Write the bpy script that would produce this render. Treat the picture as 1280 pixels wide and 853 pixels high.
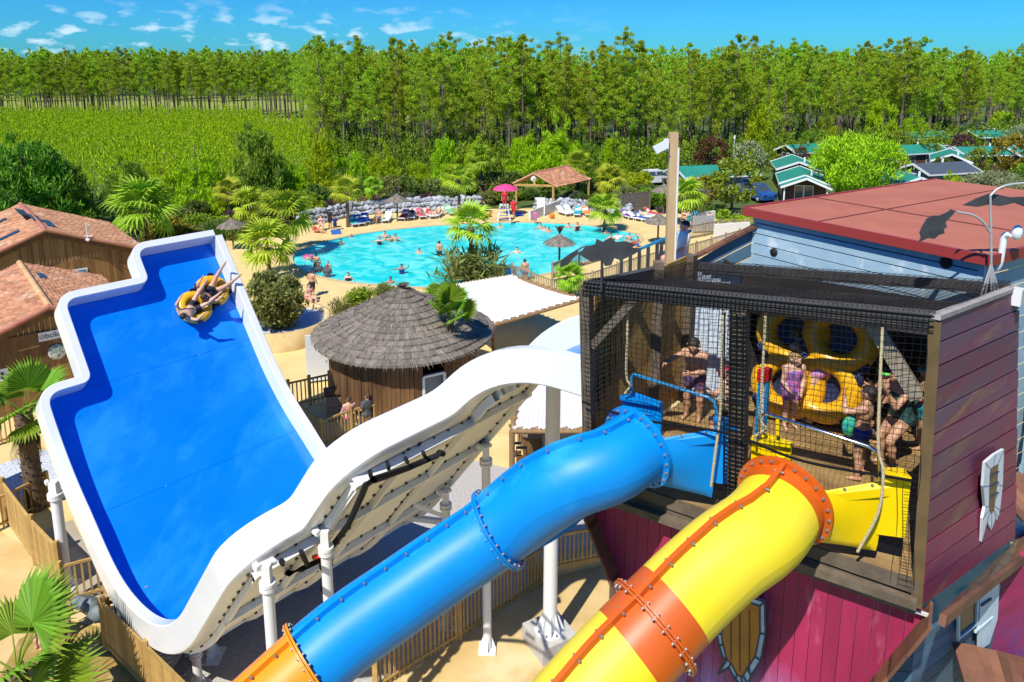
import bpy, math, random
import numpy as np
from mathutils import Vector, Matrix, noise as mnoise
R = math.radians
random.seed(7); RNG = np.random.default_rng(7)
for _o in list(bpy.data.objects): bpy.data.objects.remove(_o)
scn = bpy.context.scene
COL = scn.collection
# ------------------------------------------------------------------ camera
CH = 13.5; PITCH = R(10.75); FPX = 900.0; CX, CY = 640.0, 253.0
cam = bpy.data.cameras.new('camera'); camo = bpy.data.objects.new('camera', cam); COL.objects.link(camo)
camo.location = (0, 0, CH); camo.rotation_euler = (R(90) - PITCH, 0, 0)
cam.sensor_fit = 'HORIZONTAL'; cam.sensor_width = 36; cam.lens = 36 * FPX / 1280
cam.shift_y = -(426.5 - CY) / 1280; cam.clip_start = .1; cam.clip_end = 6000
scn.camera = camo
# ------------------------------------------------------------------ sky, sun, exposure
SUNV = Vector((-.50 * math.cos(R(53)), -.866 * math.cos(R(53)), math.sin(R(53)))).normalized()
w = bpy.data.worlds.new('World'); scn.world = w; w.use_nodes = True
nt = w.node_tree; nt.nodes.clear()
def N(nt, t, **kw):
    n = nt.nodes.new(t)
    for k, v in kw.items():
        if k.startswith('i_'): n.inputs[k[2:].replace('_', ' ')].default_value = v
        else: setattr(n, k, v)
    return n
sky = N(nt, 'ShaderNodeTexSky', sky_type='NISHITA', sun_disc=False)
sky.sun_elevation = math.asin(SUNV.z); sky.sun_rotation = math.atan2(SUNV.x, SUNV.y)
sky.air_density = 1.0; sky.dust_density = .25; sky.ozone_density = 2.2; sky.altitude = 20
hs = N(nt, 'ShaderNodeHueSaturation', i_Saturation=1.28, i_Value=1.0)
tint = N(nt, 'ShaderNodeMix', data_type='RGBA', blend_type='MULTIPLY'); tint.inputs[0].default_value = 1
tint.inputs[7].default_value = (.066, .33, .60, 1)
nt.links.new(sky.outputs[0], hs.inputs['Color']); nt.links.new(hs.outputs[0], tint.inputs[6])
tc = N(nt, 'ShaderNodeTexCoord'); mp = N(nt, 'ShaderNodeMapping'); mp.inputs['Scale'].default_value = (26, 26, 70); mp.inputs['Location'].default_value = (3.1, 1.7, .4)
nz = N(nt, 'ShaderNodeTexNoise', i_Scale=1.0, i_Detail=4.0, i_Roughness=.5)
rp = N(nt, 'ShaderNodeValToRGB'); rp.color_ramp.elements[0].position = .53; rp.color_ramp.elements[1].position = .66
sx = N(nt, 'ShaderNodeSeparateXYZ'); nt.links.new(tc.outputs['Generated'], mp.inputs[0]); nt.links.new(mp.outputs[0], nz.inputs['Vector']); nt.links.new(nz.outputs[0], rp.inputs[0])
nt.links.new(tc.outputs['Generated'], sx.inputs[0])
band = N(nt, 'ShaderNodeMapRange'); band.inputs[1].default_value = .085; band.inputs[2].default_value = .035; nt.links.new(sx.outputs['Z'], band.inputs[0])
lx = N(nt, 'ShaderNodeMapRange'); lx.inputs[1].default_value = .15; lx.inputs[2].default_value = -.22; nt.links.new(sx.outputs['X'], lx.inputs[0])
m1 = N(nt, 'ShaderNodeMath', operation='MULTIPLY'); nt.links.new(band.outputs[0], m1.inputs[0]); nt.links.new(lx.outputs[0], m1.inputs[1])
m2 = N(nt, 'ShaderNodeMath', operation='MULTIPLY'); nt.links.new(m1.outputs[0], m2.inputs[0]); nt.links.new(rp.outputs[0], m2.inputs[1])
cm = N(nt, 'ShaderNodeMix', data_type='RGBA'); nt.links.new(m2.outputs[0], cm.inputs[0]); nt.links.new(tint.outputs[2], cm.inputs[6]); cm.inputs[7].default_value = (3.0, 4.1, 4.9, 1)
bg = N(nt, 'ShaderNodeBackground', i_Strength=.15); out = N(nt, 'ShaderNodeOutputWorld')
nt.links.new(cm.outputs[2], bg.inputs['Color']); nt.links.new(bg.outputs[0], out.inputs[0])
sun = bpy.data.lights.new('sun', 'SUN'); sun.energy = 3.9; sun.angle = R(.5); sun.color = (1, .95, .86)
so = bpy.data.objects.new('sun', sun); COL.objects.link(so); so.location = (0, 0, 60); so.rotation_euler = SUNV.to_track_quat('Z', 'Y').to_euler()
scn.view_settings.view_transform = 'Standard'; scn.view_settings.look = 'None'; scn.view_settings.exposure = 0.58; scn.view_settings.gamma = 1
scn.cycles.max_bounces = 6; scn.cycles.diffuse_bounces = 3; scn.cycles.glossy_bounces = 2; scn.cycles.transparent_max_bounces = 12; scn.cycles.transmission_bounces = 3
# ------------------------------------------------------------------ photo rays -> places
FW = Vector((0, math.cos(PITCH), -math.sin(PITCH))); UP = Vector((0, math.sin(PITCH), math.cos(PITCH))); CAM = Vector((0, 0, CH))
def ray(px, py): return FW + Vector(((px - CX) / FPX, 0, 0)) + UP * ((CY - py) / FPX)
def P(px, py, z=0.0):
    d = ray(px, py); return CAM + d * ((z - CH) / d.z)
def PY(px, py, y):
    d = ray(px, py); return CAM + d * (y / d.y)
def RP(px, py, p0, n):
    d = ray(px, py); return CAM + d * ((Vector(p0) - CAM).dot(n) / d.dot(n))
def proj(p):
    q = Vector(p) - CAM; d = q.dot(FW); return (CX + FPX * q.x / d, CY - FPX * q.dot(UP) / d)
# ------------------------------------------------------------------ materials
MATS = {}
def mat(name, c, rough=.6, c2=None, scale=4, detail=4, bump=0, bscale=30, metal=0, rnd=0, isl=0, stretch=(1, 1, 1), transl=0, spec=.5, coat=0, lo=.35, hi=.65, c3=None, s3=1.0, grad=None, t3=(.56, .68)):
    if name in MATS: return MATS[name]
    m = bpy.data.materials.new(name); m.use_nodes = True; nt = m.node_tree; b = nt.nodes['Principled BSDF']; L = nt.links.new
    b.inputs['Roughness'].default_value = rough; b.inputs['Metallic'].default_value = metal; b.inputs['Specular IOR Level'].default_value = spec
    if coat: b.inputs['Coat Weight'].default_value = coat; b.inputs['Coat Roughness'].default_value = .08
    tc = N(nt, 'ShaderNodeTexCoord'); mp = N(nt, 'ShaderNodeMapping'); mp.inputs['Scale'].default_value = stretch; L(tc.outputs['Object'], mp.inputs[0])
    col = None
    rgb = N(nt, 'ShaderNodeRGB'); rgb.outputs[0].default_value = (*c, 1); col = rgb.outputs[0]
    if grad:   # painted colour fade: (axis vector, z0, z1, colour)
        ax, g0, g1, gc = grad
        geo = N(nt, 'ShaderNodeNewGeometry'); dp = N(nt, 'ShaderNodeVectorMath', operation='DOT_PRODUCT'); L(geo.outputs['Position'], dp.inputs[0]); dp.inputs[1].default_value = ax
        nzz = N(nt, 'ShaderNodeTexNoise', i_Scale=.9, i_Detail=2.0); L(geo.outputs['Position'], nzz.inputs['Vector'])
        ad = N(nt, 'ShaderNodeMath', operation='MULTIPLY_ADD'); L(nzz.outputs[0], ad.inputs[0]); ad.inputs[1].default_value = .9; L(dp.outputs['Value'], ad.inputs[2])
        mr = N(nt, 'ShaderNodeMapRange'); mr.inputs[1].default_value = g0 + .45; mr.inputs[2].default_value = g1 + .45; L(ad.outputs[0], mr.inputs[0])
        mx = N(nt, 'ShaderNodeMix', data_type='RGBA'); L(mr.outputs[0], mx.inputs[0]); L(col, mx.inputs[6]); mx.inputs[7].default_value = (*gc, 1); col = mx.outputs[2]
    if c2 is not None:
        nz = N(nt, 'ShaderNodeTexNoise', i_Scale=scale, i_Detail=detail, i_Roughness=.6); L(mp.outputs[0], nz.inputs['Vector'])
        mr = N(nt, 'ShaderNodeMapRange'); mr.inputs[1].default_value = lo; mr.inputs[2].default_value = hi; L(nz.outputs[0], mr.inputs[0])
        mx = N(nt, 'ShaderNodeMix', data_type='RGBA'); L(mr.outputs[0], mx.inputs[0]); L(col, mx.inputs[6]); mx.inputs[7].default_value = (*c2, 1); col = mx.outputs[2]
    if c3 is not None:
        nz = N(nt, 'ShaderNodeTexNoise', i_Scale=s3, i_Detail=5.0, i_Roughness=.65); L(mp.outputs[0], nz.inputs['Vector'])
        mr = N(nt, 'ShaderNodeMapRange'); mr.inputs[1].default_value = t3[0]; mr.inputs[2].default_value = t3[1]; L(nz.outputs[0], mr.inputs[0])
        mx = N(nt, 'ShaderNodeMix', data_type='RGBA'); L(mr.outputs[0], mx.inputs[0]); L(col, mx.inputs[6]); mx.inputs[7].default_value = (*c3, 1); col = mx.outputs[2]
    if rnd or isl:
        h = N(nt, 'ShaderNodeHueSaturation'); L(col, h.inputs['Color']); col = h.outputs[0]
        val = None
        if rnd:
            oi = N(nt, 'ShaderNodeObjectInfo'); mr = N(nt, 'ShaderNodeMapRange'); mr.inputs[3].default_value = 1 - rnd; mr.inputs[4].default_value = 1 + rnd; L(oi.outputs['Random'], mr.inputs[0]); val = mr.outputs[0]
            if isl:
                mh = N(nt, 'ShaderNodeMapRange'); mh.inputs[3].default_value = .5 - .03; mh.inputs[4].default_value = .5 + .02; L(oi.outputs['Random'], mh.inputs[0]); L(mh.outputs[0], h.inputs['Hue'])
        if isl:
            ge = N(nt, 'ShaderNodeNewGeometry'); m2 = N(nt, 'ShaderNodeMapRange'); m2.inputs[3].default_value = 1 - isl; m2.inputs[4].default_value = 1 + isl; L(ge.outputs['Random Per Island'], m2.inputs[0])
            if val is None: val = m2.outputs[0]
            else:
                mm = N(nt, 'ShaderNodeMath', operation='MULTIPLY'); L(val, mm.inputs[0]); L(m2.outputs[0], mm.inputs[1]); val = mm.outputs[0]
        L(val, h.inputs['Value'])
    L(col, b.inputs['Base Color'])
    if bump:
        nb = N(nt, 'ShaderNodeTexNoise', i_Scale=bscale, i_Detail=5.0); L(mp.outputs[0], nb.inputs['Vector'])
        bp = N(nt, 'ShaderNodeBump', i_Strength=bump, i_Distance=.02); L(nb.outputs[0], bp.inputs['Height']); L(bp.outputs[0], b.inputs['Normal'])
    if transl:
        t = N(nt, 'ShaderNodeBsdfTranslucent'); L(col, t.inputs[0]); ms = N(nt, 'ShaderNodeMixShader'); ms.inputs[0].default_value = transl
        o = nt.nodes['Material Output']; L(b.outputs[0], ms.inputs[1]); L(t.outputs[0], ms.inputs[2]); L(ms.outputs[0], o.inputs[0])
    MATS[name] = m; return m
M = mat
# ------------------------------------------------------------------ mesh building
def orth(d):
    d = Vector(d).normalized(); a = Vector((0, 0, 1)) if abs(d.z) < .9 else Vector((1, 0, 0))
    x = d.cross(a).normalized(); return x, x.cross(d).normalized()
def link(name, me, mats, parent=None, loc=None):
    o = bpy.data.objects.new(name, me); COL.objects.link(o)
    for m in (mats if isinstance(mats, (list, tuple)) else [mats]):
        if m and len(me.materials) < 8 and m.name not in [x.name for x in me.materials if x]: me.materials.append(m)
    if parent: o.parent = parent
    if loc is not None: o.location = loc
    return o
class MB:
    def __init__(s): s.v = []; s.f = []; s.m = []; s.sm = []
    def add(s, vs, fs, mi=0, smooth=False):
        n = len(s.v); s.v += [tuple(v) for v in vs]
        for f in fs: s.f.append(tuple(i + n for i in f)); s.m.append(mi); s.sm.append(smooth)
        return s
    def box(s, c, size, rot=None, mi=0, ax=None):
        hx, hy, hz = size[0] / 2, size[1] / 2, size[2] / 2; c = Vector(c)
        vs = [Vector((x, y, z)) for z in (-hz, hz) for x, y in ((-hx, -hy), (hx, -hy), (hx, hy), (-hx, hy))]
        if ax: vs = [ax[0] * v.x + ax[1] * v.y + ax[2] * v.z for v in vs]
        elif rot is not None:
            Rm = rot if isinstance(rot, Matrix) else Matrix.Rotation(rot, 3, 'Z'); vs = [Rm @ v for v in vs]
        return s.add([c + v for v in vs], [(3, 2, 1, 0), (4, 5, 6, 7), (0, 1, 5, 4), (1, 2, 6, 5), (2, 3, 7, 6), (3, 0, 4, 7)], mi)
    def bar(s, a, b, wd, ht, up=(0, 0, 1), mi=0):
        a, b = Vector(a), Vector(b); d = (b - a); L = d.length; d = d / L; x = d.cross(Vector(up))
        x = x.normalized() if x.length > 1e-4 else orth(d)[0]
        y = x.cross(d).normalized(); return s.box((a + b) / 2, (wd, L, ht), ax=(x, d, y), mi=mi)
    def tube(s, pts, r, n=8, mi=0, cap=True, smooth=True):
        pts = [Vector(p) for p in pts]; k = len(pts); rs = r if isinstance(r, (list, tuple)) else [r] * k
        vs = []; x = None
        for i, p in enumerate(pts):
            d = (pts[min(i + 1, k - 1)] - pts[max(i - 1, 0)]).normalized()
            if x is None: x, _ = orth(d)
            else:
                x = x - d * x.dot(d); x = x.normalized() if x.length > 1e-5 else orth(d)[0]
            y = d.cross(x)
            for j in range(n): a = 2 * math.pi * j / n; vs.append(p + (x * math.cos(a) + y * math.sin(a)) * rs[i])
        fs = [(i * n + j, i * n + (j + 1) % n, (i + 1) * n + (j + 1) % n, (i + 1) * n + j) for i in range(k - 1) for j in range(n)]
        s.add(vs, fs, mi, smooth)
        if cap: s.add(vs[:n], [tuple(range(n - 1, -1, -1))], mi); s.add(vs[-n:], [tuple(range(n))], mi)
        return s
    def lathe(s, prof, c=(0, 0, 0), n=16, mi=0, smooth=True, ax=None):
        c = Vector(c); X, Y, Z = ax if ax else (Vector((1, 0, 0)), Vector((0, 1, 0)), Vector((0, 0, 1)))
        vs = [c + (X * math.cos(2 * math.pi * j / n) + Y * math.sin(2 * math.pi * j / n)) * r + Z * z for r, z in prof for j in range(n)]
        fs = [(i * n + j, i * n + (j + 1) % n, (i + 1) * n + (j + 1) % n, (i + 1) * n + j) for i in range(len(prof) - 1) for j in range(n)]
        return s.add(vs, fs, mi, smooth)
    def ball(s, c, r, n=10, mi=0):
        r = Vector(r) if not isinstance(r, (int, float)) else Vector((r, r, r)); c = Vector(c); vs = []
        m = max(4, n // 2 + 1)
        for i in range(m + 1):
            t = math.pi * i / m
            for j in range(n): a = 2 * math.pi * j / n; vs.append(c + Vector((r.x * math.sin(t) * math.cos(a), r.y * math.sin(t) * math.sin(a), -r.z * math.cos(t))))
        return s.add(vs, [(i * n + j, i * n + (j + 1) % n, (i + 1) * n + (j + 1) % n, (i + 1) * n + j) for i in range(m) for j in range(n)], mi, True)
    def prism(s, poly, d, mi=0):     # closed outline (3D points) pushed along d
        d = Vector(d); n = len(poly); a = [Vector(p) for p in poly]; b = [p + d for p in a]
        return s.add(a + b, [tuple(range(n - 1, -1, -1)), tuple(range(n, 2 * n))] + [(i, (i + 1) % n, n + (i + 1) % n, n + i) for i in range(n)], mi)
    def grid(s, rows, mi=0, smooth=True, flip=False):
        n = len(rows[0]); vs = [p for r in rows for p in r]
        fs = [(i * n + j, i * n + j + 1, (i + 1) * n + j + 1, (i + 1) * n + j) for i in range(len(rows) - 1) for j in range(n - 1)]
        if flip: fs = [f[::-1] for f in fs]
        return s.add(vs, fs, mi, smooth)
    def mesh(s, name, org=None):
        me = bpy.data.meshes.new(name); v = s.v
        if org is not None: ox, oy, oz = org; v = [(a - ox, b - oy, c - oz) for a, b, c in v]
        me.from_pydata(v, [], s.f); me.polygons.foreach_set('material_index', s.m); me.polygons.foreach_set('use_smooth', s.sm); me.update(); return me
    def build(s, name, mats, parent=None, kind=None, label=None, crease=None):
        org = None; L = mats if isinstance(mats, (list, tuple)) else [mats]
        q = parent
        if q: org = Vector((0, 0, 0))
        while q: org = org + q.location; q = q.parent
        if parent is None and len(s.v): 
            a = np.array(s.v); lo, hi = a.min(0), a.max(0); org = Vector(((lo[0] + hi[0]) / 2, (lo[1] + hi[1]) / 2, lo[2]))
            me = s.mesh(name, org); 
            for m in L: me.materials.append(m)
            o = bpy.data.objects.new(name, me); COL.objects.link(o); o.location = org
        else:
            me = s.mesh(name, org)
            for m in L: me.materials.append(m)
            o = bpy.data.objects.new(name, me); COL.objects.link(o); o.parent = parent
        if crease: o.data.set_sharp_from_angle(angle=R(crease))
        if kind: o['kind'] = kind
        if label: o['label'] = label
        return o
def tag(o, label=None, cat=None, group=None, kind=None):
    for k, v in (('label', label), ('category', cat), ('group', group), ('kind', kind)):
        if v: o[k] = v
    return o
def empty(name, loc, label=None, cat=None, group=None, rz=0):
    o = bpy.data.objects.new(name, None); COL.objects.link(o); o.location = loc; o.rotation_euler.z = rz; o.empty_display_size = .3
    return tag(o, label, cat, group)
KIDS = {}
def copy_tree(o, parent=None):
    c = o.copy(); COL.objects.link(c)
    if parent: c.parent = parent
    for ch in [x for x in o.children]: copy_tree(ch, c)
    return c
def structure(o): o['kind'] = 'structure'; return o
def sheet(name, pts, z, m, kind='structure'):
    mb = MB(); mb.add([(p[0], p[1], z) for p in pts], [tuple(range(len(pts)))])
    if mb_area(pts) < 0: mb.f[0] = mb.f[0][::-1]
    return mb.build(name, m, None, kind)
def mb_area(p): return sum(p[i][0] * p[(i + 1) % len(p)][1] - p[(i + 1) % len(p)][0] * p[i][1] for i in range(len(p))) / 2
def qmesh(name, V, Q, smooth=False):
    me = bpy.data.meshes.new(name); V = np.asarray(V, np.float32); Q = np.asarray(Q, np.int32); k = Q.shape[1]
    me.vertices.add(len(V)); me.vertices.foreach_set('co', V.ravel()); me.loops.add(Q.size); me.loops.foreach_set('vertex_index', Q.ravel())
    me.polygons.add(len(Q)); me.polygons.foreach_set('loop_start', np.arange(0, Q.size, k, dtype=np.int32)); me.polygons.foreach_set('loop_total', np.full(len(Q), k, np.int32))
    if smooth: me.polygons.foreach_set('use_smooth', np.ones(len(Q), bool))
    me.update(calc_edges=True); return me
def spline(pts, n):
    pts = [Vector(p) for p in pts]; q = [2 * pts[0] - pts[1]] + pts + [2 * pts[-1] - pts[-2]]; o = []
    for i in range(1, len(q) - 2):
        for k in range(n):
            t = k / n; a, b, c, d = q[i - 1], q[i], q[i + 1], q[i + 2]
            o.append(.5 * ((2 * b) + (c - a) * t + (2 * a - 5 * b + 4 * c - d) * t * t + (3 * b - a - 3 * c + d) * t ** 3))
    o.append(pts[-1]); return o
# ------------------------------------------------------------------ foliage
def leaves(C, rad, n, ln, wd, rng, up=.3, flat=1.0, outward=.6, lay=.7):
    """leaf quads scattered in clumps; returns V,Q"""
    C = np.asarray(C, float); k = len(C); rad = np.broadcast_to(np.asarray(rad, float), (k,))
    d = rng.normal(size=(k, n, 3)); d /= np.linalg.norm(d, axis=2, keepdims=True)
    r = rng.random((k, n, 1)) ** .4
    off = d * r * rad[:, None, None] * np.array([1, 1, flat])
    pos = (C[:, None, :] + off).reshape(-1, 3)
    ax = (d * outward + rng.normal(size=d.shape) * .5 + np.array([0, 0, up])).reshape(-1, 3); ax /= np.linalg.norm(ax, axis=1, keepdims=True)
    sd = np.cross(ax, rng.normal(size=ax.shape) * .55 + np.array([0, 0, lay])); sd /= np.linalg.norm(sd, axis=1, keepdims=True) + 1e-9
    L = ln * (.6 + .8 * rng.random((len(pos), 1))); W = wd * (.6 + .8 * rng.random((len(pos), 1)))
    V = np.stack([pos - ax * L * .5, pos + sd * W * .5, pos + ax * L * .5, pos - sd * W * .5], 1).reshape(-1, 3)
    return V, np.arange(len(V)).reshape(-1, 4)
def joinvq(parts):
    Vs, Qs, n = [], [], 0
    for V, Q in parts: Vs.append(V); Qs.append(Q + n); n += len(V)
    return np.concatenate(Vs), np.concatenate(Qs)
# ------------------------------------------------------------------ palette
SAND = M('sand_concrete', (.64, .47, .21), .85, (.54, .37, .14), 1.1, 6, .15, 60, c3=(.70, .55, .30), s3=.35)
PATH = M('pale_sand', (.74, .57, .25), .9, (.64, .48, .20), .8, 6, .2, 40, c3=(.55, .40, .17), s3=.25)
EARTH = M('earth_grass', (.05, .09, .015), .95, (.09, .14, .02), .12, 8, .3, 3)
MEADOW = M('meadow_grass', (.20, .27, .03), .95, (.28, .30, .05), .2, 6, .2, 3)
GRAVEL = M('dark_gravel', (.34, .32, .29), .95, (.58, .55, .50), 26, 3, .6, 40, lo=.45, hi=.6)
WGRAVEL = M('white_gravel', (.62, .64, .66), .9, (.34, .37, .41), 14, 3, .6, 30, lo=.45, hi=.62)
BASIN = M('pool_lining', (.04, .58, .66), .5, (.07, .66, .72), .5)
WHITE = M('white_gelcoat', (.80, .81, .82), .28, (.74, .76, .77), .7, 4, coat=.3)
BLUEBED = M('blue_bed', (.0, .175, .83), .3, (.005, .205, .88), .45, 5, .05, 9, coat=.15, spec=.3, c3=(.02, .275, .95), s3=.8, stretch=(1, .3, 1), t3=(.48, .72))
BEIGE = M('beige_gelcoat', (.88, .86, .82), .6, (.82, .80, .75), .8, 5, .1, 30)
GALV = M('galvanised_steel', (.55, .55, .54), .45, (.44, .44, .43), 3, metal=.35)
WSTEEL = M('white_steel', (.78, .78, .77), .4)
BOLT = M('bolt_steel', (.30, .30, .30), .5, metal=.5)
DARKBOLT = M('dark_bolt', (.06, .055, .05), .6)
BLACKPIPE = M('black_pipe', (.012, .013, .016), .7, spec=.15)
REDP = M('red_plastic', (.65, .02, .02), .4)
TUBEBLUE = M('tube_blue', (.0, .27, .74), .45, (.0, .23, .66), .8, 4, spec=.35, c3=(.02, .33, .78), s3=1.3)
TUBEORANGE = M('tube_orange', (.86, .30, .012), .45, (.80, .26, .01), 1.2, 4, spec=.35)
TUBEYEL = M('tube_yellow', (.88, .68, .02), .48, (.85, .65, .06), .7, 5, spec=.35, lo=.45, hi=.75)
COLLAR = M('collar_orange', (.66, .12, .008), .42, (.58, .10, .008), 1.5, 4)
TUBYEL = M('tub_yellow', (.88, .62, .0), .35, (.84, .58, .0), 2, coat=.2)
WOODT = M('tan_wood', (.48, .31, .095), .75, (.36, .22, .06), 3, 5, .15, 20, rnd=.2, stretch=(1, 1, .25))
WOODG = M('grey_wood', (.17, .13, .09), .85, (.10, .075, .05), 4, 5, .3, 30, rnd=.2)
WOODB = M('brown_boards', (.17, .085, .028), .75, (.095, .045, .015), 3, 5, .2, 25, rnd=.3, stretch=(1, 1, .2))
FENCEW = M('fence_wood', (.50, .32, .10), .8, (.38, .23, .065), 4, 5, .2, 25, rnd=.22)
DECKW = M('deck_boards', (.36, .23, .085), .75, (.22, .135, .05), 2, 5, .2, 20, rnd=.28)
NETM = M('black_net', (.007, .007, .008), .9, spec=.2)
ROPE = M('pale_rope', (.60, .50, .30), .85, (.45, .35, .2), 40, 2, .5, 60)
SLATE = M('slate_blue_paint', (.33, .47, .56), .7, (.27, .42, .52), 2.2, 6, .15, 20, rnd=.10, c3=(.52, .62, .66), s3=2.6)
SLATED = M('dark_blue_paint', (.07, .15, .22), .7, (.05, .11, .17), 2.2, 6, .15, 20, rnd=.15)
REDROOF = M('red_roof', (.43, .14, .085), .92, (.37, .115, .07), 1.2, 5, .25, 60)
REDTRIM = M('red_trim', (.30, .035, .03), .5)
TILE = M('clay_tile', (.50, .26, .14), .85, (.40, .18, .09), 1.6, 4, .2, 30, rnd=.2, isl=.30, c3=(.58, .40, .27), s3=.8)
SHINGLE = M('brown_shingle', (.20, .085, .045), .8, (.13, .055, .03), 3, 4, .25, 20, rnd=.3)
THATCH = M('thatch', (.24, .205, .165), .95, (.14, .115, .09), 9, 6, .8, 30, stretch=(1, 1, .35), isl=.3)
GREENROOF = M('green_roof', (.02, .22, .15), .55, (.025, .26, .18), 1)
DARKG = M('dark_void', (.012, .012, .014), .8)
GLASSM = M('dark_window', (.05, .07, .09), .08, spec=.8)
CONC = M('concrete_block', (.50, .49, .46), .9, (.42, .41, .38), 5, 4, .2, 30)
CANVAS = M('white_canvas', (.78, .78, .76), .8, (.70, .70, .68), 1.5, 4)
BIRD = M('dark_sheet_metal', (.055, .055, .06), .5, (.085, .085, .09), 3, metal=.3)
CHROME = M('chrome', (.7, .72, .74), .15, metal=1)
BLUEP = M('blue_paint', (.03, .22, .42), .35)
PINKW = M('pink_planks', (.36, .018, .08), .65, (.28, .013, .066), 3, 6, .12, 20, rnd=.14, c3=(.46, .09, .16), s3=3.2, stretch=(1, 1, .3), grad=((0, 0, 1), 6.15, 5.35, (.36, .22, .52)))
PURPW = M('purple_planks', (.25, .028, .072), .65, (.18, .028, .072), 2.5, 6, .12, 20, rnd=.20, c3=(.27, .15, .07), s3=2.6, stretch=(.22, .22, 1.9), t3=(.54, .76), grad=((0, 0, 1), 8.3, 9.4, (.10, .065, .115)))
# ------------------------------------------------------------------ ground, pool
POOLPX = [(366, 322), (373, 334), (392, 343), (420, 350), (460, 355), (520, 359), (580, 359), (640, 350), (700, 338), (745, 322), (785, 309), (800, 300), (790, 292), (762, 287), (727, 282), (680, 279.5), (640, 279), (600, 280), (560, 282), (520, 285), (480, 289), (440, 295), (405, 303), (380, 312)]
pl = [P(x, y) for x, y in POOLPX]
def closed_spline(p, n):
    k = len(p); o = []
    for i in range(k):
        a, b, c, d = p[i - 1], p[i], p[(i + 1) % k], p[(i + 2) % k]
        for j in range(n):
            t = j / n; o.append(.5 * ((2 * b) + (c - a) * t + (2 * a - 5 * b + 4 * c - d) * t * t + (3 * b - a - 3 * c + d) * t ** 3))
    return o
POOL = closed_spline(pl, 4)
if mb_area(POOL) < 0: POOL = POOL[::-1]
import bmesh
def holed(name, outer, holes, z, m):
    bm = bmesh.new(); es = []
    for lp in [outer] + holes:
        vs = [bm.verts.new((p[0], p[1], 0)) for p in lp]
        es += [bm.edges.new((vs[i], vs[(i + 1) % len(vs)])) for i in range(len(vs))]
    bmesh.ops.triangle_fill(bm, use_beauty=True, use_dissolve=False, edges=es, normal=(0, 0, 1))
    for f in bm.faces:
        if f.normal.z < 0: f.normal_flip()
    me = bpy.data.meshes.new(name); bm.to_mesh(me); bm.free(); me.materials.append(m)
    o = bpy.data.objects.new(name, me); COL.objects.link(o); o.location.z = z; return structure(o)
DECKPX = [(300, 288), (360, 277), (440, 270), (520, 265), (600, 261.5), (700, 260), (760, 264), (850, 262), (905, 262), (960, 275)]
deck = [P(*q) for q in DECKPX] + [Vector((34, 46, 0)), Vector((34, 3, 0)), Vector((-36, 3, 0)), Vector((-36, 46, 0))]
holed('terrain', [(-2500, -300), (2500, -300), (2500, 4000), (-2500, 4000)], [deck], -.02, EARTH)
holed('pool_deck', deck, [POOL], 0, PATH)
cen = sum(POOL, Vector()) / len(POOL)
mb = MB(); n = len(POOL); low = [cen + (p - cen) * .985 for p in POOL]
mb.add([(p.x, p.y, .0) for p in POOL] + [(p.x, p.y, -1.25) for p in low], [(i, (i + 1) % n, n + (i + 1) % n, n + i) for i in range(n)]); mb.add([(p.x, p.y, -1.25) for p in low], [tuple(range(n))])
structure(mb.build('pool_basin', BASIN))
mb = MB()   # pale coping stones round the water
ring = [cen + (p - cen) * 1.0 for p in POOL]; rout = [p + (p - cen).normalized() * .35 for p in POOL]
for i in range(n):
    a, b, c, d = ring[i], ring[(i + 1) % n], rout[(i + 1) % n], rout[i]
    mb.add([(q.x, q.y, z) for z in (.035,) for q in (a, b, c, d)] + [(q.x, q.y, -.1) for q in (a, b, c, d)], [(3, 2, 1, 0) if False else (0, 1, 2, 3), (0, 4, 5, 1), (2, 6, 7, 3)])
structure(mb.build('pool_coping', M('coping', (.58, .46, .26), .8, (.5, .38, .2), 2)))
wm = bpy.data.materials.new('pool_water'); wm.use_nodes = True; nt = wm.node_tree; nt.nodes.clear(); L = nt.links.new
tr = N(nt, 'ShaderNodeBsdfTransparent'); tr.inputs[0].default_value = (.40, .92, .95, 1); gl = N(nt, 'ShaderNodeBsdfGlossy', i_Roughness=.06); fr = N(nt, 'ShaderNodeFresnel', i_IOR=1.17); mx = N(nt, 'ShaderNodeMixShader'); o_ = N(nt, 'ShaderNodeOutputMaterial')
tcw = N(nt, 'ShaderNodeTexCoord'); nz = N(nt, 'ShaderNodeTexNoise', i_Scale=1.6, i_Detail=3.0); bp = N(nt, 'ShaderNodeBump', i_Strength=.7, i_Distance=.12); L(tcw.outputs['Object'], nz.inputs['Vector']); L(nz.outputs[0], bp.inputs['Height']); L(bp.outputs[0], gl.inputs['Normal']); L(bp.outputs[0], fr.inputs['Normal'])
df = N(nt, 'ShaderNodeBsdfDiffuse'); df.inputs[0].default_value = (.015, .66, .70, 1); rw_ = N(nt, 'ShaderNodeValToRGB'); rw_.color_ramp.elements[0].position = .42; rw_.color_ramp.elements[0].color = (.008, .68, .70, 1); rw_.color_ramp.elements[1].position = .68; rw_.color_ramp.elements[1].color = (.20, .93, .90, 1); nz2 = N(nt, 'ShaderNodeTexNoise', i_Scale=.75, i_Detail=6.0, i_Distortion=1.2); L(tcw.outputs['Object'], nz2.inputs['Vector']); L(nz2.outputs[0], rw_.inputs[0]); L(rw_.outputs[0], df.inputs[0]); md = N(nt, 'ShaderNodeMixShader'); md.inputs[0].default_value = .78; L(bp.outputs[0], df.inputs['Normal'])
L(tr.outputs[0], md.inputs[1]); L(df.outputs[0], md.inputs[2]); L(fr.outputs[0], mx.inputs[0]); L(md.outputs[0], mx.inputs[1]); L(gl.outputs[0], mx.inputs[2]); L(mx.outputs[0], o_.inputs[0])
sheet('pool_water', POOL, -.10, wm)
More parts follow.
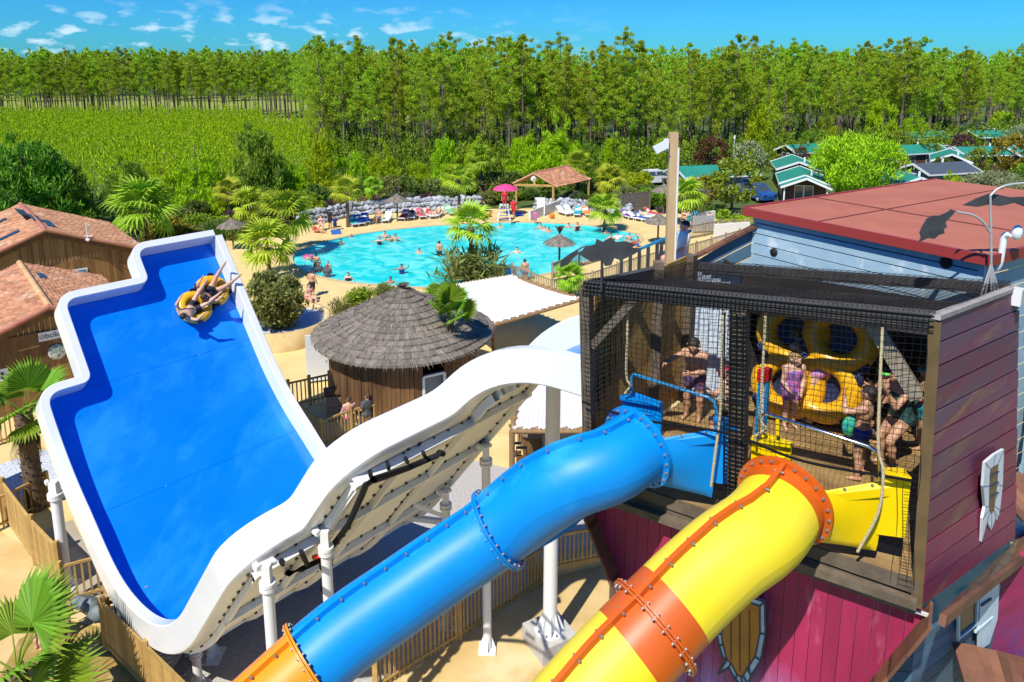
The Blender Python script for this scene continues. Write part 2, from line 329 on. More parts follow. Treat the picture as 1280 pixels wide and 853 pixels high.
sheet('meadow', [(-260, 172), (-25, 172), (-20, 330), (-300, 330)], -.012, MEADOW)
# near paving, gravel
sheet('sand_paving', [P(-60, 1100), P(1250, 1100), P(760, 700), P(690, 716), P(460, 860), P(235, 862), P(60, 700), P(-40, 640)], .004, SAND)
sheet('dark_gravel', [P(237, 866), P(460, 866), P(672, 722), P(770, 690), P(700, 600), P(520, 560), P(330, 620), P(130, 690), P(140, 760)], .006, GRAVEL)
sheet('white_gravel', [P(-30, 590), P(64, 560), P(80, 605), P(-30, 640)], .005, WGRAVEL)
sheet('wet_paving', [P(-30, 900), P(24, 800), P(70, 772), P(150, 790), P(215, 838), P(262, 905)], .009, M('wet_sand', (.40, .27, .075), .55, (.30, .20, .05), 1.3, 5, .15, 40, c3=(.52, .38, .15), s3=.8))
sheet('concrete_ramp', [P(28, 676), P(90, 650), P(140, 745), P(96, 760)], .012, M('ramp_concrete', (.42, .37, .29), .9, (.34, .3, .23), 2))
mb = MB(); a, b = P(664, 728), P(778, 702); dv = (b - a).normalized(); nn = Vector((-dv.y, dv.x, 0)); mb.prism([a, b, b + nn * .35, a + nn * .35], (0, 0, .42)); kerbw = mb.build('kerb_wall', SAND); tag(kerbw, 'low sand coloured kerb wall carrying fence behind the white column', 'low wall')
# ------------------------------------------------------------------ half pipe slide
HP = dict(ox=-3.477, oy=17.764, oz=1.184, phi=2.42, RL=8.151, tL=.905, RR=4.545, tR=.909, LA=6.431, LC=8.914, LE=10.05, W0=5.901, W1=4.798, W2=2.482, h=.55, r1=7.211, r2=9.32, W1r=4.729, W2r=2.223, fl=1.498)
HA = Vector((math.cos(HP['phi']), math.sin(HP['phi']), 0)); HB = Vector((math.sin(HP['phi']), -math.cos(HP['phi']), 0))
US, RC, UEND = 9.55, 3.2, 12.85
def hprof(u):
    if u >= 0:
        Rr, t = HP['RL'], HP['tL']; a = Rr * t; w_ = u; u = u + 1.5; k = min(1, w_ / 3.0); bl = 1 - k * k * (3 - 2 * k); dz = (.1377 + .185 * w_) * bl
        if u < a: return Rr * math.sin(u / Rr), Rr * (1 - math.cos(u / Rr)) - dz, max(0, u / Rr - .185 * bl)
        return Rr * math.sin(t) + (u - a) * math.cos(t), Rr * (1 - math.cos(t)) + (u - a) * math.sin(t) - dz, t
    v = -u; Rr, t, f = HP['RR'], HP['tR'], HP['fl']; 
    s0 = -f; a = Rr * t
    if v < a: s, z, g = Rr * math.sin(v / Rr), Rr * (1 - math.cos(v / Rr)), v / Rr
    else:
        w_ = min(v, US); s, z, g = Rr * math.sin(t) + (w_ - a) * math.cos(t), Rr * (1 - math.cos(t)) + (w_ - a) * math.sin(t), t
        if v > US:
            q = min((v - US) / RC, t - .04); s += RC * (math.sin(t) - math.sin(t - q)); z += RC * (math.cos(t - q) - math.cos(t)); g = t - q
            e = v - US - RC * (t - .04)
            if e > 0: s += e * math.cos(.04); z += e * math.sin(.04)
    return -(s + s0), z, -g
def hframe(u):
    s, z, g = hprof(u); eu = HA * math.cos(g) + Vector((0, 0, math.sin(g))); n = HA * -math.sin(g) + Vector((0, 0, math.cos(g)))
    return Vector((HP['ox'], HP['oy'], HP['oz'] + z)) + HA * s, eu, n
def S(u, b, h=0):
    o, eu, n = hframe(u); return o + HB * b + n * h
def invS(px, py, h, ulo=-11.5, uhi=0):
    best = None
    for u in np.linspace(ulo, uhi, 116):
        for b in np.linspace(-6.3, .3, 67):
            q = proj(S(u, b, h)); e = (q[0] - px) ** 2 + (q[1] - py) ** 2
            if best is None or e < best[0]: best = (e, u, b)
    return best[1], best[2]
p = HP
corners = [(p['LE'], 0, .3), (p['LE'], -p['W2'], .32), (p['LC'], -p['W2'], .30), (p['LC'], -p['W1'], .33), (p['LA'], -p['W1'], .30), (p['LA'], -p['W0'], .36), (-p['r1'], -p['W0'], .75), (-p['r1'], -p['W1r'], .5), (-p['r2'], -p['W1r'], .75), (-p['r2'], -p['W2r'], .7), (-UEND, -p['W2r'], 0)]
def rounded(c):
    o = [(c[0][0], c[0][1])]
    for i in range(1, len(c) - 1):
        a, b, d = (np.array(c[j][:2]) for j in (i - 1, i, i + 1)); r = c[i][2]
        t1 = (a - b) / np.linalg.norm(a - b); t2 = (d - b) / np.linalg.norm(d - b)
        for k in range(9): t = k / 8; o.append(tuple(b + t1 * r * (1 - t) ** 2 + t2 * r * t ** 2))
    o.append(c[-1][:2]); q = [o[0]]
    for a, b in zip(o[:-1], o[1:]):
        L_ = math.hypot(b[0] - a[0], b[1] - a[1]); k = max(1, int(L_ / .22))
        for j in range(1, k + 1): q.append((a[0] + (b[0] - a[0]) * j / k, a[1] + (b[1] - a[1]) * j / k))
    return q
NEAR = rounded(corners)
FARL = [(u, 0.0) for u in np.linspace(-UEND, p['LE'], 110)]
slide = empty('water_slide', S(0, -3, 0) * 1.0, 'giant white rimmed half pipe slide with blue bed and stepped edges', 'water slide')
slide.location.z = 0
ns = np.array(NEAR); order = np.argsort(ns[:, 0], kind='stable')
def bnear(u, _u=ns[::-1, 0] + np.arange(len(ns)) * 1e-6, _b=ns[::-1, 1]): return float(np.interp(u, _u, _b))
ucuts = [-UEND, -9.32, -7.211, -3.5, 0.0, 3.0, 6.431, 8.914, p['LE']]
for ua, ub in zip(ucuts[:-1], ucuts[1:]):
    us = sorted(set(list(np.linspace(ua + .004, ub - .004, 16)) + [u for u in ns[:, 0] if ua + .004 < u < ub - .004]))
    mb = MB(); mb.grid([[S(u, bnear(u) * (1 - t), 0) for t in np.linspace(0, 1, 12)] for u in us]); mb.build('bed_panel', BLUEBED, slide)
    for k in range(3):    # underside panels with their own edges
        mb = MB(); mb.grid([[S(u, bnear(u) * (1 - (k + .008 + .984 * t) / 3), -.10) for t in np.linspace(0, 1, 5)] for u in us]); mb.build('underside_panel', BEIGE, slide)
def rim(path, mb, flip, hh=.55, fw=.24, dn=.02):
    rows = []
    for i, (u, b) in enumerate(path):
        a, c = path[max(i - 1, 0)], path[min(i + 1, len(path) - 1)]; du, db = c[0] - a[0], c[1] - a[1]; l = math.hypot(du, db) or 1
        ou, ob = (db / l, -du / l); 
        if flip: ou, ob = -ou, -ob
        o, eu, n = hframe(u); o = o + HB * b; w_ = eu * ou + HB * ob
        rows.append([o + w_ * x + n * z for x, z in ((0, -.05), (0, hh - .02), (.02, hh), (fw - .02, hh), (fw, hh - .02), (fw, -dn), (fw - .03, -dn - .03), (-.02, -.115))])
    mb.grid(rows, flip=not flip)
mb = MB(); rim(NEAR, mb, True); mb.build('near_rim', WHITE, slide, crease=32)
mb = MB(); rim(FARL, mb, True); rim_far = mb.build('far_rim', WHITE, slide, crease=32)
# steel ribs under the bed with bolt rows
def rib_u(b, ua, ub, wd=.09, dp=.11, nm='rib', m=BEIGE):
    mb = MB(); us = np.linspace(ua, ub, max(3, int(abs(ub - ua) / .4)))
    mb.grid([[S(u, b - wd / 2, -.11), S(u, b - wd / 2, -.11 - dp), S(u, b + wd / 2, -.11 - dp), S(u, b + wd / 2, -.11)] for u in us], smooth=False); mb.build(nm, m, slide)
def rib_b(u, ba, bb, wd=.09, dp=.11, nm='rib', m=BEIGE):
    mb = MB(); mb.grid([[S(u - wd / 2, b, -.11), S(u - wd / 2, b, -.11 - dp), S(u + wd / 2, b, -.11 - dp), S(u + wd / 2, b, -.11)] for b in (ba, bb)], smooth=False); mb.build(nm, m, slide)
for b, ua, ub in ((-.2, -10.8, 9.2), (-1.9, -10.8, 9.2), (-3.4, -9.0, 8.5), (-4.6, -9.0, 8.5), (-5.75, -6.7, 6.1)): rib_u(b, ua, ub)
for u in (-10.6, -9.0, -7.0, -4.8, -2.4, -.3, 2.0, 4, 6.2, 8.7): rib_b(u, bnear(u) + .1, -.1, .10, .13)
for u, b0, b1 in ((-7.0, -5.85, -4.4), (-9.1, -4.7, -1.9)): rib_b(u, b0, b1, .13, .16, 'steel_beam', WSTEEL)
rib_u(-4.55, -9.0, -7.1, .12, .16, 'steel_beam', WSTEEL); rib_u(-2.0, -10.2, -9.4, .12, .16, 'steel_beam', WSTEEL)
mb = MB()
for b in (-.2, -1.9, -3.4, -4.6, -5.75):
    for u in np.arange(-10.6, -.4, .34):
        if b < bnear(u) + .05: continue
        for sd in (-.13, .13):
            if abs((u * 7.3) % 1.0) < .3: continue
            o = S(u, b + sd, -.12); _, eu, nn_ = hframe(u); mb.box(o, (.045, .045, .05), ax=(eu, HB, nn_))
for u in (-10.6, -9.0, -7.0, -4.8, -2.4):
    for b in np.arange(bnear(u) + .3, -.3, .36):
        for sd in (-.15, .15): o = S(u + sd, b, -.12); _, eu, nn_ = hframe(u); mb.box(o, (.045, .045, .05), ax=(eu, HB, nn_))
mb.build('bolt_row', DARKBOLT, slide, kind='stuff')
def post(top, r=.095, base=True):
    mb = MB(); g = Vector((top.x, top.y, .01)); mb.tube([g, top + Vector((0, 0, -.35))], r, 14); mb.tube([top + Vector((0, 0, -.42)), top + Vector((0, 0, -.36))], r * 1.45, 14); mb.tube([top + Vector((0, 0, -.34)), top + Vector((0, 0, -.28))], r * 1.45, 14)
    mb.box(top + Vector((0, 0, -.14)), (r * 1.5, r * 1.5, .36))
    if base: mb.box(g + Vector((0, 0, .02)), (r * 4, r * 4, .04)); [mb.prism([g + Vector((math.cos(a) * r, math.sin(a) * r, .04)), g + Vector((math.cos(a) * r * 2, math.sin(a) * r * 2, .04)), g + Vector((math.cos(a) * r, math.sin(a) * r, .35))], Vector((-math.sin(a), math.cos(a), 0)) * .015) for a in (0, 1.57, 3.14, 4.71)]
    pb = mb.build('support_post', WSTEEL, slide)
    mb = MB(); o = top; mb.prism([o + HB * -.17 + Vector((0, 0, .07)), o + HB * -.10 + Vector((0, 0, .09)), o + HB * -.06 + Vector((0, 0, .02)), o + HB * .1 + Vector((0, 0, -.0)), o + HB * .2 + Vector((0, 0, -.0)), o + HB * .2 + Vector((0, 0, -.07)), o + HB * -.17 + Vector((0, 0, -.01))], HA * .15); mb.build('bracket', WSTEEL, pb)
for px, py in ((326, 716), (399, 672), (238, 806)):
    u, b = invS(px, py, -.30); b += .12; post(S(u, b, -.26))
for px, py, in ((68, 604), (285, 812)):
    u, b = invS(px, py, -.25, -1, 7); post(S(u, b, -.25), .13)
post(S(-5.2, -.5, -.3), .10); post(S(-7.2, -.4, -.3), .10); post(S(7.3, -1.0, -.3), .16); post(S(3.7, -1.0, -.3), .14); post(S(.9, -1.0, -.3), .12)
mb = MB(); mb.tube([S(-3.4, -3.0, -1.3), S(-3.1, -2.0, -1.3)], .05, 8); mb.bar(P(450, 640, 2.2), P(604, 658, 2.2), .12, .12); mb.bar(P(600, 662, 2.2), S(-6.0, -1.9, -.35), .09, .09); mb.bar(P(812, 700, 2.0), S(-4.6, -.3, -.4), .1, .1) if False else None; mb.build('brace', WSTEEL, slide)
def pipe(pxs, h, r, nm, parent, m=BLACKPIPE):
    pts = []
    for px, py in pxs: u, b = invS(px + 5, py + 7, h); pts.append(S(u, b, h))
    mb = MB(); mb.tube(pts, r, 8); return mb.build(nm, m, parent), pts
pp, pts = pipe([(548, 562), (545, 558), (540, 564), (505, 577), (462, 592), (452, 600), (448, 612), (430, 648), (412, 674), (403, 684)], -.42, .055, 'water_pipe', slide)
end = pts[-1]
mb = MB(); mb.tube([end + Vector((0, 0, .12)), end, Vector((end.x, end.y, end.z - 2.2))], .085, 10); [mb.tube([end + Vector((0, 0, z)), end + Vector((0, 0, z + .12))], .125, 10) for z in (-.3, -1.15, -.75, .0)]; mb.build('riser_pipe', BLACKPIPE, slide)
pipe([(346, 694), (351, 704), (357, 709), (372, 704), (402, 690)], -.40, .05, 'water_pipe', slide); pipe([(370, 684), (380, 698)], -.40, .045, 'water_pipe', slide)
for q in ((458, 589), (481, 580), (504, 572), (526, 564)): pipe([(q[0] - 2, q[1] - 6), q], -.36, .035, 'water_pipe', slide)
mb = MB(); mb.bar(end + Vector((.08, -.15, -1.3)), end + Vector((.14, -.2, -1.02)), .05, .05); mb.bar(P(447, 617, 5), P(447, 620, 5), .05, .05); mb.bar(end + Vector((-.2, -.12, -.02)), end + Vector((-.02, -.12, .04)), .06, .06); mb.build('red_valve', REDP, slide)
# big column on its block
cb = P(687, 806, 0); colh = empty('support_column', cb, 'tall white steel column on a concrete block beneath the white slide end', 'column')
ctop = Vector((cb.x + .02, cb.y, 7.25)); mb = MB(); g = cb + Vector((0, 0, .42)); mb.tube([g, ctop], .165, 20)
mb.lathe([(0, .02), (.36, .02), (.36, 0), (.36, 0)], g, 20)
for k in range(8):
    a = k * math.pi / 4; e = Vector((math.cos(a), math.sin(a), 0)); mb.prism([g + e * .16 + Vector((0, 0, .02)), g + e * .34 + Vector((0, 0, .02)), g + e * .16 + Vector((0, 0, .5))], Vector((-e.y, e.x, 0)) * .02)
mb.build('shaft', WSTEEL, colh); mb = MB(); mb.box(cb + Vector((0, 0, .21)), (.95, .95, .42), Matrix.Rotation(.5, 3, 'Z')); mb.build('base_block', CONC, colh)
mb = MB(); [mb.tube([g + Vector((math.cos(a) * .3, math.sin(a) * .3, .0)), g + Vector((math.cos(a) * .3, math.sin(a) * .3, .08))], .022, 6) for a in (.4, 1.2, 2, 2.8, 3.6, 4.4, 5.2, 6)]; mb.build('anchor_bolts', BOLT, colh, 'stuff')
# raft with handles (figure of eight of two tubes)
RAFTY = M('raft_yellow', (.83, .46, .012), .35, (.76, .40, .012), 2)
DKBLUE = M('dark_blue_vinyl', (.012, .018, .07), .5)
def make_raft(name, loc, M3, label, cat='raft', group=None):
    r = empty(name, loc, label, cat, group); r.rotation_euler = M3.to_euler(); r.scale = (.86,) * 3
    mb = MB()
    for cx in (-.47, .47): mb.lathe([(.46 + .19 * math.cos(t), .19 + .19 * math.sin(t)) for t in np.linspace(0, 2 * math.pi, 13)], (cx, 0, 0), 28)
    me = mb.mesh('raft_tube'); link('raft_tube', me, RAFTY, r)
    mb = MB(); [mb.lathe([(.44, .12), (.2, .07), (0, .06)], (cx, 0, 0), 20) for cx in (-.47, .47)]; link('raft_floor', mb.mesh('raft_floor'), DKBLUE, r)
    for a, cx in ((.9, -.47), (2.2, -.47), (4.1, -.47), (5.4, -.47), (.9, .47), (2.2, .47), (4.1, .47), (5.4, .47)):
        mb = MB(); c = Vector((cx + math.cos(a) * .6, math.sin(a) * .6, .32)); e = Vector((-math.sin(a), math.cos(a), 0)); o = Vector((math.cos(a), math.sin(a), .5)).normalized()
        mb.tube([c - e * .11, c - e * .1 + o * .07, c + e * .1 + o * .07, c + e * .11], .02, 6); mb.ball(c - o * .02, (.14, .14, .02), 8); link('handle', mb.mesh('handle'), DKBLUE, r)
    return r
# ------------------------------------------------------------------ tube slides
def tube_slide(name, label, pts, r, secs, flanges, bands, cols, tubm, nb, up=Vector((0, 0, 1))):
    t = empty(name, Vector((pts[0].x, pts[0].y, 0)), label, 'tube slide'); path = spline(pts, 14); n = len(path)
    d = [0.0]
    for a, b in zip(path[:-1], path[1:]): d.append(d[-1] + (b - a).length)
    def at(s):
        s = max(0, min(s, d[-1] - 1e-4)); i = max(0, np.searchsorted(d, s) - 1); f = (s - d[i]) / (d[i + 1] - d[i]); return path[i].lerp(path[i + 1], f), (path[min(i + 2, n - 1)] - path[max(i - 1, 0)]).normalized()
    jo = [d[i * 14] for i in range(len(pts))]
    def fr(s):
        o, e = at(s); x = up.cross(e).normalized(); y = e.cross(x).normalized(); return o, e, x, y
    def seg(a, b, m, nm, rr=r, parent=t):
        mb = MB(); k = max(2, int((b - a) / .14)); rows = []
        for s in np.linspace(a, b, k + 1):
            o, e, x, y = fr(s); rows.append([o + (x * math.cos(q) + y * math.sin(q)) * rr for q in np.linspace(0, 2 * math.pi, 41)])
        mb.grid(rows, flip=True); rows = [[at((a, b)[0 if i == 0 else 1])[0] + (p_ - at((a, b)[0 if i == 0 else 1])[0]) * .965 for p_ in rw] for i, rw in ((0, rows[0]), (1, rows[-1]))]
        return mb.build(nm, m, parent)
    for a, b, m in secs(jo): seg(a, b, m, 'tube_section')
    for a, b in bands(jo): seg(a, b, COLLAR, 'tube_collar', r * 1.006)
    bolts = MB()
    for s, m in flanges(jo):
        mb = MB(); o, e, x, y = fr(s)
        for k_, sgn in ((0, -1), (1, 1)):
            mb.lathe([(r * .99, -.028), (r + .085, -.028), (r + .085, -.004), (r * .99, -.004)] if sgn < 0 else [(r * .99, .004), (r + .085, .004), (r + .085, .028), (r * .99, .028)], o, 44, ax=(x, y, e), smooth=False)
        mb.build('flange', m, t)
        for k in range(24):
            q = 2 * math.pi * k / 24; c = o + (x * math.cos(q) + y * math.sin(q)) * (r + .05); bolts.tube([c - e * .05, c + e * .05], .011, 6); bolts.tube([c - e * .044, c - e * .028], .019, 6); bolts.tube([c + e * .028, c + e * .044], .019, 6)
    for sg in (1, -1):      # lengthwise seams, up and down
        for a, b, m in secs(jo):
            mb = MB(); k = max(2, int((b - a) / .2)); rows = []
            for s in np.linspace(a + .03, b - .03, k + 1):
                o, e, x, y = fr(s); rows.append([o + y * sg * (r - .01) - x * .028, o + y * sg * (r + .07) - x * .028, o + y * sg * (r + .07) + x * .028, o + y * sg * (r - .01) + x * .028])
            mb.grid(rows, smooth=False, flip=sg > 0); mb.build('seam_flange', COLLAR if (m is TUBEYEL) else m, t)
            if sg > 0:
                for s in np.arange(a + .2, b - .1, .30):
                    o, e, x, y = fr(s); c = o + y * (r + .04); bolts.tube([c - x * .055, c + x * .055], .016, 6)
    bolts.build('bolts', BOLT, t, 'stuff')
    return t, fr, jo
bp_ = [Vector(q) for q in ((1.62, 8.47, 8.72), (1.2, 8.16, 8.63), (.62, 8.10, 8.42), (-.18, 8.2, 7.72), (-1.25, 7.85, 7.15), (-2.35, 7.25, 6.63), (-3.9, 6.0, 5.6), (-4.7, 4.2, 4.6), (-4.3, 2.3, 3.7))]
bslide, bfr, bj = tube_slide('blue_tube_slide', 'large blue enclosed tube slide with an orange lower section', bp_, .455, lambda j: [(j[0], j[3], TUBEBLUE), (j[3], j[5], TUBEBLUE), (j[5], j[7], TUBEORANGE), (j[7], j[8], TUBEORANGE)], lambda j: [(j[0] + .03, TUBEBLUE), (j[3], TUBEBLUE), (j[5], TUBEORANGE), (j[7], TUBEORANGE)], lambda j: [], None, TUBEBLUE, 0)
yp_ = [Vector(q) for q in ((3.14, 7.50, 8.60), (2.74, 7.08, 8.50), (2.2, 6.84, 8.28), (1.46, 6.46, 7.84), (.3, 5.75, 7.05), (-.6, 4.5, 6.2), (-.8, 2.8, 5.3))]
yslide, yfr, yj = tube_slide('yellow_tube_slide', 'yellow enclosed tube slide with dark orange collars and bolted flanges', yp_, .465, lambda j: [(j[0], j[3], TUBEYEL), (j[3], j[4] + .4, TUBEYEL), (j[4] + .4, j[6], TUBEYEL)], lambda j: [(j[0] + .03, COLLAR), (j[3], COLLAR), (j[4] + .4, COLLAR)], lambda j: [(j[0] + .01, j[0] + .26), (j[3] - .30, j[3] - .01), (j[3] + .01, j[3] + .34), (j[4] + .1, j[4] + .39), (j[4] + .41, j[4] + .7)], None, TUBYEL, 0)
# ------------------------------------------------------------------ tower
FL = 8.0
BL, BR = Vector((1.1, 9.2, FL)), Vector((4.48, 7.0, FL)); TL, TR = Vector((.95, 8.85, 10.71)), Vector((4.35, 7.04, 10.93))
KBL, KBR = Vector((2.95, 11.35, FL)), Vector((7.1, 9.40, FL)); TBL, TBR = Vector((2.8, 11.5, 10.25)), Vector((6.8, 9.43, 10.5))
FD = (BR - BL).normalized(); FN = Vector((FD.y, -FD.x, 0)).normalized()      # outward normal of the front
if FN.y > 0: FN = -FN
tower = empty('slide_tower', Vector((3.4, 8.8, 0)), 'crooked pirate style slide tower with pink and purple planks and black netting', 'tower')
def F3(x, z, off=0):            # point on the front plane: x 0..1 along, z height, off outward
    f = (z - FL) / 2.8; a = BL.lerp(TL, f); b = BR.lerp(TR, f); q = a.lerp(b, x); return Vector((q.x, q.y, z)) + FN * off
def fpx(px, py, off=0): return RP(px, py, BL + FN * off, FN)
# deck boards
back = Vector((FN.x, FN.y, 0)) * -1
for i in range(24):
    s = i * .16
    a = BL - FN * s + FD * -.0; b = BR - FN * s
    kl = (KBL - BL).normalized(); a = BL + kl * (s / -kl.dot(FN)) + FD * .02; kr = Vector((KBR.x - BR.x, KBR.y - BR.y, 0)).normalized(); b = BR + kr * (s / -kr.dot(FN)) - FD * .06
    if s > 2.62: b = b - FD * (s - 2.62) * .9
    if (b - a).dot(FD) < .4: break
    mb = MB(); mb.bar(a - Vector((0, 0, .02)), b - Vector((0, 0, .02)), .15, .04); mb.build('deck_board', DECKW, tower)
def beam(a, b, w_=.16, h_=.2, m=WOODG, nm='beam', up=(0, 0, 1)):
    mb = MB(); mb.bar(a, b, w_, h_, up); return mb.build(nm, m, tower)
beam(BL + FN * .06 + Vector((0, 0, -.09)), BR + FN * .06 + Vector((0, 0, -.09)), .10, .16)
beam(BL + FN * .02 + Vector((0, 0, -.30)), BR + FN * .02 + Vector((0, 0, -.33)), .12, .22)
beam(BL + FN * .14 - FD * .1 + Vector((0, 0, -.33)), BR + FN * .14 + Vector((0, 0, -.26)), .10, .10)
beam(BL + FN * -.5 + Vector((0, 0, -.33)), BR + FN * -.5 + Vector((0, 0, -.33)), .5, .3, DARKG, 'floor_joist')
WRAP = M('net_wrapped_beam', (.075, .07, .065), .9, (.05, .047, .045), 6); beam(TL, TR, .13, .16, WRAP, 'top_beam'); beam(TL, TBL, .12, .14, WRAP, 'top_beam'); beam(TBL, TBR, .12, .14, WRAP, 'top_beam')
DKBM = M('dark_beam', (.06, .05, .04), .85, (.04, .035, .03), 4)
for f in (.36, .62): beam(TL.lerp(TBL, f) - Vector((0, 0, .14)), TR.lerp(TBR, f) - Vector((0, 0, .14)), .10, .12, DKBM, 'top_beam')
beam(BR + FN * .05 + FD * .0 + Vector((0, 0, -.33)), TR + FN * .03, .11, .11, M('post_wood', (.15, .095, .035), .8, (.10, .065, .025), 3), 'corner_post', FN)
beam(BL + FN * .0 + Vector((0, 0, -.3)), TL, .14, .14, WOODG, 'corner_post', FN)
beam(F3(.505, FL - .1), F3(.495, 10.75), .19, .19, WOODG, 'middle_post', FN)
mb = MB(); b0, t0 = F3(.505, FL + .02, .11), F3(.495, 10.72, .11)
# net wrapped round the middle post: cords crossing over it
for k in range(46): z = FL + .05 + k * .058; a = F3(.468, z, .115); b = F3(.532, z + .015, .115); mb.bar(a, b, .012, .012)
for k in range(4): x = .47 + .018 * k; mb.bar(F3(x, FL, .115), F3(x - .01, 10.7, .115), .012, .012)
mb.build('post_net', NETM, tower, 'stuff')
beam(F3(.02, 9.9), F3(.17, 10.66), .10, .12, WOODG, 'brace', FN)
beam(F3(.97, 10.0) - FN * .12, F3(.84, 10.75) - FN * .25, .16, .08, M('pale_brace', (.3, .26, .2), .8, (.22, .18, .13), 3), 'brace', FN)
beam(BL.lerp(KBL, .6) + Vector((0, 0, .1)), Vector((*BL.lerp(KBL, .6).xy, 10.6)), .14, .14, WOODG, 'inner_post')
beam(KBL.lerp(BL, .02) + FN * .1, Vector((KBL.x, KBL.y, 10.5)) + FN * .1, .16, .16, WOODG, 'inner_post')
# left wall boards (inside face seen), each a part
for k in range(17):
    z = FL + .02 + k * .145; top = 10.65 - 0
    if z > 10.5: break
    mb = MB(); mb.bar(BL + Vector((.0, .06, z - FL + .07)), KBL + Vector((0, .06, z - FL + .07)), .03, .14); mb.build('wall_board', WOODT, tower)
WP = M('white_blue_boards', (.58, .66, .74), .7, (.48, .57, .66), 2, 5, rnd=.06)
for k in range(5):
    a = KBL + Vector((.0 + .15 * k, -.02 - .03 * k, 0)); mb = MB(); mb.bar(a + Vector((.075, 0, 0)), a + Vector((.075, 0, 2.2)), .145, .03, FN); mb.build('white_board', WP, tower)
for k in range(11):
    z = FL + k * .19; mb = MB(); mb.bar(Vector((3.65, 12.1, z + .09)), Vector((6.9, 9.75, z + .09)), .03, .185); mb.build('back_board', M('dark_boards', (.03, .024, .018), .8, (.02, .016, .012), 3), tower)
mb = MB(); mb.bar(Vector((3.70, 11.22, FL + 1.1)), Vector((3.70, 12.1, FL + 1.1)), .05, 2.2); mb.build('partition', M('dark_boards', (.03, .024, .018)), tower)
mb = MB(); mb.prism([(3.72, 10.35, 9.86), (6.05, 8.95, 9.86), (6.75, 9.75, 9.86), (3.72, 12.0, 9.86)], (0, 0, .05)); mb.build('added_shade_board', M('dark_boards', (.03, .024, .018)), tower)  # board added over the stored rafts to cast shade on them
# nets of single cords
def cord(mb, pts, r=.006):
    for a, b in zip(pts[:-1], pts[1:]): mb.tube([a, b], r, 3, cap=False, smooth=False)
mb = MB(); nx, nz_ = 62, 40
def sag(x, z): return .17 + .04 * math.sin(x * 9 + z) * math.sin(z * 2.2) + .02 * math.sin(x * 23)
def cut(x, z): return z < FL + 1.15 and (.10 < x < .47 or .53 < x < .95)
for i in range(nx + 1):
    x = i / nx; zs = np.linspace(FL - .02, 10.72 + .2 * x, 20); pts = [F3(x * .985 + .004 * math.sin(z * 5 + i), z, sag(x, z)) for z in zs if not cut(x, z)]
    cord(mb, pts, .0034)
for k in range(nz_ + 1):
    pts = []
    for x in np.linspace(0, .985, 32):
        z = FL + (2.72 + .2 * x) * k / nz_ - .04 * math.sin(x * math.pi * 2) ** 2 * math.sin(k / nz_ * math.pi)
        if cut(x, z):
            if len(pts) > 1: cord(mb, pts, .0034)
            pts = []
        else: pts.append(F3(x, z, sag(x, z)))
    if len(pts) > 1: cord(mb, pts, .0034)
mb.build('front_net', NETM, tower, 'stuff')
mb = MB()
def roofp(u, v, dz=.11):
    q = TL.lerp(TBL, v).lerp(TR.lerp(TBR, v), u); return q + Vector((0, 0, dz - .10 * math.sin(math.pi * v) * (1 + .3 * math.sin(u * 17)) * .5))
for i in range(53): cord(mb, [roofp(i / 52, v) for v in np.linspace(0, 1, 9)], .0036)
for k in range(36): cord(mb, [roofp(u, k / 35) for u in np.linspace(0, 1, 14)], .0036)
# hem: net folded over the top beam
for i in range(80): x = i / 80; cord(mb, [F3(x, 10.62 + .2 * x, .10), F3(x, 10.75 + .2 * x, .10 + .01 * math.sin(i)), F3(x, 10.82 + .2 * x, .02)], .006)
for k in range(4): cord(mb, [F3(x, 10.64 + .2 * x + .05 * k, .105 - .01 * k) for x in np.linspace(0, 1, 30)], .007)
mb.build('roof_net', NETM, tower, 'stuff')
# side net on the left
mb = MB()
for i in range(20): x = i / 19; a = BL.lerp(KBL, x) - Vector((.06, -.04, 0)); b = TL.lerp(TBL, x); cord(mb, [a, a.lerp(b, .5), b], .006)
for k in range(36): f = k / 35; cord(mb, [BL.lerp(TL, f) - Vector((.06, 0, 0)), KBL.lerp(TBL, f) - Vector((.06, 0, 0))], .006)
mb.build('side_net', NETM, tower, 'stuff')
for pts in ([(785, 378), (784, 420), (783, 470), (788, 482), (781, 492)], [(904, 388), (902, 470), (900, 520), (893, 575), (889, 608)], [(957, 392), (953, 470), (950, 522), (957, 535), (945, 545), (944, 552)], [(1103, 410), (1100, 480), (1098, 560), (1104, 590), (1098, 640), (1072, 690)]):
    q = [fpx(x, y, .26) for x, y in pts]; mb = MB(); mb.tube(spline(q, 5), .017, 7); mb.build('rope', ROPE, tower)
q = [fpx(x, y, .2) for x, y in ((745, 488), (800, 492), (860, 498), (900, 506), (950, 560), (1000, 545), (1060, 560), (1130, 583))]
mb = MB(); mb.tube(spline([F3(0, FL + 1.12, .2), F3(.2, FL + 1.10, .24), F3(.48, FL + 1.2, .2), F3(.7, FL + 1.12, .24), F3(.97, FL + 1.2, .2)], 6), .016, 6); mb.build('rope', NETM, tower)
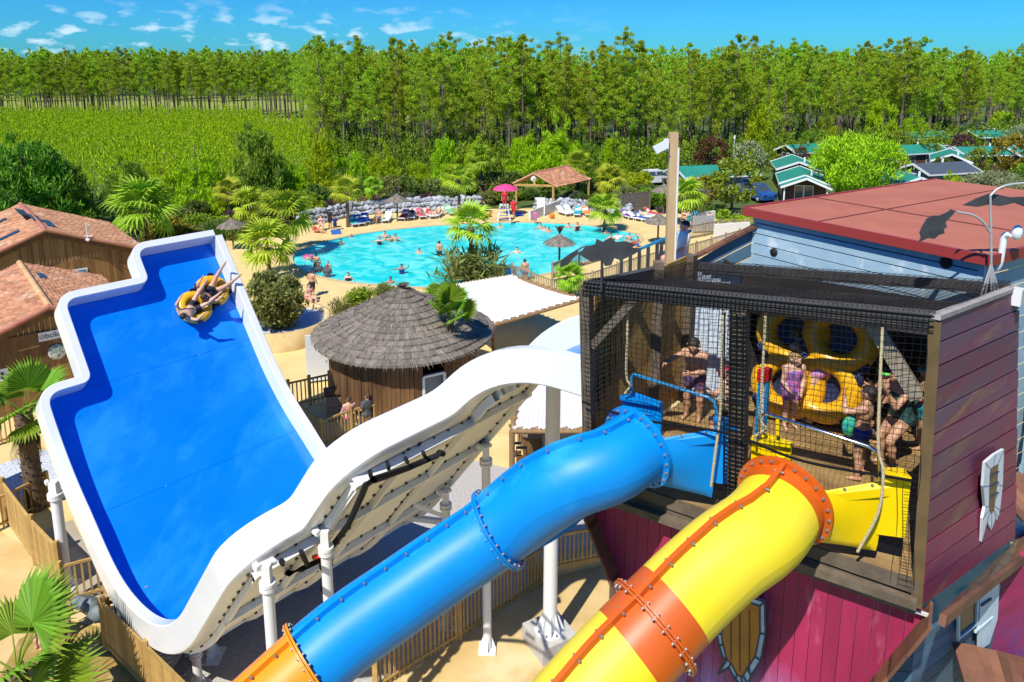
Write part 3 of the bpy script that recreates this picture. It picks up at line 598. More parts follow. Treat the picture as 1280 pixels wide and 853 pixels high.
# purple side wall planks (follow the slope seen in the photograph)
SD = (TBR - TR); SD.z = 0; SDl = SD.length; SD = SD.normalized(); SN = Vector((SD.y, -SD.x, 0))
def W3(x, f, off=0):
    t = TR.lerp(TBR, x); b = BR.lerp(KBR, x); zb = 7.66 + (6.75 - 7.66) * x; zt = 10.95 + (10.5 - 10.95) * x
    z = zb + (zt - zb) * f; q = b.lerp(t, (z - FL) / 2.8); return Vector((q.x, q.y, z)) + SN * off
npk = 13
for k in range(npk):
    f0, f1 = k / npk + .004, (k + 1) / npk - .002
    mb = MB(); o = .012 * ((k * 7) % 3) / 3; mb.add([W3(-.01, f0, .05 + o), W3(1.03, f0, .05 + o), W3(1.03, f1, .05 + o), W3(-.01, f1, .05 + o), W3(-.01, f0, 0), W3(1.03, f0, 0), W3(1.03, f1, 0), W3(-.01, f1, 0)], [(0, 1, 2, 3), (7, 6, 5, 4), (0, 4, 5, 1), (1, 5, 6, 2), (2, 6, 7, 3), (3, 7, 4, 0)])
    mb.build('purple_plank', PURPW, tower)
beam(W3(-.02, 1.008, .02), W3(1.03, 1.008, .02), .10, .05, M('grey_cap', (.42, .38, .34), .8, (.3, .27, .24), 5), 'wall_cap')
# painted shield window on the purple wall
def shield(pts_in, pts_out, pn, pt, nm, parent, paint, fill, barsn=0, off=.06):
    r = empty(nm, RP(*pts_out[0], pt, pn), None, None) if False else None
    O = [RP(x, y, pt, pn) + pn * off for x, y in pts_out]; I = [RP(x, y, pt, pn) + pn * off for x, y in pts_in]; n = len(O)
    mb = MB(); mb.prism([q + pn * .0 for q in O], pn * .03); fr_ = mb.build(nm + '_frame', paint, parent)
    mb = MB(); mb.prism([q + pn * .022 for q in I], pn * .014); mb.build(nm + '_panel', fill, fr_)
    return fr_, I, O
PALEB = M('pale_blue_paint', (.55, .68, .74), .6, (.46, .58, .66), 5, c3=(.66, .76, .80), s3=4)
DKL = M('dark_line_paint', (.03, .05, .09), .6)
pt_ = W3(.5, .5, 0)
so_ = [(1209, 571), (1222, 561), (1234, 555), (1233, 600), (1230, 630), (1232, 650), (1224, 640), (1219, 656), (1213, 644), (1206, 669), (1207, 640), (1210, 626), (1207, 600)]
si_ = [(1216, 579), (1220, 576), (1226, 573), (1225, 598), (1222, 625), (1221.5, 628), (1221, 630), (1218.5, 634), (1217, 632), (1216, 631), (1215.5, 629), (1215, 625), (1215, 600)]
DARKWIN = M('window_void', (.03, .022, .015), .5, (.09, .06, .025), 14)
f_, I_, O_ = shield(si_, so_, SN, pt_, 'shield', tower, M('shield_white', (.80, .84, .86), .6, (.70, .77, .81), 6), DARKWIN, off=.16)
mb = MB(); 
for y in (585, 598, 611): mb.bar(RP(1215, y + 3, pt_, SN) + SN * .20, RP(1226, y - 3, pt_, SN) + SN * .20, .012, .02, SN)
for (x0, y0), (x1, y1) in zip(so_, si_): mb.bar(RP(x0, y0, pt_, SN) + SN * .195, RP(x1, y1, pt_, SN) + SN * .191, .004, .004, SN)
mb.build('lead_line', DKL, f_)
# pink gable below the deck (wider above than below), vertical planks
PT0, PN = BL + FN * -.02 + Vector((0, 0, -.5)), FN
Lt, Rt = F3(-.03, FL - .46, -.02), F3(1.03, FL - .42, -.02)
def pk(x, z):
    f = (FL - .44 - z); l = Lt + FD * (.50 * f) ; r = Rt - FD * (.42 * f); q = l.lerp(r, x); return Vector((q.x, q.y, z))
npk = 27
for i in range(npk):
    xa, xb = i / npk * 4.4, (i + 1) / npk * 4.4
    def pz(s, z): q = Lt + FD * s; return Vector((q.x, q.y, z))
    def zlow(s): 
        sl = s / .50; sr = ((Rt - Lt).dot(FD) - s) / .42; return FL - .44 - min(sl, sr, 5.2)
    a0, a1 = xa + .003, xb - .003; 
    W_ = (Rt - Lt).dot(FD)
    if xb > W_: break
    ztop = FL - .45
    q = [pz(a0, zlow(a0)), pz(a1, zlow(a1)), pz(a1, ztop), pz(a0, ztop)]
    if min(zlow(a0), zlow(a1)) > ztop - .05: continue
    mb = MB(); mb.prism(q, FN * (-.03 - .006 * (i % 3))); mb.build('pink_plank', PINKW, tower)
beam(Lt + FN * .03, Rt + FN * .03 + Vector((0, 0, -.02)), .03, .035, M('pale_edge', (.62, .58, .55), .7), 'edge_strip')
# shingles stepping along the gable's sloping edges
for side, base, dr, k_ in ((0, Lt, FD * .50, 7), (1, Rt, FD * -.42, 14)):
    for i in range(k_):
        a = base + (dr + Vector((0, 0, -1))) * (i * .36) + Vector((0, 0, .0)); b = base + (dr + Vector((0, 0, -1))) * ((i + 1) * .36 + .06); nn = (b - a).normalized().cross(FN)
        mb = MB(); mb.bar(a + FN * (.03) , b + FN * (.05), .42 if side == 0 else .5, .035, nn if nn.z > 0 else -nn); mb.build('shingle', SHINGLE, tower)
# shield on the pink gable
pt_ = PT0
so_ = [(897, 789), (903, 770), (925, 748), (931, 741), (957, 750), (958, 790), (952, 823), (940, 842), (936, 853), (930, 853), (921, 848), (912, 832), (899, 840), (906, 823), (900, 805)]
si_ = [(903, 790), (908, 774), (926, 752), (930, 748), (951, 755), (951, 789), (945, 818), (935, 833), (930, 842), (927, 843), (922, 840), (915, 826), (910, 822), (909, 818), (905, 803)]
OCH = M('ochre_boards', (.58, .25, .025), .65, (.48, .19, .02), 3)
f_, I_, O_ = shield(si_, so_, FN, pt_, 'shield', tower, PALEB, OCH, off=.01)
mb = MB()
for (x0, y0), (x1, y1) in zip(so_, si_): mb.bar(RP(x0, y0, pt_, FN) + FN * .048, RP(x1, y1, pt_, FN) + FN * .048, .02, .008, FN)
for i in range(len(so_)): a, b = so_[i], so_[(i + 1) % len(so_)]; mb.bar(RP(*a, pt_, FN) + FN * .046, RP(*b, pt_, FN) + FN * .046, .022, .01, FN); a, b = si_[i], si_[(i + 1) % len(si_)]; mb.bar(RP(*a, pt_, FN) + FN * .046, RP(*b, pt_, FN) + FN * .046, .018, .01, FN)
for x in (915, 926, 938): mb.bar(RP(x, 760 if x > 920 else 772, pt_, FN) + FN * .05, RP(x, 836 if x > 920 else 822, pt_, FN) + FN * .05, .012, .008, FN)
mb.build('lead_line', DKL, f_)
# entry tubs and rails
def fs(px):      # place along the front edge seen at this column
    return min((abs(proj(BL.lerp(BR, t) + Vector((0, 0, .45)) + FN * .12)[0] - px), t) for t in np.linspace(0, 1, 400))[1]
def tub(owner, r, m, fr, pxs, wall):
    o, e, x, y = fr(.03); pll, pl_, pr_, prr = (BL.lerp(BR, fs(q)) for q in pxs); K = 25; rows = []
    xs = 1 if x.dot(FD) > 0 else -1; T = 8
    for t in np.linspace(0, 1, T):
        row = []
        for j in range(K):
            ss = j / (K - 1); q = math.pi - .65 + (math.pi + 1.3) * ss; A = o + (x * xs * math.cos(q) + Vector((0, 0, 1)) * math.sin(q) + (y - Vector((0, 0, 1))) * math.sin(q)) * r
            zz = wall * (1 - ss / .33) if ss < .33 else wall * (ss - .67) / .33 if ss > .67 else 0; f = 0 if ss < .33 else 1 if ss > .67 else (ss - .33) / .34
            B = pl_.lerp(pr_, f) + Vector((0, 0, .22 + zz * (wall - .22) / wall)) + FN * (.10 - .0 * zz); u = t ** .8; row.append(A.lerp(B, u))
        rows.append(row)
    mb = MB(); mb.grid(rows); cen_ = [(rw[0] + rw[-1]) / 2 for rw in rows]
    out = [[q + (q - c).normalized() * .04 for q in rw] for rw, c in zip(rows, cen_)]; mb.grid(out, flip=True); tb = mb.build('entry_tub', m, owner)
    for j, sg in ((0, -1), (K - 1, 1)):      # broad folded lips along both top edges
        mb = MB(); a = [rw[j] + Vector((0, 0, .01)) for rw in rows]; b = [q + FD * sg * (.05 + .10 * i / T) + Vector((0, 0, -.03)) for i, q in enumerate(a)]; c = [q + Vector((0, 0, -.10)) for q in b]; mb.grid([a, b, c], smooth=False); mb.grid([[q + Vector((0, 0, -.012)) for q in L_] for L_ in (a, b)], smooth=False); mb.build('lip', m, tb)
        mb = MB(); [mb.tube([b[i] * .5 + a[i] * .5, b[i] * .5 + a[i] * .5 + Vector((0, 0, .02))], .018, 6) for i in (2, 5)]; mb.build('lip_bolts', BOLT, tb, 'stuff')
    for a, b in ((pll, pl_), (pr_, prr)):     # upright plates either side of the opening
        mb = MB(); sg = 1 if a is pr_ else -1; near, far_ = (b, a) if sg < 0 else (a, b); z = lambda q, h: Vector((q.x, q.y, FL + h)) + FN * .06
        mb.prism([z(near, .40), z(far_, .46), z(far_, wall + .12), z(far_.lerp(near, .3), wall + .20), z(near, wall + .16)], FN * .06); mb.prism([z(near, wall + .15) + FN * .062, z(far_, wall + .10) + FN * .062, z(far_, wall + .15) + FN * .062, z(near, wall + .20) + FN * .062], FN * .07); mb.build('side_plate', m, tb)
    return tb
tub(bslide, .455, TUBEBLUE, bfr, (776, 824, 890, 920), 1.10); tub(yslide, .465, TUBYEL, yfr, (936, 984, 1096, 1130), 1.03)
def rail(px, m, owner, off, r=.022):
    q = [fpx(x, y, off) for x, y in px]; mb = MB(); mb.tube(q, r, 8); return mb.build('grab_rail', m, owner)
rail([(790, 500), (789, 472), (792, 468), (885, 497), (892, 501), (895, 510), (896, 535)], BLUEP, bslide, .14)
rail([(948, 546), (950, 521), (957, 517), (1085, 558), (1095, 564), (1099, 572), (1100, 600)], CHROME, yslide, .2); rail([(972, 545), (972, 524)], TUBYEL, yslide, .2)
# blue upright banner post with red cap by the middle post
q = fpx(952, 520, -.3); mb = MB(); mb.box(Vector((q.x, q.y, FL + .85)), (.16, .05, 1.7), .5); o_ = mb.build('height_gauge', M('gauge_blue', (.02, .30, .60), .5)); tag(o_, 'slim blue height gauge board with a red top beside the middle post', 'gauge board')
mb = MB(); mb.box(Vector((q.x, q.y, FL + 1.78)), (.18, .07, .16), .5); mb.build('gauge_cap', REDP, o_)
mb = MB(); mb.box(Vector((q.x - .01, q.y - .03, FL + .85)), (.03, .02, 1.6), .5); mb.build('gauge_stripe', WHITE, o_)
# rafts stacked inside
Mx = Matrix.Rotation(R(35), 3, 'Z') @ Matrix.Rotation(R(78), 3, 'X') @ Matrix.Rotation(R(80), 3, 'Z')
def shade_raft(px, py, y, M3, lab): return make_raft('raft', PY(px, py, y), M3, lab, 'raft', 'yellow rafts stored in the tower')
shade_raft(988, 446, 10.85, Matrix.Rotation(R(-20), 3, 'Z') @ Matrix.Rotation(R(75), 3, 'X') @ Matrix.Rotation(R(88), 3, 'Z'), 'yellow double raft stood on end behind the girl in the swimsuit')
shade_raft(1043, 452, 10.5, Matrix.Rotation(R(-35), 3, 'Z') @ Matrix.Rotation(R(78), 3, 'X') @ Matrix.Rotation(R(80), 3, 'Z'), 'yellow double raft stood on end further back by the woman in red')
# lower eave, slate blue lower building at right foot
def plank_wall(p0, p1, z0, z1, k, m, owner, nm, thick=.04, vert=False, z0b=None, z1b=None):
    p0, p1 = Vector((p0[0], p0[1], 0)), Vector((p1[0], p1[1], 0)); n = Vector((p1.y - p0.y, p0.x - p1.x, 0)).normalized(); z0b = z0 if z0b is None else z0b; z1b = z1 if z1b is None else z1b
    for i in range(k):
        f0, f1 = i / k + .012 / k * 2, (i + 1) / k - .012 / k * 2
        if vert: a, b = p0.lerp(p1, f0), p0.lerp(p1, f1); lz = lambda f: (z0 + (z0b - z0) * f, z1 + (z1b - z1) * f); q = [a + Vector((0, 0, lz(f0)[0])), b + Vector((0, 0, lz(f1)[0])), b + Vector((0, 0, lz(f1)[1])), a + Vector((0, 0, lz(f0)[1]))]
        else: q = [p0 + Vector((0, 0, z0 + (z1 - z0) * f0)), p1 + Vector((0, 0, z0b + (z1b - z0b) * f0)), p1 + Vector((0, 0, z0b + (z1b - z0b) * f1)), p0 + Vector((0, 0, z0 + (z1 - z0) * f1))]
        mb = MB(); mb.prism(q, n * -(thick + .008 * (i % 3))); mb.build(nm, m, owner)
# sloping eave boards under the purple wall
U_ = [RP(x, y, W3(.5, .5), SN) + SN * .16 for x, y in ((1158, 757), (1190, 727), (1224, 697), (1256, 668), (1296, 632))]; O_ = [RP(x, y, W3(.5, .5) + SN * .42, SN) for x, y in ((1176, 766), (1204, 745), (1236, 722), (1264, 702), (1300, 678))]
for k in range(4): mb = MB(); mb.prism([U_[k].lerp(U_[k + 1], .01), U_[k].lerp(U_[k + 1], .99), O_[k].lerp(O_[k + 1], .99), O_[k].lerp(O_[k + 1], .01)], Vector((0, 0, -.05 - .02 * (k % 2)))); mb.build('eave_board', (SHINGLE, WOODG, WOODG, SHINGLE)[k], tower)
for k in range(4):
    for t in range(2): a, b = O_[k].lerp(O_[k + 1], t * .5), O_[k].lerp(O_[k + 1], t * .5 + .51); mb = MB(); mb.bar(a + Vector((0, 0, -.07 - .006 * t)) + SN * .02, b + Vector((0, 0, -.07)) + SN * .02, .06, .11); mb.build('eave_trim', SHINGLE, tower)
# ------------------------------------------------------------------ people (one continuous skin surface each, grown from a distance field)
def SKINM(n, c): return M('skin_' + n, c, .5, tuple(x * .86 for x in c), 5, 3, rnd=.06)
SK = [SKINM('fair', (.72, .44, .31)), SKINM('tan', (.58, .32, .19)), SKINM('deep', (.38, .20, .12)), SKINM('pink', (.70, .36, .27))]
def CL(n, c, c2=None, sc=18): return M('cloth_' + n, c, .8, c2, sc, 2, .1, 60)
HAIRM = {'dark': M('hair_dark', (.018, .013, .010), .6, (.04, .028, .02), 40, 2, .5, 90), 'brown': M('hair_brown', (.09, .05, .025), .6, (.05, .027, .014), 40, 2, .5, 90), 'fair': M('hair_fair', (.36, .24, .11), .6, (.22, .13, .05), 40, 2, .5, 90), 'grey': M('hair_grey', (.3, .29, .28), .6, (.2, .19, .18), 40, 2, .5, 90)}
EYEM = M('eye_dark', (.02, .015, .012), .2); LIPM = M('lips', (.36, .12, .09), .5)
def nrm(v): v = np.array(v, float); return v / np.linalg.norm(v)
def skel(h, hk=1.0, spine=(0, 0, 1), hd=(0, 0, 1), look=(0, -1, 0), side=(1, 0, 0), uaL=(.25, 0, -1), faL=(.1, -.15, -1), uaR=(-.25, 0, -1), faR=(-.1, -.15, -1), thL=(.06, 0, -1), shL=(0, .03, -1), thR=(-.06, 0, -1), shR=(0, .03, -1), ftL=(.15, -1, -.1), ftR=(-.15, -1, -.1), hnL=None, hnR=None, hips=None):
    s = nrm(spine); x = nrm(side); hx = nrm(hips) if hips else x; J = {}
    leg = .5 - (hk - 1) * .22; J['pel'] = np.zeros(3); J['waist'] = s * .085; J['chest'] = s * .205; J['shc'] = s * .275 ; J['neck'] = s * .305
    J['head'] = J['neck'] + nrm(hd) * (.085 * hk); J['hup'] = nrm(hd); J['look'] = nrm(look)
    for q, sg, ua, fa, th, sh, ft, hn in (('L', 1, uaL, faL, thL, shL, ftL, hnL), ('R', -1, uaR, faR, thR, shR, ftR, hnR)):
        J['sh' + q] = J['shc'] + x * sg * .105; J['el' + q] = J['sh' + q] + nrm(ua) * .165; J['wr' + q] = J['el' + q] + nrm(fa) * .140; J['hd' + q] = nrm(hn if hn else fa)
        J['hip' + q] = hx * sg * .050 + s * -.005; J['kn' + q] = J['hip' + q] + nrm(th) * (leg * .49); J['an' + q] = J['kn' + q] + nrm(sh) * (leg * .46); J['ft' + q] = nrm(ft)
    for k in J:
        if k not in ('hup', 'look', 'ftL', 'ftR', 'hdL', 'hdR'): J[k] = J[k] * h
    J['h'] = h; J['x'] = x; J['hx'] = hx; J['s'] = s; J['hk'] = hk; J['f'] = nrm(np.cross(x, s)) * -1
    if J['f'] @ J['look'] < -2: J['f'] *= -1
    return J
def body_prims(J, fem=0, wt=1.0, fingers=True):
    h = J['h']; x, hx, s = J['x'], J['hx'], J['s']; f = np.cross(s, x); f = f if True else f
    f = -np.cross(x, s) * -1; f = nrm(np.cross(s, x)) * -1  # towards the belly for side=+x, spine=+z this is -y
    if fem is None: fem = 0
    P_ = []
    def c(a, b, ra, rb, k=.02, t='b'): P_.append((np.array(a, float), np.array(b, float), ra * h, rb * h, k * h, t))
    ch, wa, pe = J['chest'], J['waist'], J['pel']
    c(ch - x * .048 * h, ch + x * .048 * h, .066 * wt, .066 * wt, .03, 't'); c(ch + s * .045 * h - x * .055 * h, ch + s * .045 * h + x * .055 * h, .055, .055, .03, 't')
    c(wa - x * .034 * h, wa + x * .034 * h, .060 * wt, .060 * wt, .04, 't'); c(wa + (f * .012 * h), ch, .058 * wt, .06, .04, 't')
    c(pe - hx * .042 * h, pe + hx * .042 * h, .066 * (1 + .08 * fem), .066 * (1 + .08 * fem), .04, 'p'); c(pe - hx * .036 * h - f * .026 * h - s * .02 * h, pe + hx * .036 * h - f * .026 * h - s * .02 * h, .056, .056, .03, 'p')
    if fem: c(ch + f * .055 * h - x * .04 * h, ch + f * .055 * h - x * .04 * h, .034, .034, .02, 't'); c(ch + f * .055 * h + x * .04 * h, ch + f * .055 * h + x * .04 * h, .034, .034, .02, 't')
    c(J['shc'] - s * .01 * h, J['neck'] + J['hup'] * .03 * h, .036, .030, .02, 'n'); c(J['shL'] * .5 + J['neck'] * .5, J['shR'] * .5 + J['neck'] * .5, .034, .034, .03, 't')
    H, u, l = J['head'], J['hup'], J['look']; hk = J['hk']; l = nrm(l - u * (l @ u)); e = np.cross(u, l)
    c(H + u * .012 * h * hk - l * .010 * h * hk, H + u * .010 * h * hk + l * .008 * h * hk, .055 * hk, .053 * hk, .015, 'h'); c(H - u * .034 * h * hk + l * .030 * h * hk, H + u * .0 * h + l * .018 * h * hk, .030 * hk, .044 * hk, .018, 'h')
    c(H - u * .002 * h * hk + l * .060 * h * hk, H - u * .014 * h * hk + l * .067 * h * hk, .006 * hk, .010 * hk, .006, 'h')
    for sg in (-1, 1): c(H + e * sg * .053 * h * hk - u * .012 * h * hk, H + e * sg * .056 * h * hk + u * .008 * h * hk, .010 * hk, .013 * hk, .004, 'h')
    c(H - u * .040 * h * hk + l * .042 * h * hk, H - u * .040 * h * hk + l * .042 * h * hk, .016 * hk, .016 * hk, .01, 'h')
    for q, sg in (('L', 1), ('R', -1)):
        S_, E_, W_, d = J['sh' + q], J['el' + q], J['wr' + q], J['hd' + q]
        c(S_, S_, .040, .040, .025, 'a' + q); c(S_, E_, .034, .026, .02, 'a' + q); c(E_, E_ * .65 + W_ * .35, .026, .026, .012, 'a' + q); c(E_ * .65 + W_ * .35, W_, .025, .0165, .012, 'a' + q)
        wv = np.cross(d, nrm(J['f'] if abs(d @ J['f']) < .8 else x)); wv = nrm(wv); pn = nrm(np.cross(wv, d)) 
        K_ = W_ + d * .052 * h
        for o in (-.012, 0, .012): c(W_ + d * .012 * h + wv * o * .7 * h, K_ + wv * o * h, .0115, .0105, .008, 'a' + q)
        if fingers:
            for o, ln, sp in ((-.018, .036, -.10), (-.006, .043, -.03), (.006, .041, .04), (.018, .032, .12)):
                a = K_ + wv * o * h; m = a + (d + wv * sp + pn * .12 * sg) * ln * .5 * h; c(a, m, .0066, .0062, .003, 'a' + q); c(m, m + (d * .9 + wv * sp + pn * .45 * sg) * ln * .5 * h, .0062, .005, .003, 'a' + q)
            a = W_ + d * .016 * h - wv * .014 * h; m = a + (d * .6 - wv * .7 + pn * .2) * .026 * h; c(a, m, .0085, .0072, .006, 'a' + q); c(m, m + (d * .85 - wv * .25) * .022 * h, .0072, .006, .003, 'a' + q)
        else: c(K_, K_ + d * .03 * h, .013, .010, .006, 'a' + q)
        Hp, Kn, An, ft = J['hip' + q], J['kn' + q], J['an' + q], J['ft' + q]
        c(Hp, Kn, .060 * (1 + .06 * fem) * (wt ** .5), .036, .03, 'l' + q); c(Kn, Kn, .037, .037, .012, 'l' + q); d2 = nrm(An - Kn); bk = -nrm(ft - d2 * (ft @ d2) + 1e-9)
        c(Kn + d2 * .02 * h, Kn * .62 + An * .38 + bk * .010 * h, .034, .036, .015, 'l' + q); c(Kn * .62 + An * .38 + bk * .008 * h, An, .035, .022, .015, 'l' + q)
        c(An + d2 * .012 * h - ft * .018 * h, An + d2 * .020 * h + ft * .060 * h, .022, .017, .012, 'l' + q); c(An + d2 * .022 * h + ft * .06 * h, An + d2 * .026 * h + ft * .098 * h, .017, .011, .010, 'l' + q)
    return P_
def field(P_, lo, hi, hs, grow=0.0):
    nx = [int(math.ceil((hi[i] - lo[i]) / hs)) + 1 for i in range(3)]; F = np.full(nx, 9.0, np.float32); ax = [lo[i] + hs * np.arange(nx[i]) for i in range(3)]
    for a, b, ra, rb, k, _ in P_:
        mg = max(ra, rb) + grow + k + 2.5 * hs; l = np.minimum(a, b) - mg; u = np.maximum(a, b) + mg
        sl = tuple(slice(max(0, int((l[i] - lo[i]) / hs)), min(nx[i], int((u[i] - lo[i]) / hs) + 2)) for i in range(3))
        X = np.stack(np.meshgrid(*[ax[i][sl[i]] for i in range(3)], indexing='ij'), -1); ba = b - a; L2 = ba @ ba
        t = np.clip(((X - a) @ ba) / L2, 0, 1) if L2 > 1e-10 else np.zeros(X.shape[:3]); d = np.linalg.norm(X - (a + t[..., None] * ba), axis=-1) - (ra + (rb - ra) * t) - grow
        f = F[sl]; hh = np.maximum(k - np.abs(f - d), 0); F[sl] = np.minimum(f, d) - hh * hh / (4 * k)
    return F, ax
def surfnet(F, lo, hs):
    s = F < 0; nx, ny, nz = F.shape; c = [s[i:nx - 1 + i, j:ny - 1 + j, k:nz - 1 + k] for i in (0, 1) for j in (0, 1) for k in (0, 1)]
    sm = sum(x.astype(np.int8) for x in c); act = (sm > 0) & (sm < 8); idx = -np.ones(act.shape, np.int64); cells = np.argwhere(act); idx[act] = np.arange(len(cells))
    acc = np.zeros((len(cells), 3)); cnt = np.zeros(len(cells)); I, J_, K = cells.T; g = lambda o: F[I + o[0], J_ + o[1], K + o[2]]
    cs = [(i, j, k) for i in (0, 1) for j in (0, 1) for k in (0, 1)]
    for a in cs:
        for x in range(3):
            if a[x]: continue
            b = list(a); b[x] = 1; fa, fb = g(a), g(b); m = (fa < 0) != (fb < 0); t = np.where(m, fa / np.where(m, fa - fb, 1), 0); p_ = np.tile(np.array(a, float), (len(cells), 1)); p_[:, x] += t
            acc += np.where(m[:, None], p_, 0); cnt += m
    V = np.array(lo) + hs * (cells + acc / cnt[:, None]); Q = []
    for x in range(3):
        y, z = (x + 1) % 3, (x + 2) % 3; A = np.moveaxis(s, (x, y, z), (0, 1, 2)); D = np.moveaxis(idx, (x, y, z), (0, 1, 2)); e = A[:-1, 1:-1, 1:-1] != A[1:, 1:-1, 1:-1]; ed = np.argwhere(e)
        if not len(ed): continue
        i, j, k = ed[:, 0], ed[:, 1] + 1, ed[:, 2] + 1; q = np.stack([D[i, j - 1, k - 1], D[i, j, k - 1], D[i, j, k], D[i, j - 1, k]], 1); fl = ~A[i, j, k]; q[fl] = q[fl][:, ::-1]; Q.append(q)
    Q = np.concatenate(Q); Q = Q[(Q >= 0).all(1)]; return V, Q
def sdf_mesh(name, P_, hs, cuts=(), grow=0.0, sub=None, noise=0):
    a = np.array([np.minimum(p_[0], p_[1]) - max(p_[2], p_[3]) for p_ in P_]).min(0) - grow - 3 * hs; b = np.array([np.maximum(p_[0], p_[1]) + max(p_[2], p_[3]) for p_ in P_]).max(0) + grow + 3 * hs
    F, ax = field(P_, a, b, hs, grow)
    if cuts or sub or noise:
        X = np.stack(np.meshgrid(*ax, indexing='ij'), -1)
        for o, d in cuts: F = np.maximum(F, (X - o) @ np.array(d))
        if noise: F = F + noise * np.sin(X[..., 0] * 90 + 3 * np.sin(X[..., 2] * 60)) * np.sin(X[..., 1] * 80 + X[..., 2] * 70)
        for o, r in (sub or []): F = np.maximum(F, r - np.linalg.norm(X - o, axis=-1))
    V, Q = surfnet(F, a, hs); return qmesh(name, V, Q, True)
def make_person(J, hs, fem=0, wt=1.0, skin=0, hair='dark', hairlen=0, wear=(), face=True, fingers=True):
    """wear: list of (kind, material): trunks, shorts, brief, top, suit, shirt. returns Empty with body, hair, clothing at the origin, feet down"""
    P_ = body_prims(J, fem, wt, fingers); h = J['h']; r = empty('person', (0, 0, 0)); s, x = J['s'], J['x']
    link('body', sdf_mesh('body', P_, hs), SK[skin], r)
    H, u, l, hk = J['head'], J['hup'], J['look'], J['hk']; l = nrm(l - u * (l @ u)); e = np.cross(u, l)
    if hair:
        hp = [(H + u * .018 * h * hk - l * .012 * h * hk, H + u * .016 * h * hk + l * .004 * h * hk, .058 * h * hk, .056 * h * hk, .01 * h, 'h')]
        if hairlen > 0: hp += [(H + e * o * h * hk - l * .030 * h * hk, H + e * o * 1.2 * h * hk - l * .048 * h * hk - u * hairlen * h, .036 * h * hk, .026 * h, .02 * h, 'h') for o in (-.02, .02)]
        if hairlen == -1: hp += [(H + u * .06 * h * hk - l * .035 * h * hk, H + u * .065 * h * hk - l * .04 * h * hk, .026 * h, .026 * h, .01 * h, 'h')]
        if hairlen == -2: hp += [(H + u * .0 * h - l * .02 * h + e * o * h, H - u * .03 * h - l * .03 * h + e * o * h, .05 * h, .045 * h, .02 * h, 'h') for o in (-.03, 0, .03)]
        link('hair', sdf_mesh('hair', hp, max(hs * .9, .006), cuts=[(H - u * .035 * h * hk, -u - l * .3)] if hairlen <= 0 and hairlen != -2 else (), sub=[(H - u * .022 * h * hk + l * .058 * h * hk, .058 * h * hk)], noise=.004 if hs < .02 else 0), HAIRM[hair], r)
    if face:
        mb = MB(); [mb.ball(H + u * .006 * h * hk + l * .0515 * h * hk + e * sg * .020 * h * hk, .0075 * h * hk, 8) for sg in (-1, 1)]; link('eyes', mb.mesh('eyes'), EYEM, r)
        mb = MB(); mb.tube([H - u * .030 * h * hk + l * .0545 * h * hk + e * o * .016 * h * hk for o in (-1, -.4, .4, 1)], [.002 * h, .0042 * h, .0042 * h, .002 * h], 6); link('lips', mb.mesh('lips'), LIPM, r)
        if hs < .02: mb = MB(); [mb.tube([H + u * (.019 - .004 * abs(o - .5)) * h * hk + l * (.055 - .012 * o) * h * hk + e * sg * (.010 + .02 * o) * h * hk for o in (0, .5, 1)], .0025 * h, 5) for sg in (-1, 1)]; link('eyebrows', mb.mesh('eyebrows'), HAIRM[hair or 'dark'], r)
    tr = [p_ for p_ in P_ if p_[5] in ('p',)]; to = [p_ for p_ in P_ if p_[5] == 't']
    def legs(fr): return [(J['hip' + q], J['hip' + q] + (J['kn' + q] - J['hip' + q]) * fr, .060 * h * (wt ** .5), (.060 - .022 * fr) * h, .03 * h, 'l') for q in 'LR']
    ch = max(hs * .9, .007)
    for kind, m in wear:
        if kind == 'trunks': pr, g, cu = tr + legs(.42), .008, [(s * .062 * h, s)]
        elif kind == 'shorts': pr, g, cu = tr + legs(.80), .014, [(s * .062 * h, s)]
        elif kind == 'brief': pr, g, cu = tr + legs(.05), .006, [(s * .035 * h, s)]
        elif kind == 'top': pr, g, cu = to, .006, [(J['chest'] + s * .028 * h, s), (J['chest'] - s * .030 * h, -s)]
        elif kind == 'suit': pr, g, cu = to + tr + legs(.05), .006, [(J['chest'] + s * .055 * h, s)]
        elif kind == 'shirt': pr, g, cu = to + [p_ for p_ in P_ if p_[5] == 'p'] + [(J['sh' + q], J['sh' + q] + (J['el' + q] - J['sh' + q]) * .6, .046 * h, .040 * h, .02 * h, 'a') for q in 'LR'], .014, [(s * -.03 * h, -s)]
        elif kind == 'dress': pr, g, cu = to + tr + legs(.75), .016, [(J['chest'] + s * .055 * h, s)]
        link({'trunks': 'swim_trunks', 'shorts': 'shorts', 'brief': 'swim_briefs', 'top': 'bikini_top', 'suit': 'swimsuit', 'shirt': 'shirt', 'dress': 'dress'}[kind], sdf_mesh('clothing', pr, ch, cuts=cu, grow=max(g, hs * .25)), m, r)
    lo = min(min(v.co.z for v in c.data.vertices) for c in r.children if c.name.startswith('body'))
    for c in r.children: c.location.z = -lo
    r['_lo'] = -lo
    return r
def place(r, loc, face, label, group=None):   # face: heading the person looks along, as a ground vector
    r.location = loc; r.rotation_euler.z = math.atan2(face[0], -face[1]) if face is not None else 0
    tag(r, label, 'person', group); 
    if '_lo' in r.keys(): del r['_lo']
    return r
NAVY, BLACKC, REDC, PINKC = CL('navy', (.012, .03, .16)), CL('black', (.015, .015, .018)), CL('red', (.60, .02, .025)), CL('pink', (.75, .12, .30))
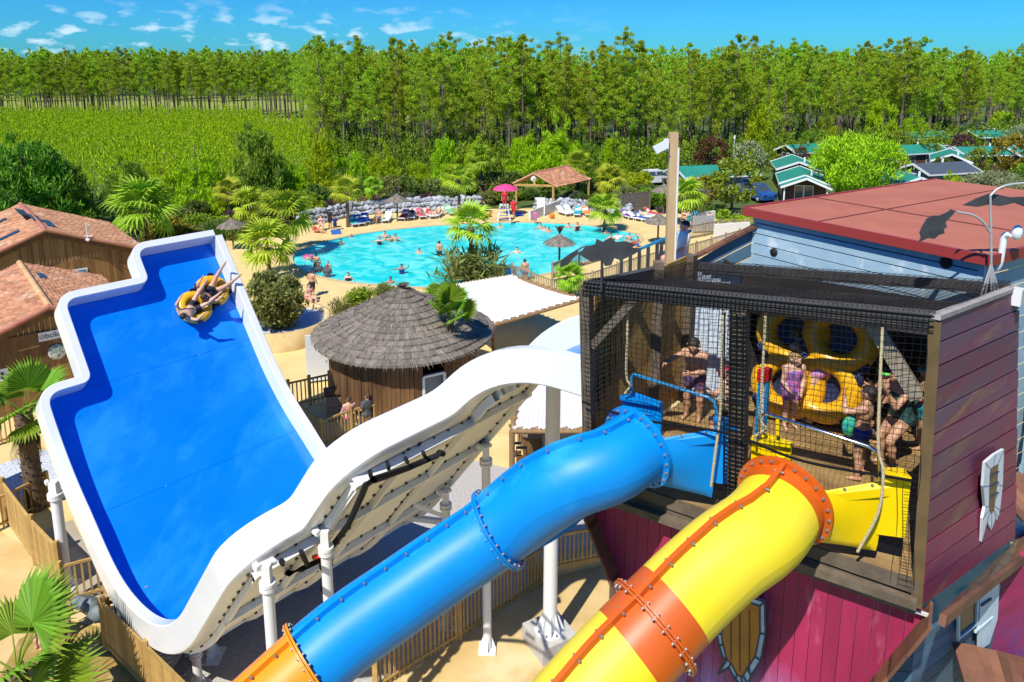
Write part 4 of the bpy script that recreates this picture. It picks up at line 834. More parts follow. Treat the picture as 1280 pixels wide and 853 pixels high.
# --- the nine on the tower
hh_ = .0105
def px_face(a, b): v = P(*b, 8) - P(*a, 8); return (v.x, v.y)
toR = (FD.x, FD.y); toL = (-FD.x, -FD.y); out_ = (FN.x, FN.y); inn = (-FN.x, -FN.y)
J = skel(1.45, 1.10, spine=(0, -.14, 1), hd=(0, -.55, 1), look=(.1, -1, -.6), uaR=(-.75, -.5, -.55), faR=(-.45, -.6, -.35), uaL=(.15, -.42, -.9), faL=(-.75, -.55, -.12), thL=(.10, -.12, -1), shL=(-.02, .16, -1), thR=(-.10, -.10, -1), shR=(-.03, .14, -1), hnR=(-.4, -.6, -.55))
place(make_person(J, hh_, wear=[('trunks', CL('floral', (.015, .035, .16), (.25, .10, .12), 16))], skin=1), P(866, 524, 8.0), (-.55, -.85), 'dark haired boy in navy patterned trunks standing above the blue tube slide')
J = skel(1.4, 1.12, spine=(0, -.1, 1), hd=(0, -.25, 1), look=(-.3, -1, -.35), uaR=(-.3, -.5, -.8), faR=(.25, -.8, .5), uaL=(.3, -.4, -.9), faL=(-.4, -.8, .4), thL=(.25, -.95, -.35), shL=(0, .0, -1), thR=(-.2, -.95, -.35), shR=(0, .0, -1))
b2 = place(make_person(J, hh_, wear=[('trunks', CL('blackgreen', (.012, .014, .014), (.04, .12, .03), 14))], hair='brown', skin=0), P(915, 552, 8.05), (-.8, -.5), 'child in black trunks sitting with a red ball against the middle post')
bl = P(908, 467, 8.75); mb = MB(); mb.ball(bl, .125, 18); tag(mb.build('ball', M('ball_red', (.42, .012, .05), .45)), 'dark red ball held by the child beside the middle post', 'ball')
mb = MB(); q_ = P(917, 555, 8.0); mb.box(q_ + Vector((.05, .12, .15)), (.4, .35, .3)); tag(mb.build('step_box', WOODT), 'low wooden step box under the child with the red ball', 'step')
J = skel(1.28, 1.14, spine=(0, -.05, 1), hd=(-.05, -.25, 1), look=(.45, -1, -.45), uaL=(.12, -.15, -1), faL=(-.45, -.55, -.8), uaR=(-.15, -.1, -1), faR=(.42, -.55, -.8), thL=(.03, 0, -1), thR=(-.03, 0, -1))
place(make_person(J, hh_, fem=0, wear=[('suit', CL('swirl', (.14, .16, .50), (.65, .15, .38), 13)), ('trunks', CL('swirl2', (.10, .14, .48), (.60, .14, .40), 13))], hair='fair', hairlen=.10, skin=0), P(986, 534, 8.0), (.1, -1), 'fair haired girl in a pink and blue swimsuit standing with hands clasped')
J = skel(1.66, 1.0, spine=(.25, -.75, .72), hd=(.1, -1, .35), look=(0, -.6, -1), side=(1, .1, -.2), uaL=(.2, -.75, -.6), faL=(0, -.9, -.3), uaR=(-.15, -.85, -.4), faR=(0, -.95, -.2), thL=(.20, .06, -1), shL=(.03, .03, -1), thR=(-.20, .0, -1), shR=(-.05, .05, -1))
place(make_person(J, hh_, fem=1, wear=[('brief', CL('lilac', (.62, .36, .62), (.70, .25, .50), 18)), ('top', CL('lilac'[:5], (.5, .3, .5)))], hair='fair', hairlen=.05, skin=0), P(1020, 527, 8.0), (-.25, .95), 'person in lilac bikini bottoms bending over the yellow rafts')
J = skel(1.64, 1.0, uaL=(.3, -.1, -1), faL=(-.3, -.7, -.5), uaR=(-.3, -.1, -1), faR=(.3, -.8, -.3))
place(make_person(J, hh_, fem=1, wear=[('brief', CL('magenta', (.62, .01, .09))), ('top', CL('magenta', (.62, .01, .09)))], hair='dark', hairlen=.08, skin=1), P(1058, 519, 8.0), (-.4, -1), 'person in a red bikini standing in the shade at the back')
J = skel(1.38, 1.12, spine=(.04, .06, 1), hd=(0, .1, 1), look=(-.2, -1, .0), uaR=(-.95, -.1, -.35), faR=(-.9, -.35, -.25), uaL=(.25, -.75, -.25), faL=(-.55, -.25, .95), thL=(.10, -.03, -1), shL=(.02, .06, -1), thR=(-.10, .0, -1), shR=(-.02, .06, -1), hnR=(-.9, -.2, -.3))
place(make_person(J, hh_, wear=[('trunks', CL('royal', (.012, .05, .30)))], hair='dark', skin=1), P(1072, 597, 8.0) , (-.75, .55), 'boy in royal blue trunks shading his eyes with one hand on the rail')
J = skel(1.58, 1.02, spine=(0, -.22, 1), hd=(0, -.25, 1), look=(0, -1, -.1), uaR=(-.1, -.6, -.7), faR=(.1, -.55, .85), uaL=(.1, -.7, -.6), faL=(-.15, -.5, .85), thL=(.12, -.75, -.75), shL=(0, .25, -1), thR=(-.12, -.6, -.85), shR=(0, .2, -1))
place(make_person(J, hh_, fem=1, wear=[('suit', CL('darkgreen', (.010, .03, .03), (.02, .09, .08), 12))], hair='dark', hairlen=-2, skin=1), P(1121, 582, 8.0), (-.95, -.2), 'curly haired person in a dark swimsuit crouching with hands to their face')
J = skel(1.34, 1.12, uaR=(-.3, -.4, -.8), faR=(.3, -.9, .5), uaL=(.3, -.4, -.8), faL=(-.3, -.9, .5))
k1 = place(make_person(J, hh_ * 1.2, wear=[('trunks', CL('teal', (.01, .20, .24)))], hair='brown', skin=1), P(1148, 560, 8.0), (-.9, .3), 'child in teal trunks with a green and cyan cap at the right end')
k2 = place(make_person(skel(1.22, 1.14, uaL=(.2, -.4, -.9), faL=(-.2, -.9, .6), uaR=(-.2, -.4, -.9), faR=(.2, -.9, .5)), hh_ * 1.2, wear=[('trunks', BLACKC)], hair='dark', skin=1), P(1098, 552, 8.0), (-.9, .25), 'small child in green goggles behind the boy in royal blue')
CYANC, LIME = M('cap_cyan', (.01, .35, .55), .5), M('cap_lime', (.10, .62, .08), .5)
def headband(pr, h, m, m2, tilt=.25):
    b = [c for c in pr.children if c.name.startswith('hair')][0]; zt = max(v.co.z for v in b.data.vertices) + b.location.z; cx = sum(v.co.x for v in b.data.vertices) / len(b.data.vertices); cy = sum(v.co.y for v in b.data.vertices) / len(b.data.vertices)
    mb = MB(); r0 = .067 * h * 1.13; mb.lathe([(r0, -.025), (r0 + .014, -.02), (r0 + .014, .02), (r0, .025)], (cx, cy - .01, zt - .075 * h * 1.1), 20); link('goggle_strap', mb.mesh('goggle_strap'), m, pr)
    mb = MB(); [mb.ball((cx + sg * .032, cy - r0 - .012, zt - .075 * h * 1.1), (.032, .016, .024), 8) for sg in (-1, 1)]; link('goggles', mb.mesh('goggles'), m2, pr)
headband(k1, 1.34, CYANC, LIME); headband(k2, 1.22, LIME, LIME)
bs = P(1063, 533, 8.3); mb = MB(); mb.ball(bs, (.13, .07, .17), 12); tag(mb.build('float_bag', M('bag_lime', (.06, .50, .12), .5, (.02, .3, .45), 9)), 'bright green and cyan swim float held beside the boy in royal blue', 'float')
# --- raft with two riders on the blue bed
u0, b0 = 8.9, -1.05
def floorpt(px, py):
    best = None
    for u in np.linspace(2.5, 10, 76):
        for b in np.linspace(-5.9, 0, 60):
            q = proj(S(u, b, 0)); e = (q[0] - px) ** 2 + (q[1] - py) ** 2
            if best is None or e < best[0]: best = (e, u, b)
    return best[1], best[2]
u0, b0 = floorpt(253, 375); o_, eu, nn_ = hframe(u0); ctr = S(u0, b0, .02)
ua_, ba_ = floorpt(242, 388); uc_, bc_ = floorpt(277, 356); axv = (S(uc_, bc_) - S(ua_, ba_)).normalized(); ayv = nn_.cross(axv).normalized()
RM = Matrix((axv, ayv, nn_)).transposed()
raft = make_raft('raft', ctr, RM, 'yellow figure of eight raft carrying two riders up the blue slide', 'raft')
def rider(cx, skin, hair, wear, fem, label, spread):
    # lies in the ring: local x towards the feet, z away from the bed
    J = skel(1.70, 1.0, spine=(0, .92, .42), hd=(0, .55, .85), look=(0, -.9, .5), uaL=(.8, .1, .75), faL=(.25, -.75, .65), uaR=(-.7, -.1, .7), faR=(-.1, -.8, .6), thL=(spread, -.80, .62), shL=(spread * .6, -.75, .62), thR=(-spread, -.80, .58), shR=(-spread * .5, -.75, .66), ftL=(.1, -.4, .9), ftR=(-.1, -.4, .9))
    r = make_person(J, .021, fem=fem, wear=wear, skin=skin, hair=hair, hairlen=.04 if fem else 0)
    for c in r.children: c.location.z = 0
    B3 = Matrix((ayv, -axv, nn_)).transposed()      # person -y (feet) points along +axis
    r.rotation_euler = B3.to_euler(); r.location = ctr + axv * cx + nn_ * .27; tag(r, label, 'person'); del r['_lo']; return r
rider(-.55, 0, 'dark', [('trunks', BLACKC)], 0, 'rear rider leaning back in the raft with arms and legs raised', .30)
rider(.38, 1, 'dark', [('suit', BLACKC)], 1, 'front rider in the raft with legs raised towards the white rim', .34)
# ------------------------------------------------------------------ plants
def LM(n, c, isl=.35, rnd=.14, tr=.22): return M('leaf_' + n, c, .6, None, isl=isl, rnd=rnd, transl=tr, spec=.25)
PALMG = LM('palm', (.27, .43, .02)); PALMY = LM('palm_pale', (.38, .50, .03)); PALMD = LM('palm_dry', (.34, .24, .10)); BARK = M('bark', (.14, .10, .065), .95, (.07, .05, .035), 9, 5, .6, 20); PBARK = M('palm_bark', (.17, .115, .07), .95, (.09, .06, .035), 12, 5, .8, 24)
def fan_leaf(n=26, rad=1.0, droop=.25, pet=.7, spread=2.5, split=.55):
    """one fan leaf along +x, petiole from the origin; real blades with folds"""
    mb = MB(); mb.tube([(0, 0, 0), (pet * .5, 0, .05), (pet, 0, 0)], [.022, .016, .012], 5, smooth=True)
    for i in range(n):
        a = (i / (n - 1) - .5) * spread; d = Vector((math.cos(a), math.sin(a), 0)); sd = Vector((-math.sin(a), math.cos(a), 0)); L = rad * (.78 + .22 * math.cos(a * .6)) * (.94 + .12 * ((i * 37) % 10) / 10)
        w1 = L * split * spread / n * .54; o = Vector((pet, 0, 0)); zf = .018 * rad
        p1 = o + d * L * split; p2 = o + d * L * .82 + Vector((0, 0, -droop * L * .35)); p3 = o + d * L + Vector((0, 0, -droop * L))
        vs = [o, p1 - sd * w1 + Vector((0, 0, -zf)), p1 + Vector((0, 0, zf)), p1 + sd * w1 + Vector((0, 0, -zf)), p2 - sd * w1 * .55, p2 + sd * w1 * .55, p3]
        mb.add(vs, [(0, 1, 2), (0, 2, 3), (1, 4, 2), (2, 4, 5), (2, 5, 3), (4, 6, 5)])
    return mb
LEAFBIG = fan_leaf(34, 1.0, .16, .85, 3.6, .72).mesh('leaf'); LEAFBIG.materials.append(LM('big_palm', (.17, .33, .02), .3, .1, .3))
LEAFDRY = fan_leaf(20, .8, .9, .6, 1.4, .3).mesh('dead_leaf'); LEAFDRY.materials.append(PALMD)
def leaf_rot(az, el, roll=0): return Matrix.Rotation(az, 4, 'Z') @ Matrix.Rotation(-el, 4, 'Y') @ Matrix.Rotation(roll, 4, 'X')
def big_palm(loc, hgt, specs, label, lean=(0, 0), rad=.15, dry=(), trunk=True):
    r = empty('fan_palm', loc, label, 'palm tree'); top = Vector((lean[0], lean[1], hgt))
    if trunk:
        mb = MB(); pts = [Vector((lean[0] * t * t, lean[1] * t * t, hgt * t)) for t in np.linspace(0, 1, 12)]; mb.tube(pts, [rad * (1.15 - .2 * t) for t in np.linspace(0, 1, 12)], 12)
        rg = random.Random(int(abs(loc[0]) * 100))
        for k in range(int(hgt * 44)):
            t = (k + .5) / (hgt * 44); a = k * 2.4; c = Vector((lean[0] * t * t, lean[1] * t * t, hgt * t)); d = Vector((math.cos(a), math.sin(a), 0)); rr = rad * (1.15 - .2 * t)
            s_ = Vector((-d.y, d.x, 0)) * .05; mb.add([c + d * rr * .9 - s_, c + d * rr * .9 + s_, c + d * (rr + .05) + s_ * .5 + Vector((0, 0, .11)), c + d * (rr + .05) - s_ * .5 + Vector((0, 0, .11))], [(0, 1, 2, 3), (3, 2, 1, 0)])
        o = link('trunk', mb.mesh('trunk'), PBARK, r)
    for az, el, sc, roll in specs:
        o = bpy.data.objects.new('leaf', LEAFBIG); COL.objects.link(o); o.parent = r; o.matrix_local = Matrix.Translation(top) @ leaf_rot(az, el, roll) @ Matrix.Scale(sc, 4)
    for az, el, sc in dry:
        o = bpy.data.objects.new('dead_leaf', LEAFDRY); COL.objects.link(o); o.parent = r; o.matrix_local = Matrix.Translation(top + Vector((0, 0, -.1))) @ leaf_rot(az, el) @ Matrix.Scale(sc, 4)
    return r
def palm_crown(n, rad, seed, mini=.1, mx=1.3, blades=15):
    rg = random.Random(seed); mb = MB()
    for i in range(n):
        az = i * 2.39996 + rg.random() * .5; el = mx - (mx - (-.75)) * (i / n) ** 1.1 + rg.uniform(-.15, .15); lf = fan_leaf(blades, rad * rg.uniform(.45, .62), .45, rad * .45, 3.2, .55); m = leaf_rot(az, el, rg.uniform(-.5, .5)); mb.add([m @ Vector(v) for v in lf.v], lf.f)
    return mb.mesh('crown')
PCROWN = [palm_crown(22, 1.5, s) for s in range(4)]
for me_ in PCROWN: me_.materials.append(PALMG)
PCROWNY = [m_.copy() for m_ in PCROWN]
for me_ in PCROWNY: me_.materials.clear(); me_.materials.append(PALMY)
def palm(px, py, base_y, sc, label, pale=False, k=0, tr=.13):
    """crown centre at pixel (px,py), foot on the ground below at the row base_y"""
    g = P(px, base_y, 0); c = PY(px, py, g.y); r = empty('fan_palm', Vector((c.x, g.y, 0)), label, 'palm tree', 'palms round the pool'); hgt = c.z
    mb = MB(); mb.tube([(0, 0, -.1), (.03, .02, hgt * .5), (0, 0, hgt)], [tr * 1.3, tr, tr * .9], 9); mb.lathe([(tr * .9, -.9), (tr * 1.9, -.5), (tr * 1.7, -.1), (.03, .05)], (0, 0, hgt), 9); link('trunk', mb.mesh('trunk'), PBARK, r)
    o = bpy.data.objects.new('crown', (PCROWNY if pale else PCROWN)[k % 4]); COL.objects.link(o); o.parent = r; o.location.z = hgt; o.scale = (sc,) * 3; o.rotation_euler.z = k * 1.7; return r
for a in [(180, 262, 322, 1.5, 'large fan palm behind the timber lodge roofs', 0, 0), (286, 240, 277, .8, 'small yellowish palm on a thin trunk left of the rock wall', 1, 1), (311, 256, 294, .95, 'pale yellow palm beside the top of the blue slide', 1, 2), (357, 268, 318, 1.25, 'bushy palm at the left tip of the pool', 0, 3), (334, 308, 348, 1.15, 'palm over the round planter beside the slide rim', 1, 0),
          (433, 240, 284, .85, 'palm standing at the rock wall among the blue loungers', 1, 1), (466, 233, 266, .6, 'thin palm behind the rock wall above the thatched parasol', 0, 2), (573, 224, 273, .95, 'tall pale palm at the far pool edge', 1, 3), (601, 200, 245, 1.0, 'palm half hidden behind the tall pale palm', 0, 0), (722, 208, 252, 1.0, 'palm leaning over the tiled pavilion roof', 0, 1),
          (762, 224, 256, 1.0, 'palm in front of the wooden screen fence', 1, 2), (756, 262, 289, .95, 'palm at the right end of the pool water', 1, 3), (857, 246, 282, 1.1, 'yellow palm behind the wooden pole', 1, 0), (711, 346, 368, .62, 'low palm beside the picket fence near the canopy', 0, 2), (686, 240, 256, .7, 'spiky low palm in front of the pavilion', 0, 1), (588, 284, 352, 1.0, 'palm sticking out of the olive shrub over the pool', 1, 1), (618, 385, 398, .5, 'small palm top in front of the white canopy', 0, 3), (905, 272, 286, .45, 'tiny palm by the white path wall', 0, 0)]:
    palm(a[0], a[1], a[2], a[3] * 1.22, a[4], a[5], a[6])
def shrub_mesh(seed, n=26, ln=.22, wd=.08, per=34, flat=.75, rad=.33, up=.3):
    rg = np.random.default_rng(seed); d = rg.normal(size=(n, 3)); d /= np.linalg.norm(d, axis=1, keepdims=True); C = d * (.35 + .42 * rg.random((n, 1))) * [1, 1, flat] + [0, 0, .72 * flat + .05]; C[:, 2] = np.maximum(C[:, 2], .12)
    V, Q = leaves(C, rad * (.7 + .6 * rg.random(n)), per, ln, wd, rg, up, .85); V[:, 2] = np.maximum(V[:, 2], .0); return qmesh('foliage', V, Q)
SHR = [shrub_mesh(s, 34, .19, .07, 60) for s in range(3)]; SHRW = [shrub_mesh(10 + s, 30, .42, .05, 30, .8, .34, .9) for s in range(2)]; SHRF = [shrub_mesh(20 + s, 90, .12, .05, 90, .8, .22) for s in range(2)]
LEAFM = {k: LM('shrub_' + k, c) for k, c in dict(green=(.20, .32, .02), dark=(.09, .155, .02), olive=(.20, .25, .06), bright=(.36, .54, .012), grey=(.13, .15, .09), purple=(.11, .055, .055), yellow=(.30, .27, .02), silver=(.30, .36, .17), bronze=(.13, .075, .025), pink=(.28, .12, .13)).items()}
def shrub(px, py, sx, sz, col, label, kind=0, group='shrubs round the pool', z=0, k=0):
    """foot at pixel, sx half width in metres, sz height"""
    g = P(px, py, z); r = empty('shrub', g, label, 'shrub', group, rz=(px * 7 % 63) / 10.); me = (SHR, SHRW, SHRF)[kind]; me = me[k % len(me)]
    o = bpy.data.objects.new('foliage', me); COL.objects.link(o); o.parent = r; o.scale = (sx, sx, sz / 1.35)
    if not me.materials: me.materials.append(LEAFM[col])
    o.material_slots[0].link = 'OBJECT'; o.material_slots[0].material = LEAFM[col]
    mb = MB(); [mb.tube([(0, 0, -.1), (.3 * sx * math.cos(a), .3 * sx * math.sin(a), sz * .6)], [.05, .02], 5) for a in (.4, 2.3, 4.4)]; link('stem', mb.mesh('stem'), BARK, r); return r
# planter with the big bush
pc = P(352, 430, 0); plr = empty('round_planter', pc, 'curved sand coloured planter wall with white pebbles holding the big olive bush', 'planter')
mb = MB(); A = P(386, 436, 0); B = P(337, 445, 0); cc = P(345, 405, 0); rad = 2.45
cc = Vector((pc.x - .35, pc.y + 1.2, 0)); mb.lathe([(rad, 0), (rad, .95), (rad - .18, .95), (rad - .18, .7)], cc, 40); mb.build('wall', SAND, plr); mb = MB(); mb.lathe([(rad - .18, .72), (0, .76)], cc, 30); mb.build('pebble_bed', WGRAVEL, plr)
sb = P(345, 412, .7); shrub(345, 410, 1.95, 3.0, 'olive', 'big dark olive bush in the curved planter beside the slide', 2, z=.7)
for a in [(590, 352, 3.0, 2.6, 'olive', 'feathery olive shrub reaching over the near pool edge', 1), (452, 385, 1.2, 1.3, 'green', 'low leafy shrub above the thatched roof left of centre', 0), (425, 392, .8, .9, 'olive', 'low shrub tip at the left of the hut roof', 1), (485, 374, 1.0, 1.0, 'olive', 'low shrub behind the thatched roof peak', 0), (548, 372, .9, .9, 'green', 'low shrub between hut roof and white canopy', 0)]: shrub(*a)
rg = random.Random(3)
cols = ['green', 'dark', 'olive', 'grey', 'purple', 'green', 'bright', 'yellow', 'dark', 'pink', 'bronze']
LBL = {'green': 'mid green', 'dark': 'dark green', 'olive': 'olive green', 'grey': 'grey green', 'purple': 'purple leaved', 'bright': 'bright green', 'yellow': 'yellow green', 'pink': 'pink flowered', 'bronze': 'bronze leaved', 'silver': 'silver leaved'}
def hedge(pts, n, smin, smax, grp, where, cs, z=0):
    for i in range(n):
        t = i / max(1, n - 1) * (len(pts) - 1); j = min(int(t), len(pts) - 2); f = t - j; px = pts[j][0] + (pts[j + 1][0] - pts[j][0]) * f + rg.uniform(-4, 4); py = pts[j][1] + (pts[j + 1][1] - pts[j][1]) * f + rg.uniform(-2.5, 2.5)
        c = rg.choice(cs); s = rg.uniform(smin, smax); shrub(px, py, s, s * rg.uniform(.9, 1.4), c, f'{LBL[c]} shrub {where}', rg.choice((0, 0, 1, 2)), grp, k=i)
hedge([(250, 292), (330, 283), (375, 272), (440, 264), (520, 259), (600, 255), (660, 250)], 46, .8, 1.7, 'shrubs behind the rock wall', 'in the bed behind the grey rock wall', cols)
hedge([(230, 280), (330, 268), (440, 255), (520, 249), (600, 244), (640, 240)], 26, 1.2, 2.2, 'shrubs behind the rock wall', 'in the bed behind the grey rock wall', ['green', 'dark', 'green', 'olive', 'bright', 'dark'])
hedge([(700, 256), (760, 262), (820, 258), (850, 262)], 22, .8, 1.6, 'shrubs right of the pavilion', 'in the bed right of the tiled pavilion', cols)
hedge([(720, 244), (800, 248), (850, 250)], 10, 1.0, 1.8, 'shrubs right of the pavilion', 'in the bed right of the tiled pavilion', ['green', 'dark', 'olive'])
hedge([(860, 268), (930, 280), (960, 276)], 10, .7, 1.3, 'shrubs by the path wall', 'beside the path right of the wooden pole', ['green', 'bright', 'olive', 'dark'])
hedge([(205, 312), (250, 300), (300, 296)], 14, .9, 1.6, 'shrubs behind the blue slide', 'behind the top of the blue slide', ['grey', 'olive', 'yellow', 'dark', 'purple', 'green'])
hedge([(160, 300), (200, 305), (215, 290)], 8, 1.1, 1.8, 'shrubs by the lodge', 'beside the end of the timber lodge', ['green', 'grey', 'yellow', 'dark'])
for a in [(730, 253, .9, 1.6, 'bright', 'clipped round bright green bush at the rock wall', 2), (462, 262, .6, 1.6, 'bright', 'small upright bright green bush behind the rock wall', 2), (800, 242, 1.8, 2.6, 'bright', 'round bright green bush before the parked white car', 2)]: shrub(*a)
# ------------------------------------------------------------------ rock wall: every stone a part
ROCKM = M('rock', (.42, .45, .48), .9, (.25, .27, .30), 2.2, 5, .4, 8, rnd=.25)
rw = empty('rock_wall', P(520, 267, 0), 'long low wall of pale grey boulders behind the loungers', 'rock wall')
def rock_mesh(seed):
    bm = bmesh.new(); bmesh.ops.create_icosphere(bm, subdivisions=1, radius=.5); rg = random.Random(seed)
    for v in bm.verts: v.co *= rg.uniform(.78, 1.15); v.co.z *= .8
    me = bpy.data.meshes.new('stone'); bm.to_mesh(me); bm.free(); me.materials.append(ROCKM); return me
ROCKS = [rock_mesh(s) for s in range(6)]
def rocks(pts, n, owner, zmax, s0=.45, s1=.85):
    o0 = Vector(owner.location)
    for i in range(n):
        t = (i + rg.random()) / n * (len(pts) - 1); j = min(int(t), len(pts) - 2); f = t - j; g = P(pts[j][0] + (pts[j + 1][0] - pts[j][0]) * f, pts[j][1] + (pts[j + 1][1] - pts[j][1]) * f, 0)
        lv = i % 3; s = rg.uniform(s0, s1); o = bpy.data.objects.new('stone', ROCKS[i % 6]); COL.objects.link(o); o.parent = owner; o.location = Vector((g.x, g.y + lv * .28, lv * zmax / 3 + s * .25)) - o0; o.scale = (s * 1.25, s, s * .95); o.rotation_euler = (rg.random() * .6, rg.random() * .6, rg.random() * 6)
rocks([(372, 284), (405, 278), (440, 270), (480, 266.5), (520, 264.5), (560, 263), (600, 262)], 225, rw, 1.25)
rw2 = empty('rock_wall', P(745, 264, 0), 'grey boulder wall beside the white board right of the pavilion', 'rock wall'); rocks([(668, 262), (715, 262.5), (760, 266), (790, 269)], 70, rw2, .95)
# ------------------------------------------------------------------ thatched parasols
def thatch_roof(mb, rad, h, n=28, tuft=True, z=0, layers=4):
    for k in range(layers):
        r0, r1 = rad * (1 - k / layers) + .05, rad * (1 - (k + 1.15) / layers); z0, z1 = z + h * k / layers - .04, z + h * (k + 1.15) / layers; r1 = max(r1, .02)
        for i in range(n):
            a0, a1 = 2 * math.pi * i / n, 2 * math.pi * (i + 1) / n; j = .93 + .1 * ((i * 7 + k * 3) % 5) / 5
            mb.add([(r0 * j * math.cos(a0), r0 * j * math.sin(a0), z0), (r0 * j * math.cos(a1), r0 * j * math.sin(a1), z0), (r1 * math.cos(a1), r1 * math.sin(a1), z1), (r1 * math.cos(a0), r1 * math.sin(a0), z1)], [(0, 1, 2, 3)])
def parasol(px, py, rad, hgt, label, top=True):
    g = P(px, py, 0); r = empty('thatched_parasol', g, label, 'parasol', 'thatched parasols')
    mb = MB(); mb.tube([(0, 0, 0), (0, 0, hgt)], .07, 8); link('pole', mb.mesh('pole'), WOODG, r)
    mb = MB(); thatch_roof(mb, rad, rad * .55, z=hgt - .1); link('canopy', mb.mesh('canopy'), THATCH, r)
    if top: mb = MB(); [mb.add([(0, 0, hgt + rad * .42), (.10 * math.cos(a) - .08 * math.sin(a), .1 * math.sin(a) + .08 * math.cos(a), hgt + rad * .42 + .5), (.34 * math.cos(a), .34 * math.sin(a), hgt + rad * .42 + .62)], [(0, 1, 2), (2, 1, 0)]) for a in np.linspace(0, 6.28, 14)]; link('tuft', mb.mesh('tuft'), THATCH, r)
parasol(497, 277, 1.05, 2.0, 'thatched parasol among the loungers at the rock wall'); parasol(699, 336, 1.1, 1.9, 'thatched parasol at the near right pool edge with a tuft on top'); parasol(822, 306, 1.15, 1.9, 'thatched parasol left of the wooden pole on the sand'); parasol(829, 268, 1.2, 2.3, 'thatched parasol partly hidden by the wooden pole'); parasol(292, 312, 1.1, 1.9, 'thatched parasol just behind the rim of the blue slide')
g = P(632, 270, 0); r = empty('pink_parasol', g, 'bright pink parasol shading the lifeguard chair', 'parasol'); mb = MB(); mb.tube([(0, 0, 0), (0, 0, 3.0)], .03, 6); link('pole', mb.mesh('pole'), WHITE, r); mb = MB(); mb.lathe([(1.2, 2.45), (1.0, 2.62), (.6, 2.82), (0, 2.95)], (0, 0, 0), 8, smooth=False); link('canopy', mb.mesh('canopy'), M('pink_canvas', (.75, .05, .22), .7), r)
# ------------------------------------------------------------------ pavilion with a tiled roof
def tiles(a, b, c, d, rows, cols_, name, owner, m=TILE, lift=.0, rest=True):
    """barrel tile field: a-b eave, d-c ridge; one course at a time with curved tiles"""
    a, b, c, d = map(Vector, (a, b, c, d)); n = (b - a).cross(d - a).normalized()
    if n.z < 0: n = -n
    mb = MB()
    for i in range(rows):
        f0, f1 = i / rows - .012, (i + 1.12) / rows
        if f1 > 1: f1 = 1.0
        for j in range(cols_):
            g0, g1 = j / cols_, (j + 1) / cols_; gm = (g0 + g1) / 2; q = lambda g, f: (a.lerp(b, g)).lerp(d.lerp(c, g), f)
            h = (a - b).length / cols_ * .33; jt = .012 * ((i * 5 + j * 3) % 4)
            p0, p1, p2 = q(g0, f0) + n * (.03 + jt), q(gm, f0) + n * (.03 + h + jt), q(g1, f0) + n * (.03 + jt); r0, r1, r2 = q(g0, f1) + n * .01, q(gm, f1) + n * (.01 + h), q(g1, f1) + n * .01
            mb.add([p0, p1, p2, r0, r1, r2], [(0, 1, 4, 3), (1, 2, 5, 4)], smooth=False)
    mb.add([a, b, c, d], [(0, 1, 2, 3)]); o = mb.build(name, m, owner); o['kind'] = 'stuff'; return o
def ridge(pts, owner, r=.11): mb = MB(); mb.tube([Vector(p_) for p_ in pts], r, 8); mb.build('ridge_tiles', SHINGLE if False else TILE, owner)
e0 = P(644, 262, 0); pav = empty('pool_pavilion', Vector((e0.x + 2, e0.y + 1.5, 0)), 'open timber pavilion with a clay tile roof at the far pool edge', 'pavilion')
apx = PY(667, 217, e0.y); fl = Vector((apx.x - 2.0, e0.y - .2, apx.z - .95)); fr2 = Vector((apx.x + 2.2, e0.y - .4, apx.z - 1.25)); rd = Vector((3.6, 3.2, .25))
tiles(fr2, fr2 + rd, apx + rd, apx, 10, 18, 'roof_tiles', pav); tiles(fl + rd, fl, apx, apx + rd, 9, 16, 'roof_tiles', pav); ridge([apx + Vector((0, 0, .05)), apx + rd + Vector((0, 0, .05))], pav); ridge([fl, apx], pav, .09); ridge([fr2, apx], pav, .09)
for a in (fl + Vector((.35, .15, -.1)), fr2 + Vector((-.35, .15, 0)), fl + rd + Vector((.35, -.2, -.1)), fr2 + rd + Vector((-.3, -.2, 0))): mb = MB(); mb.bar((a.x, a.y, 0), (a.x, a.y, a.z), .2, .2, (0, 1, 0)); mb.build('post', WOODT, pav)
mb = MB(); mb.bar(fl + Vector((.1, .1, -.12)), fr2 + Vector((-.1, .1, .1)), .15, .2); mb.bar(apx + Vector((0, .1, -.15)), (fl + fr2) / 2 + Vector((0, .1, 0)), .15, .15, (0, 1, 0)); mb.build('tie_beam', WOODT, pav)
mb = MB(); c = apx + Vector((0, -.02, -.55)); mb.lathe([(0, .03), (.28, .03), (.28, 0)], c, 16, ax=(Vector((1, 0, 0)), Vector((0, 0, 1)), Vector((0, -1, 0)))); mb.build('round_sign', M('clock_pale', (.6, .66, .72), .5), pav)
mb = MB(); g = P(690, 268, 0); mb.bar(P(662, 276, 0) + Vector((0, 0, .4)), P(700, 262, 0) + Vector((0, 0, .5)), .2, .9); tag(mb.build('foot_bath_wall', M('pale_render', (.62, .62, .58), .8)), 'pale low wall of the foot bath under the pavilion', 'low wall')
mb = MB(); g = P(755 - 0, 273, 0); g = P(675.5, 276, 0); g = P(676, 272, 0)
g = P(757 if False else 675, 272, 0)
mb = MB(); q = P(676, 268, 0); mb.box(P(676, 270, 0) + Vector((0, 0, .95)), (.75, .08, 1.5)); [mb.box(P(676, 270, 0) + Vector((sx_, 0, .1)), (.06, .4, .2)) for sx_ in (-.3, .3)]; tag(mb.build('notice_board', WHITE), 'plain white upright board standing on the sand by the rocks', 'notice board')
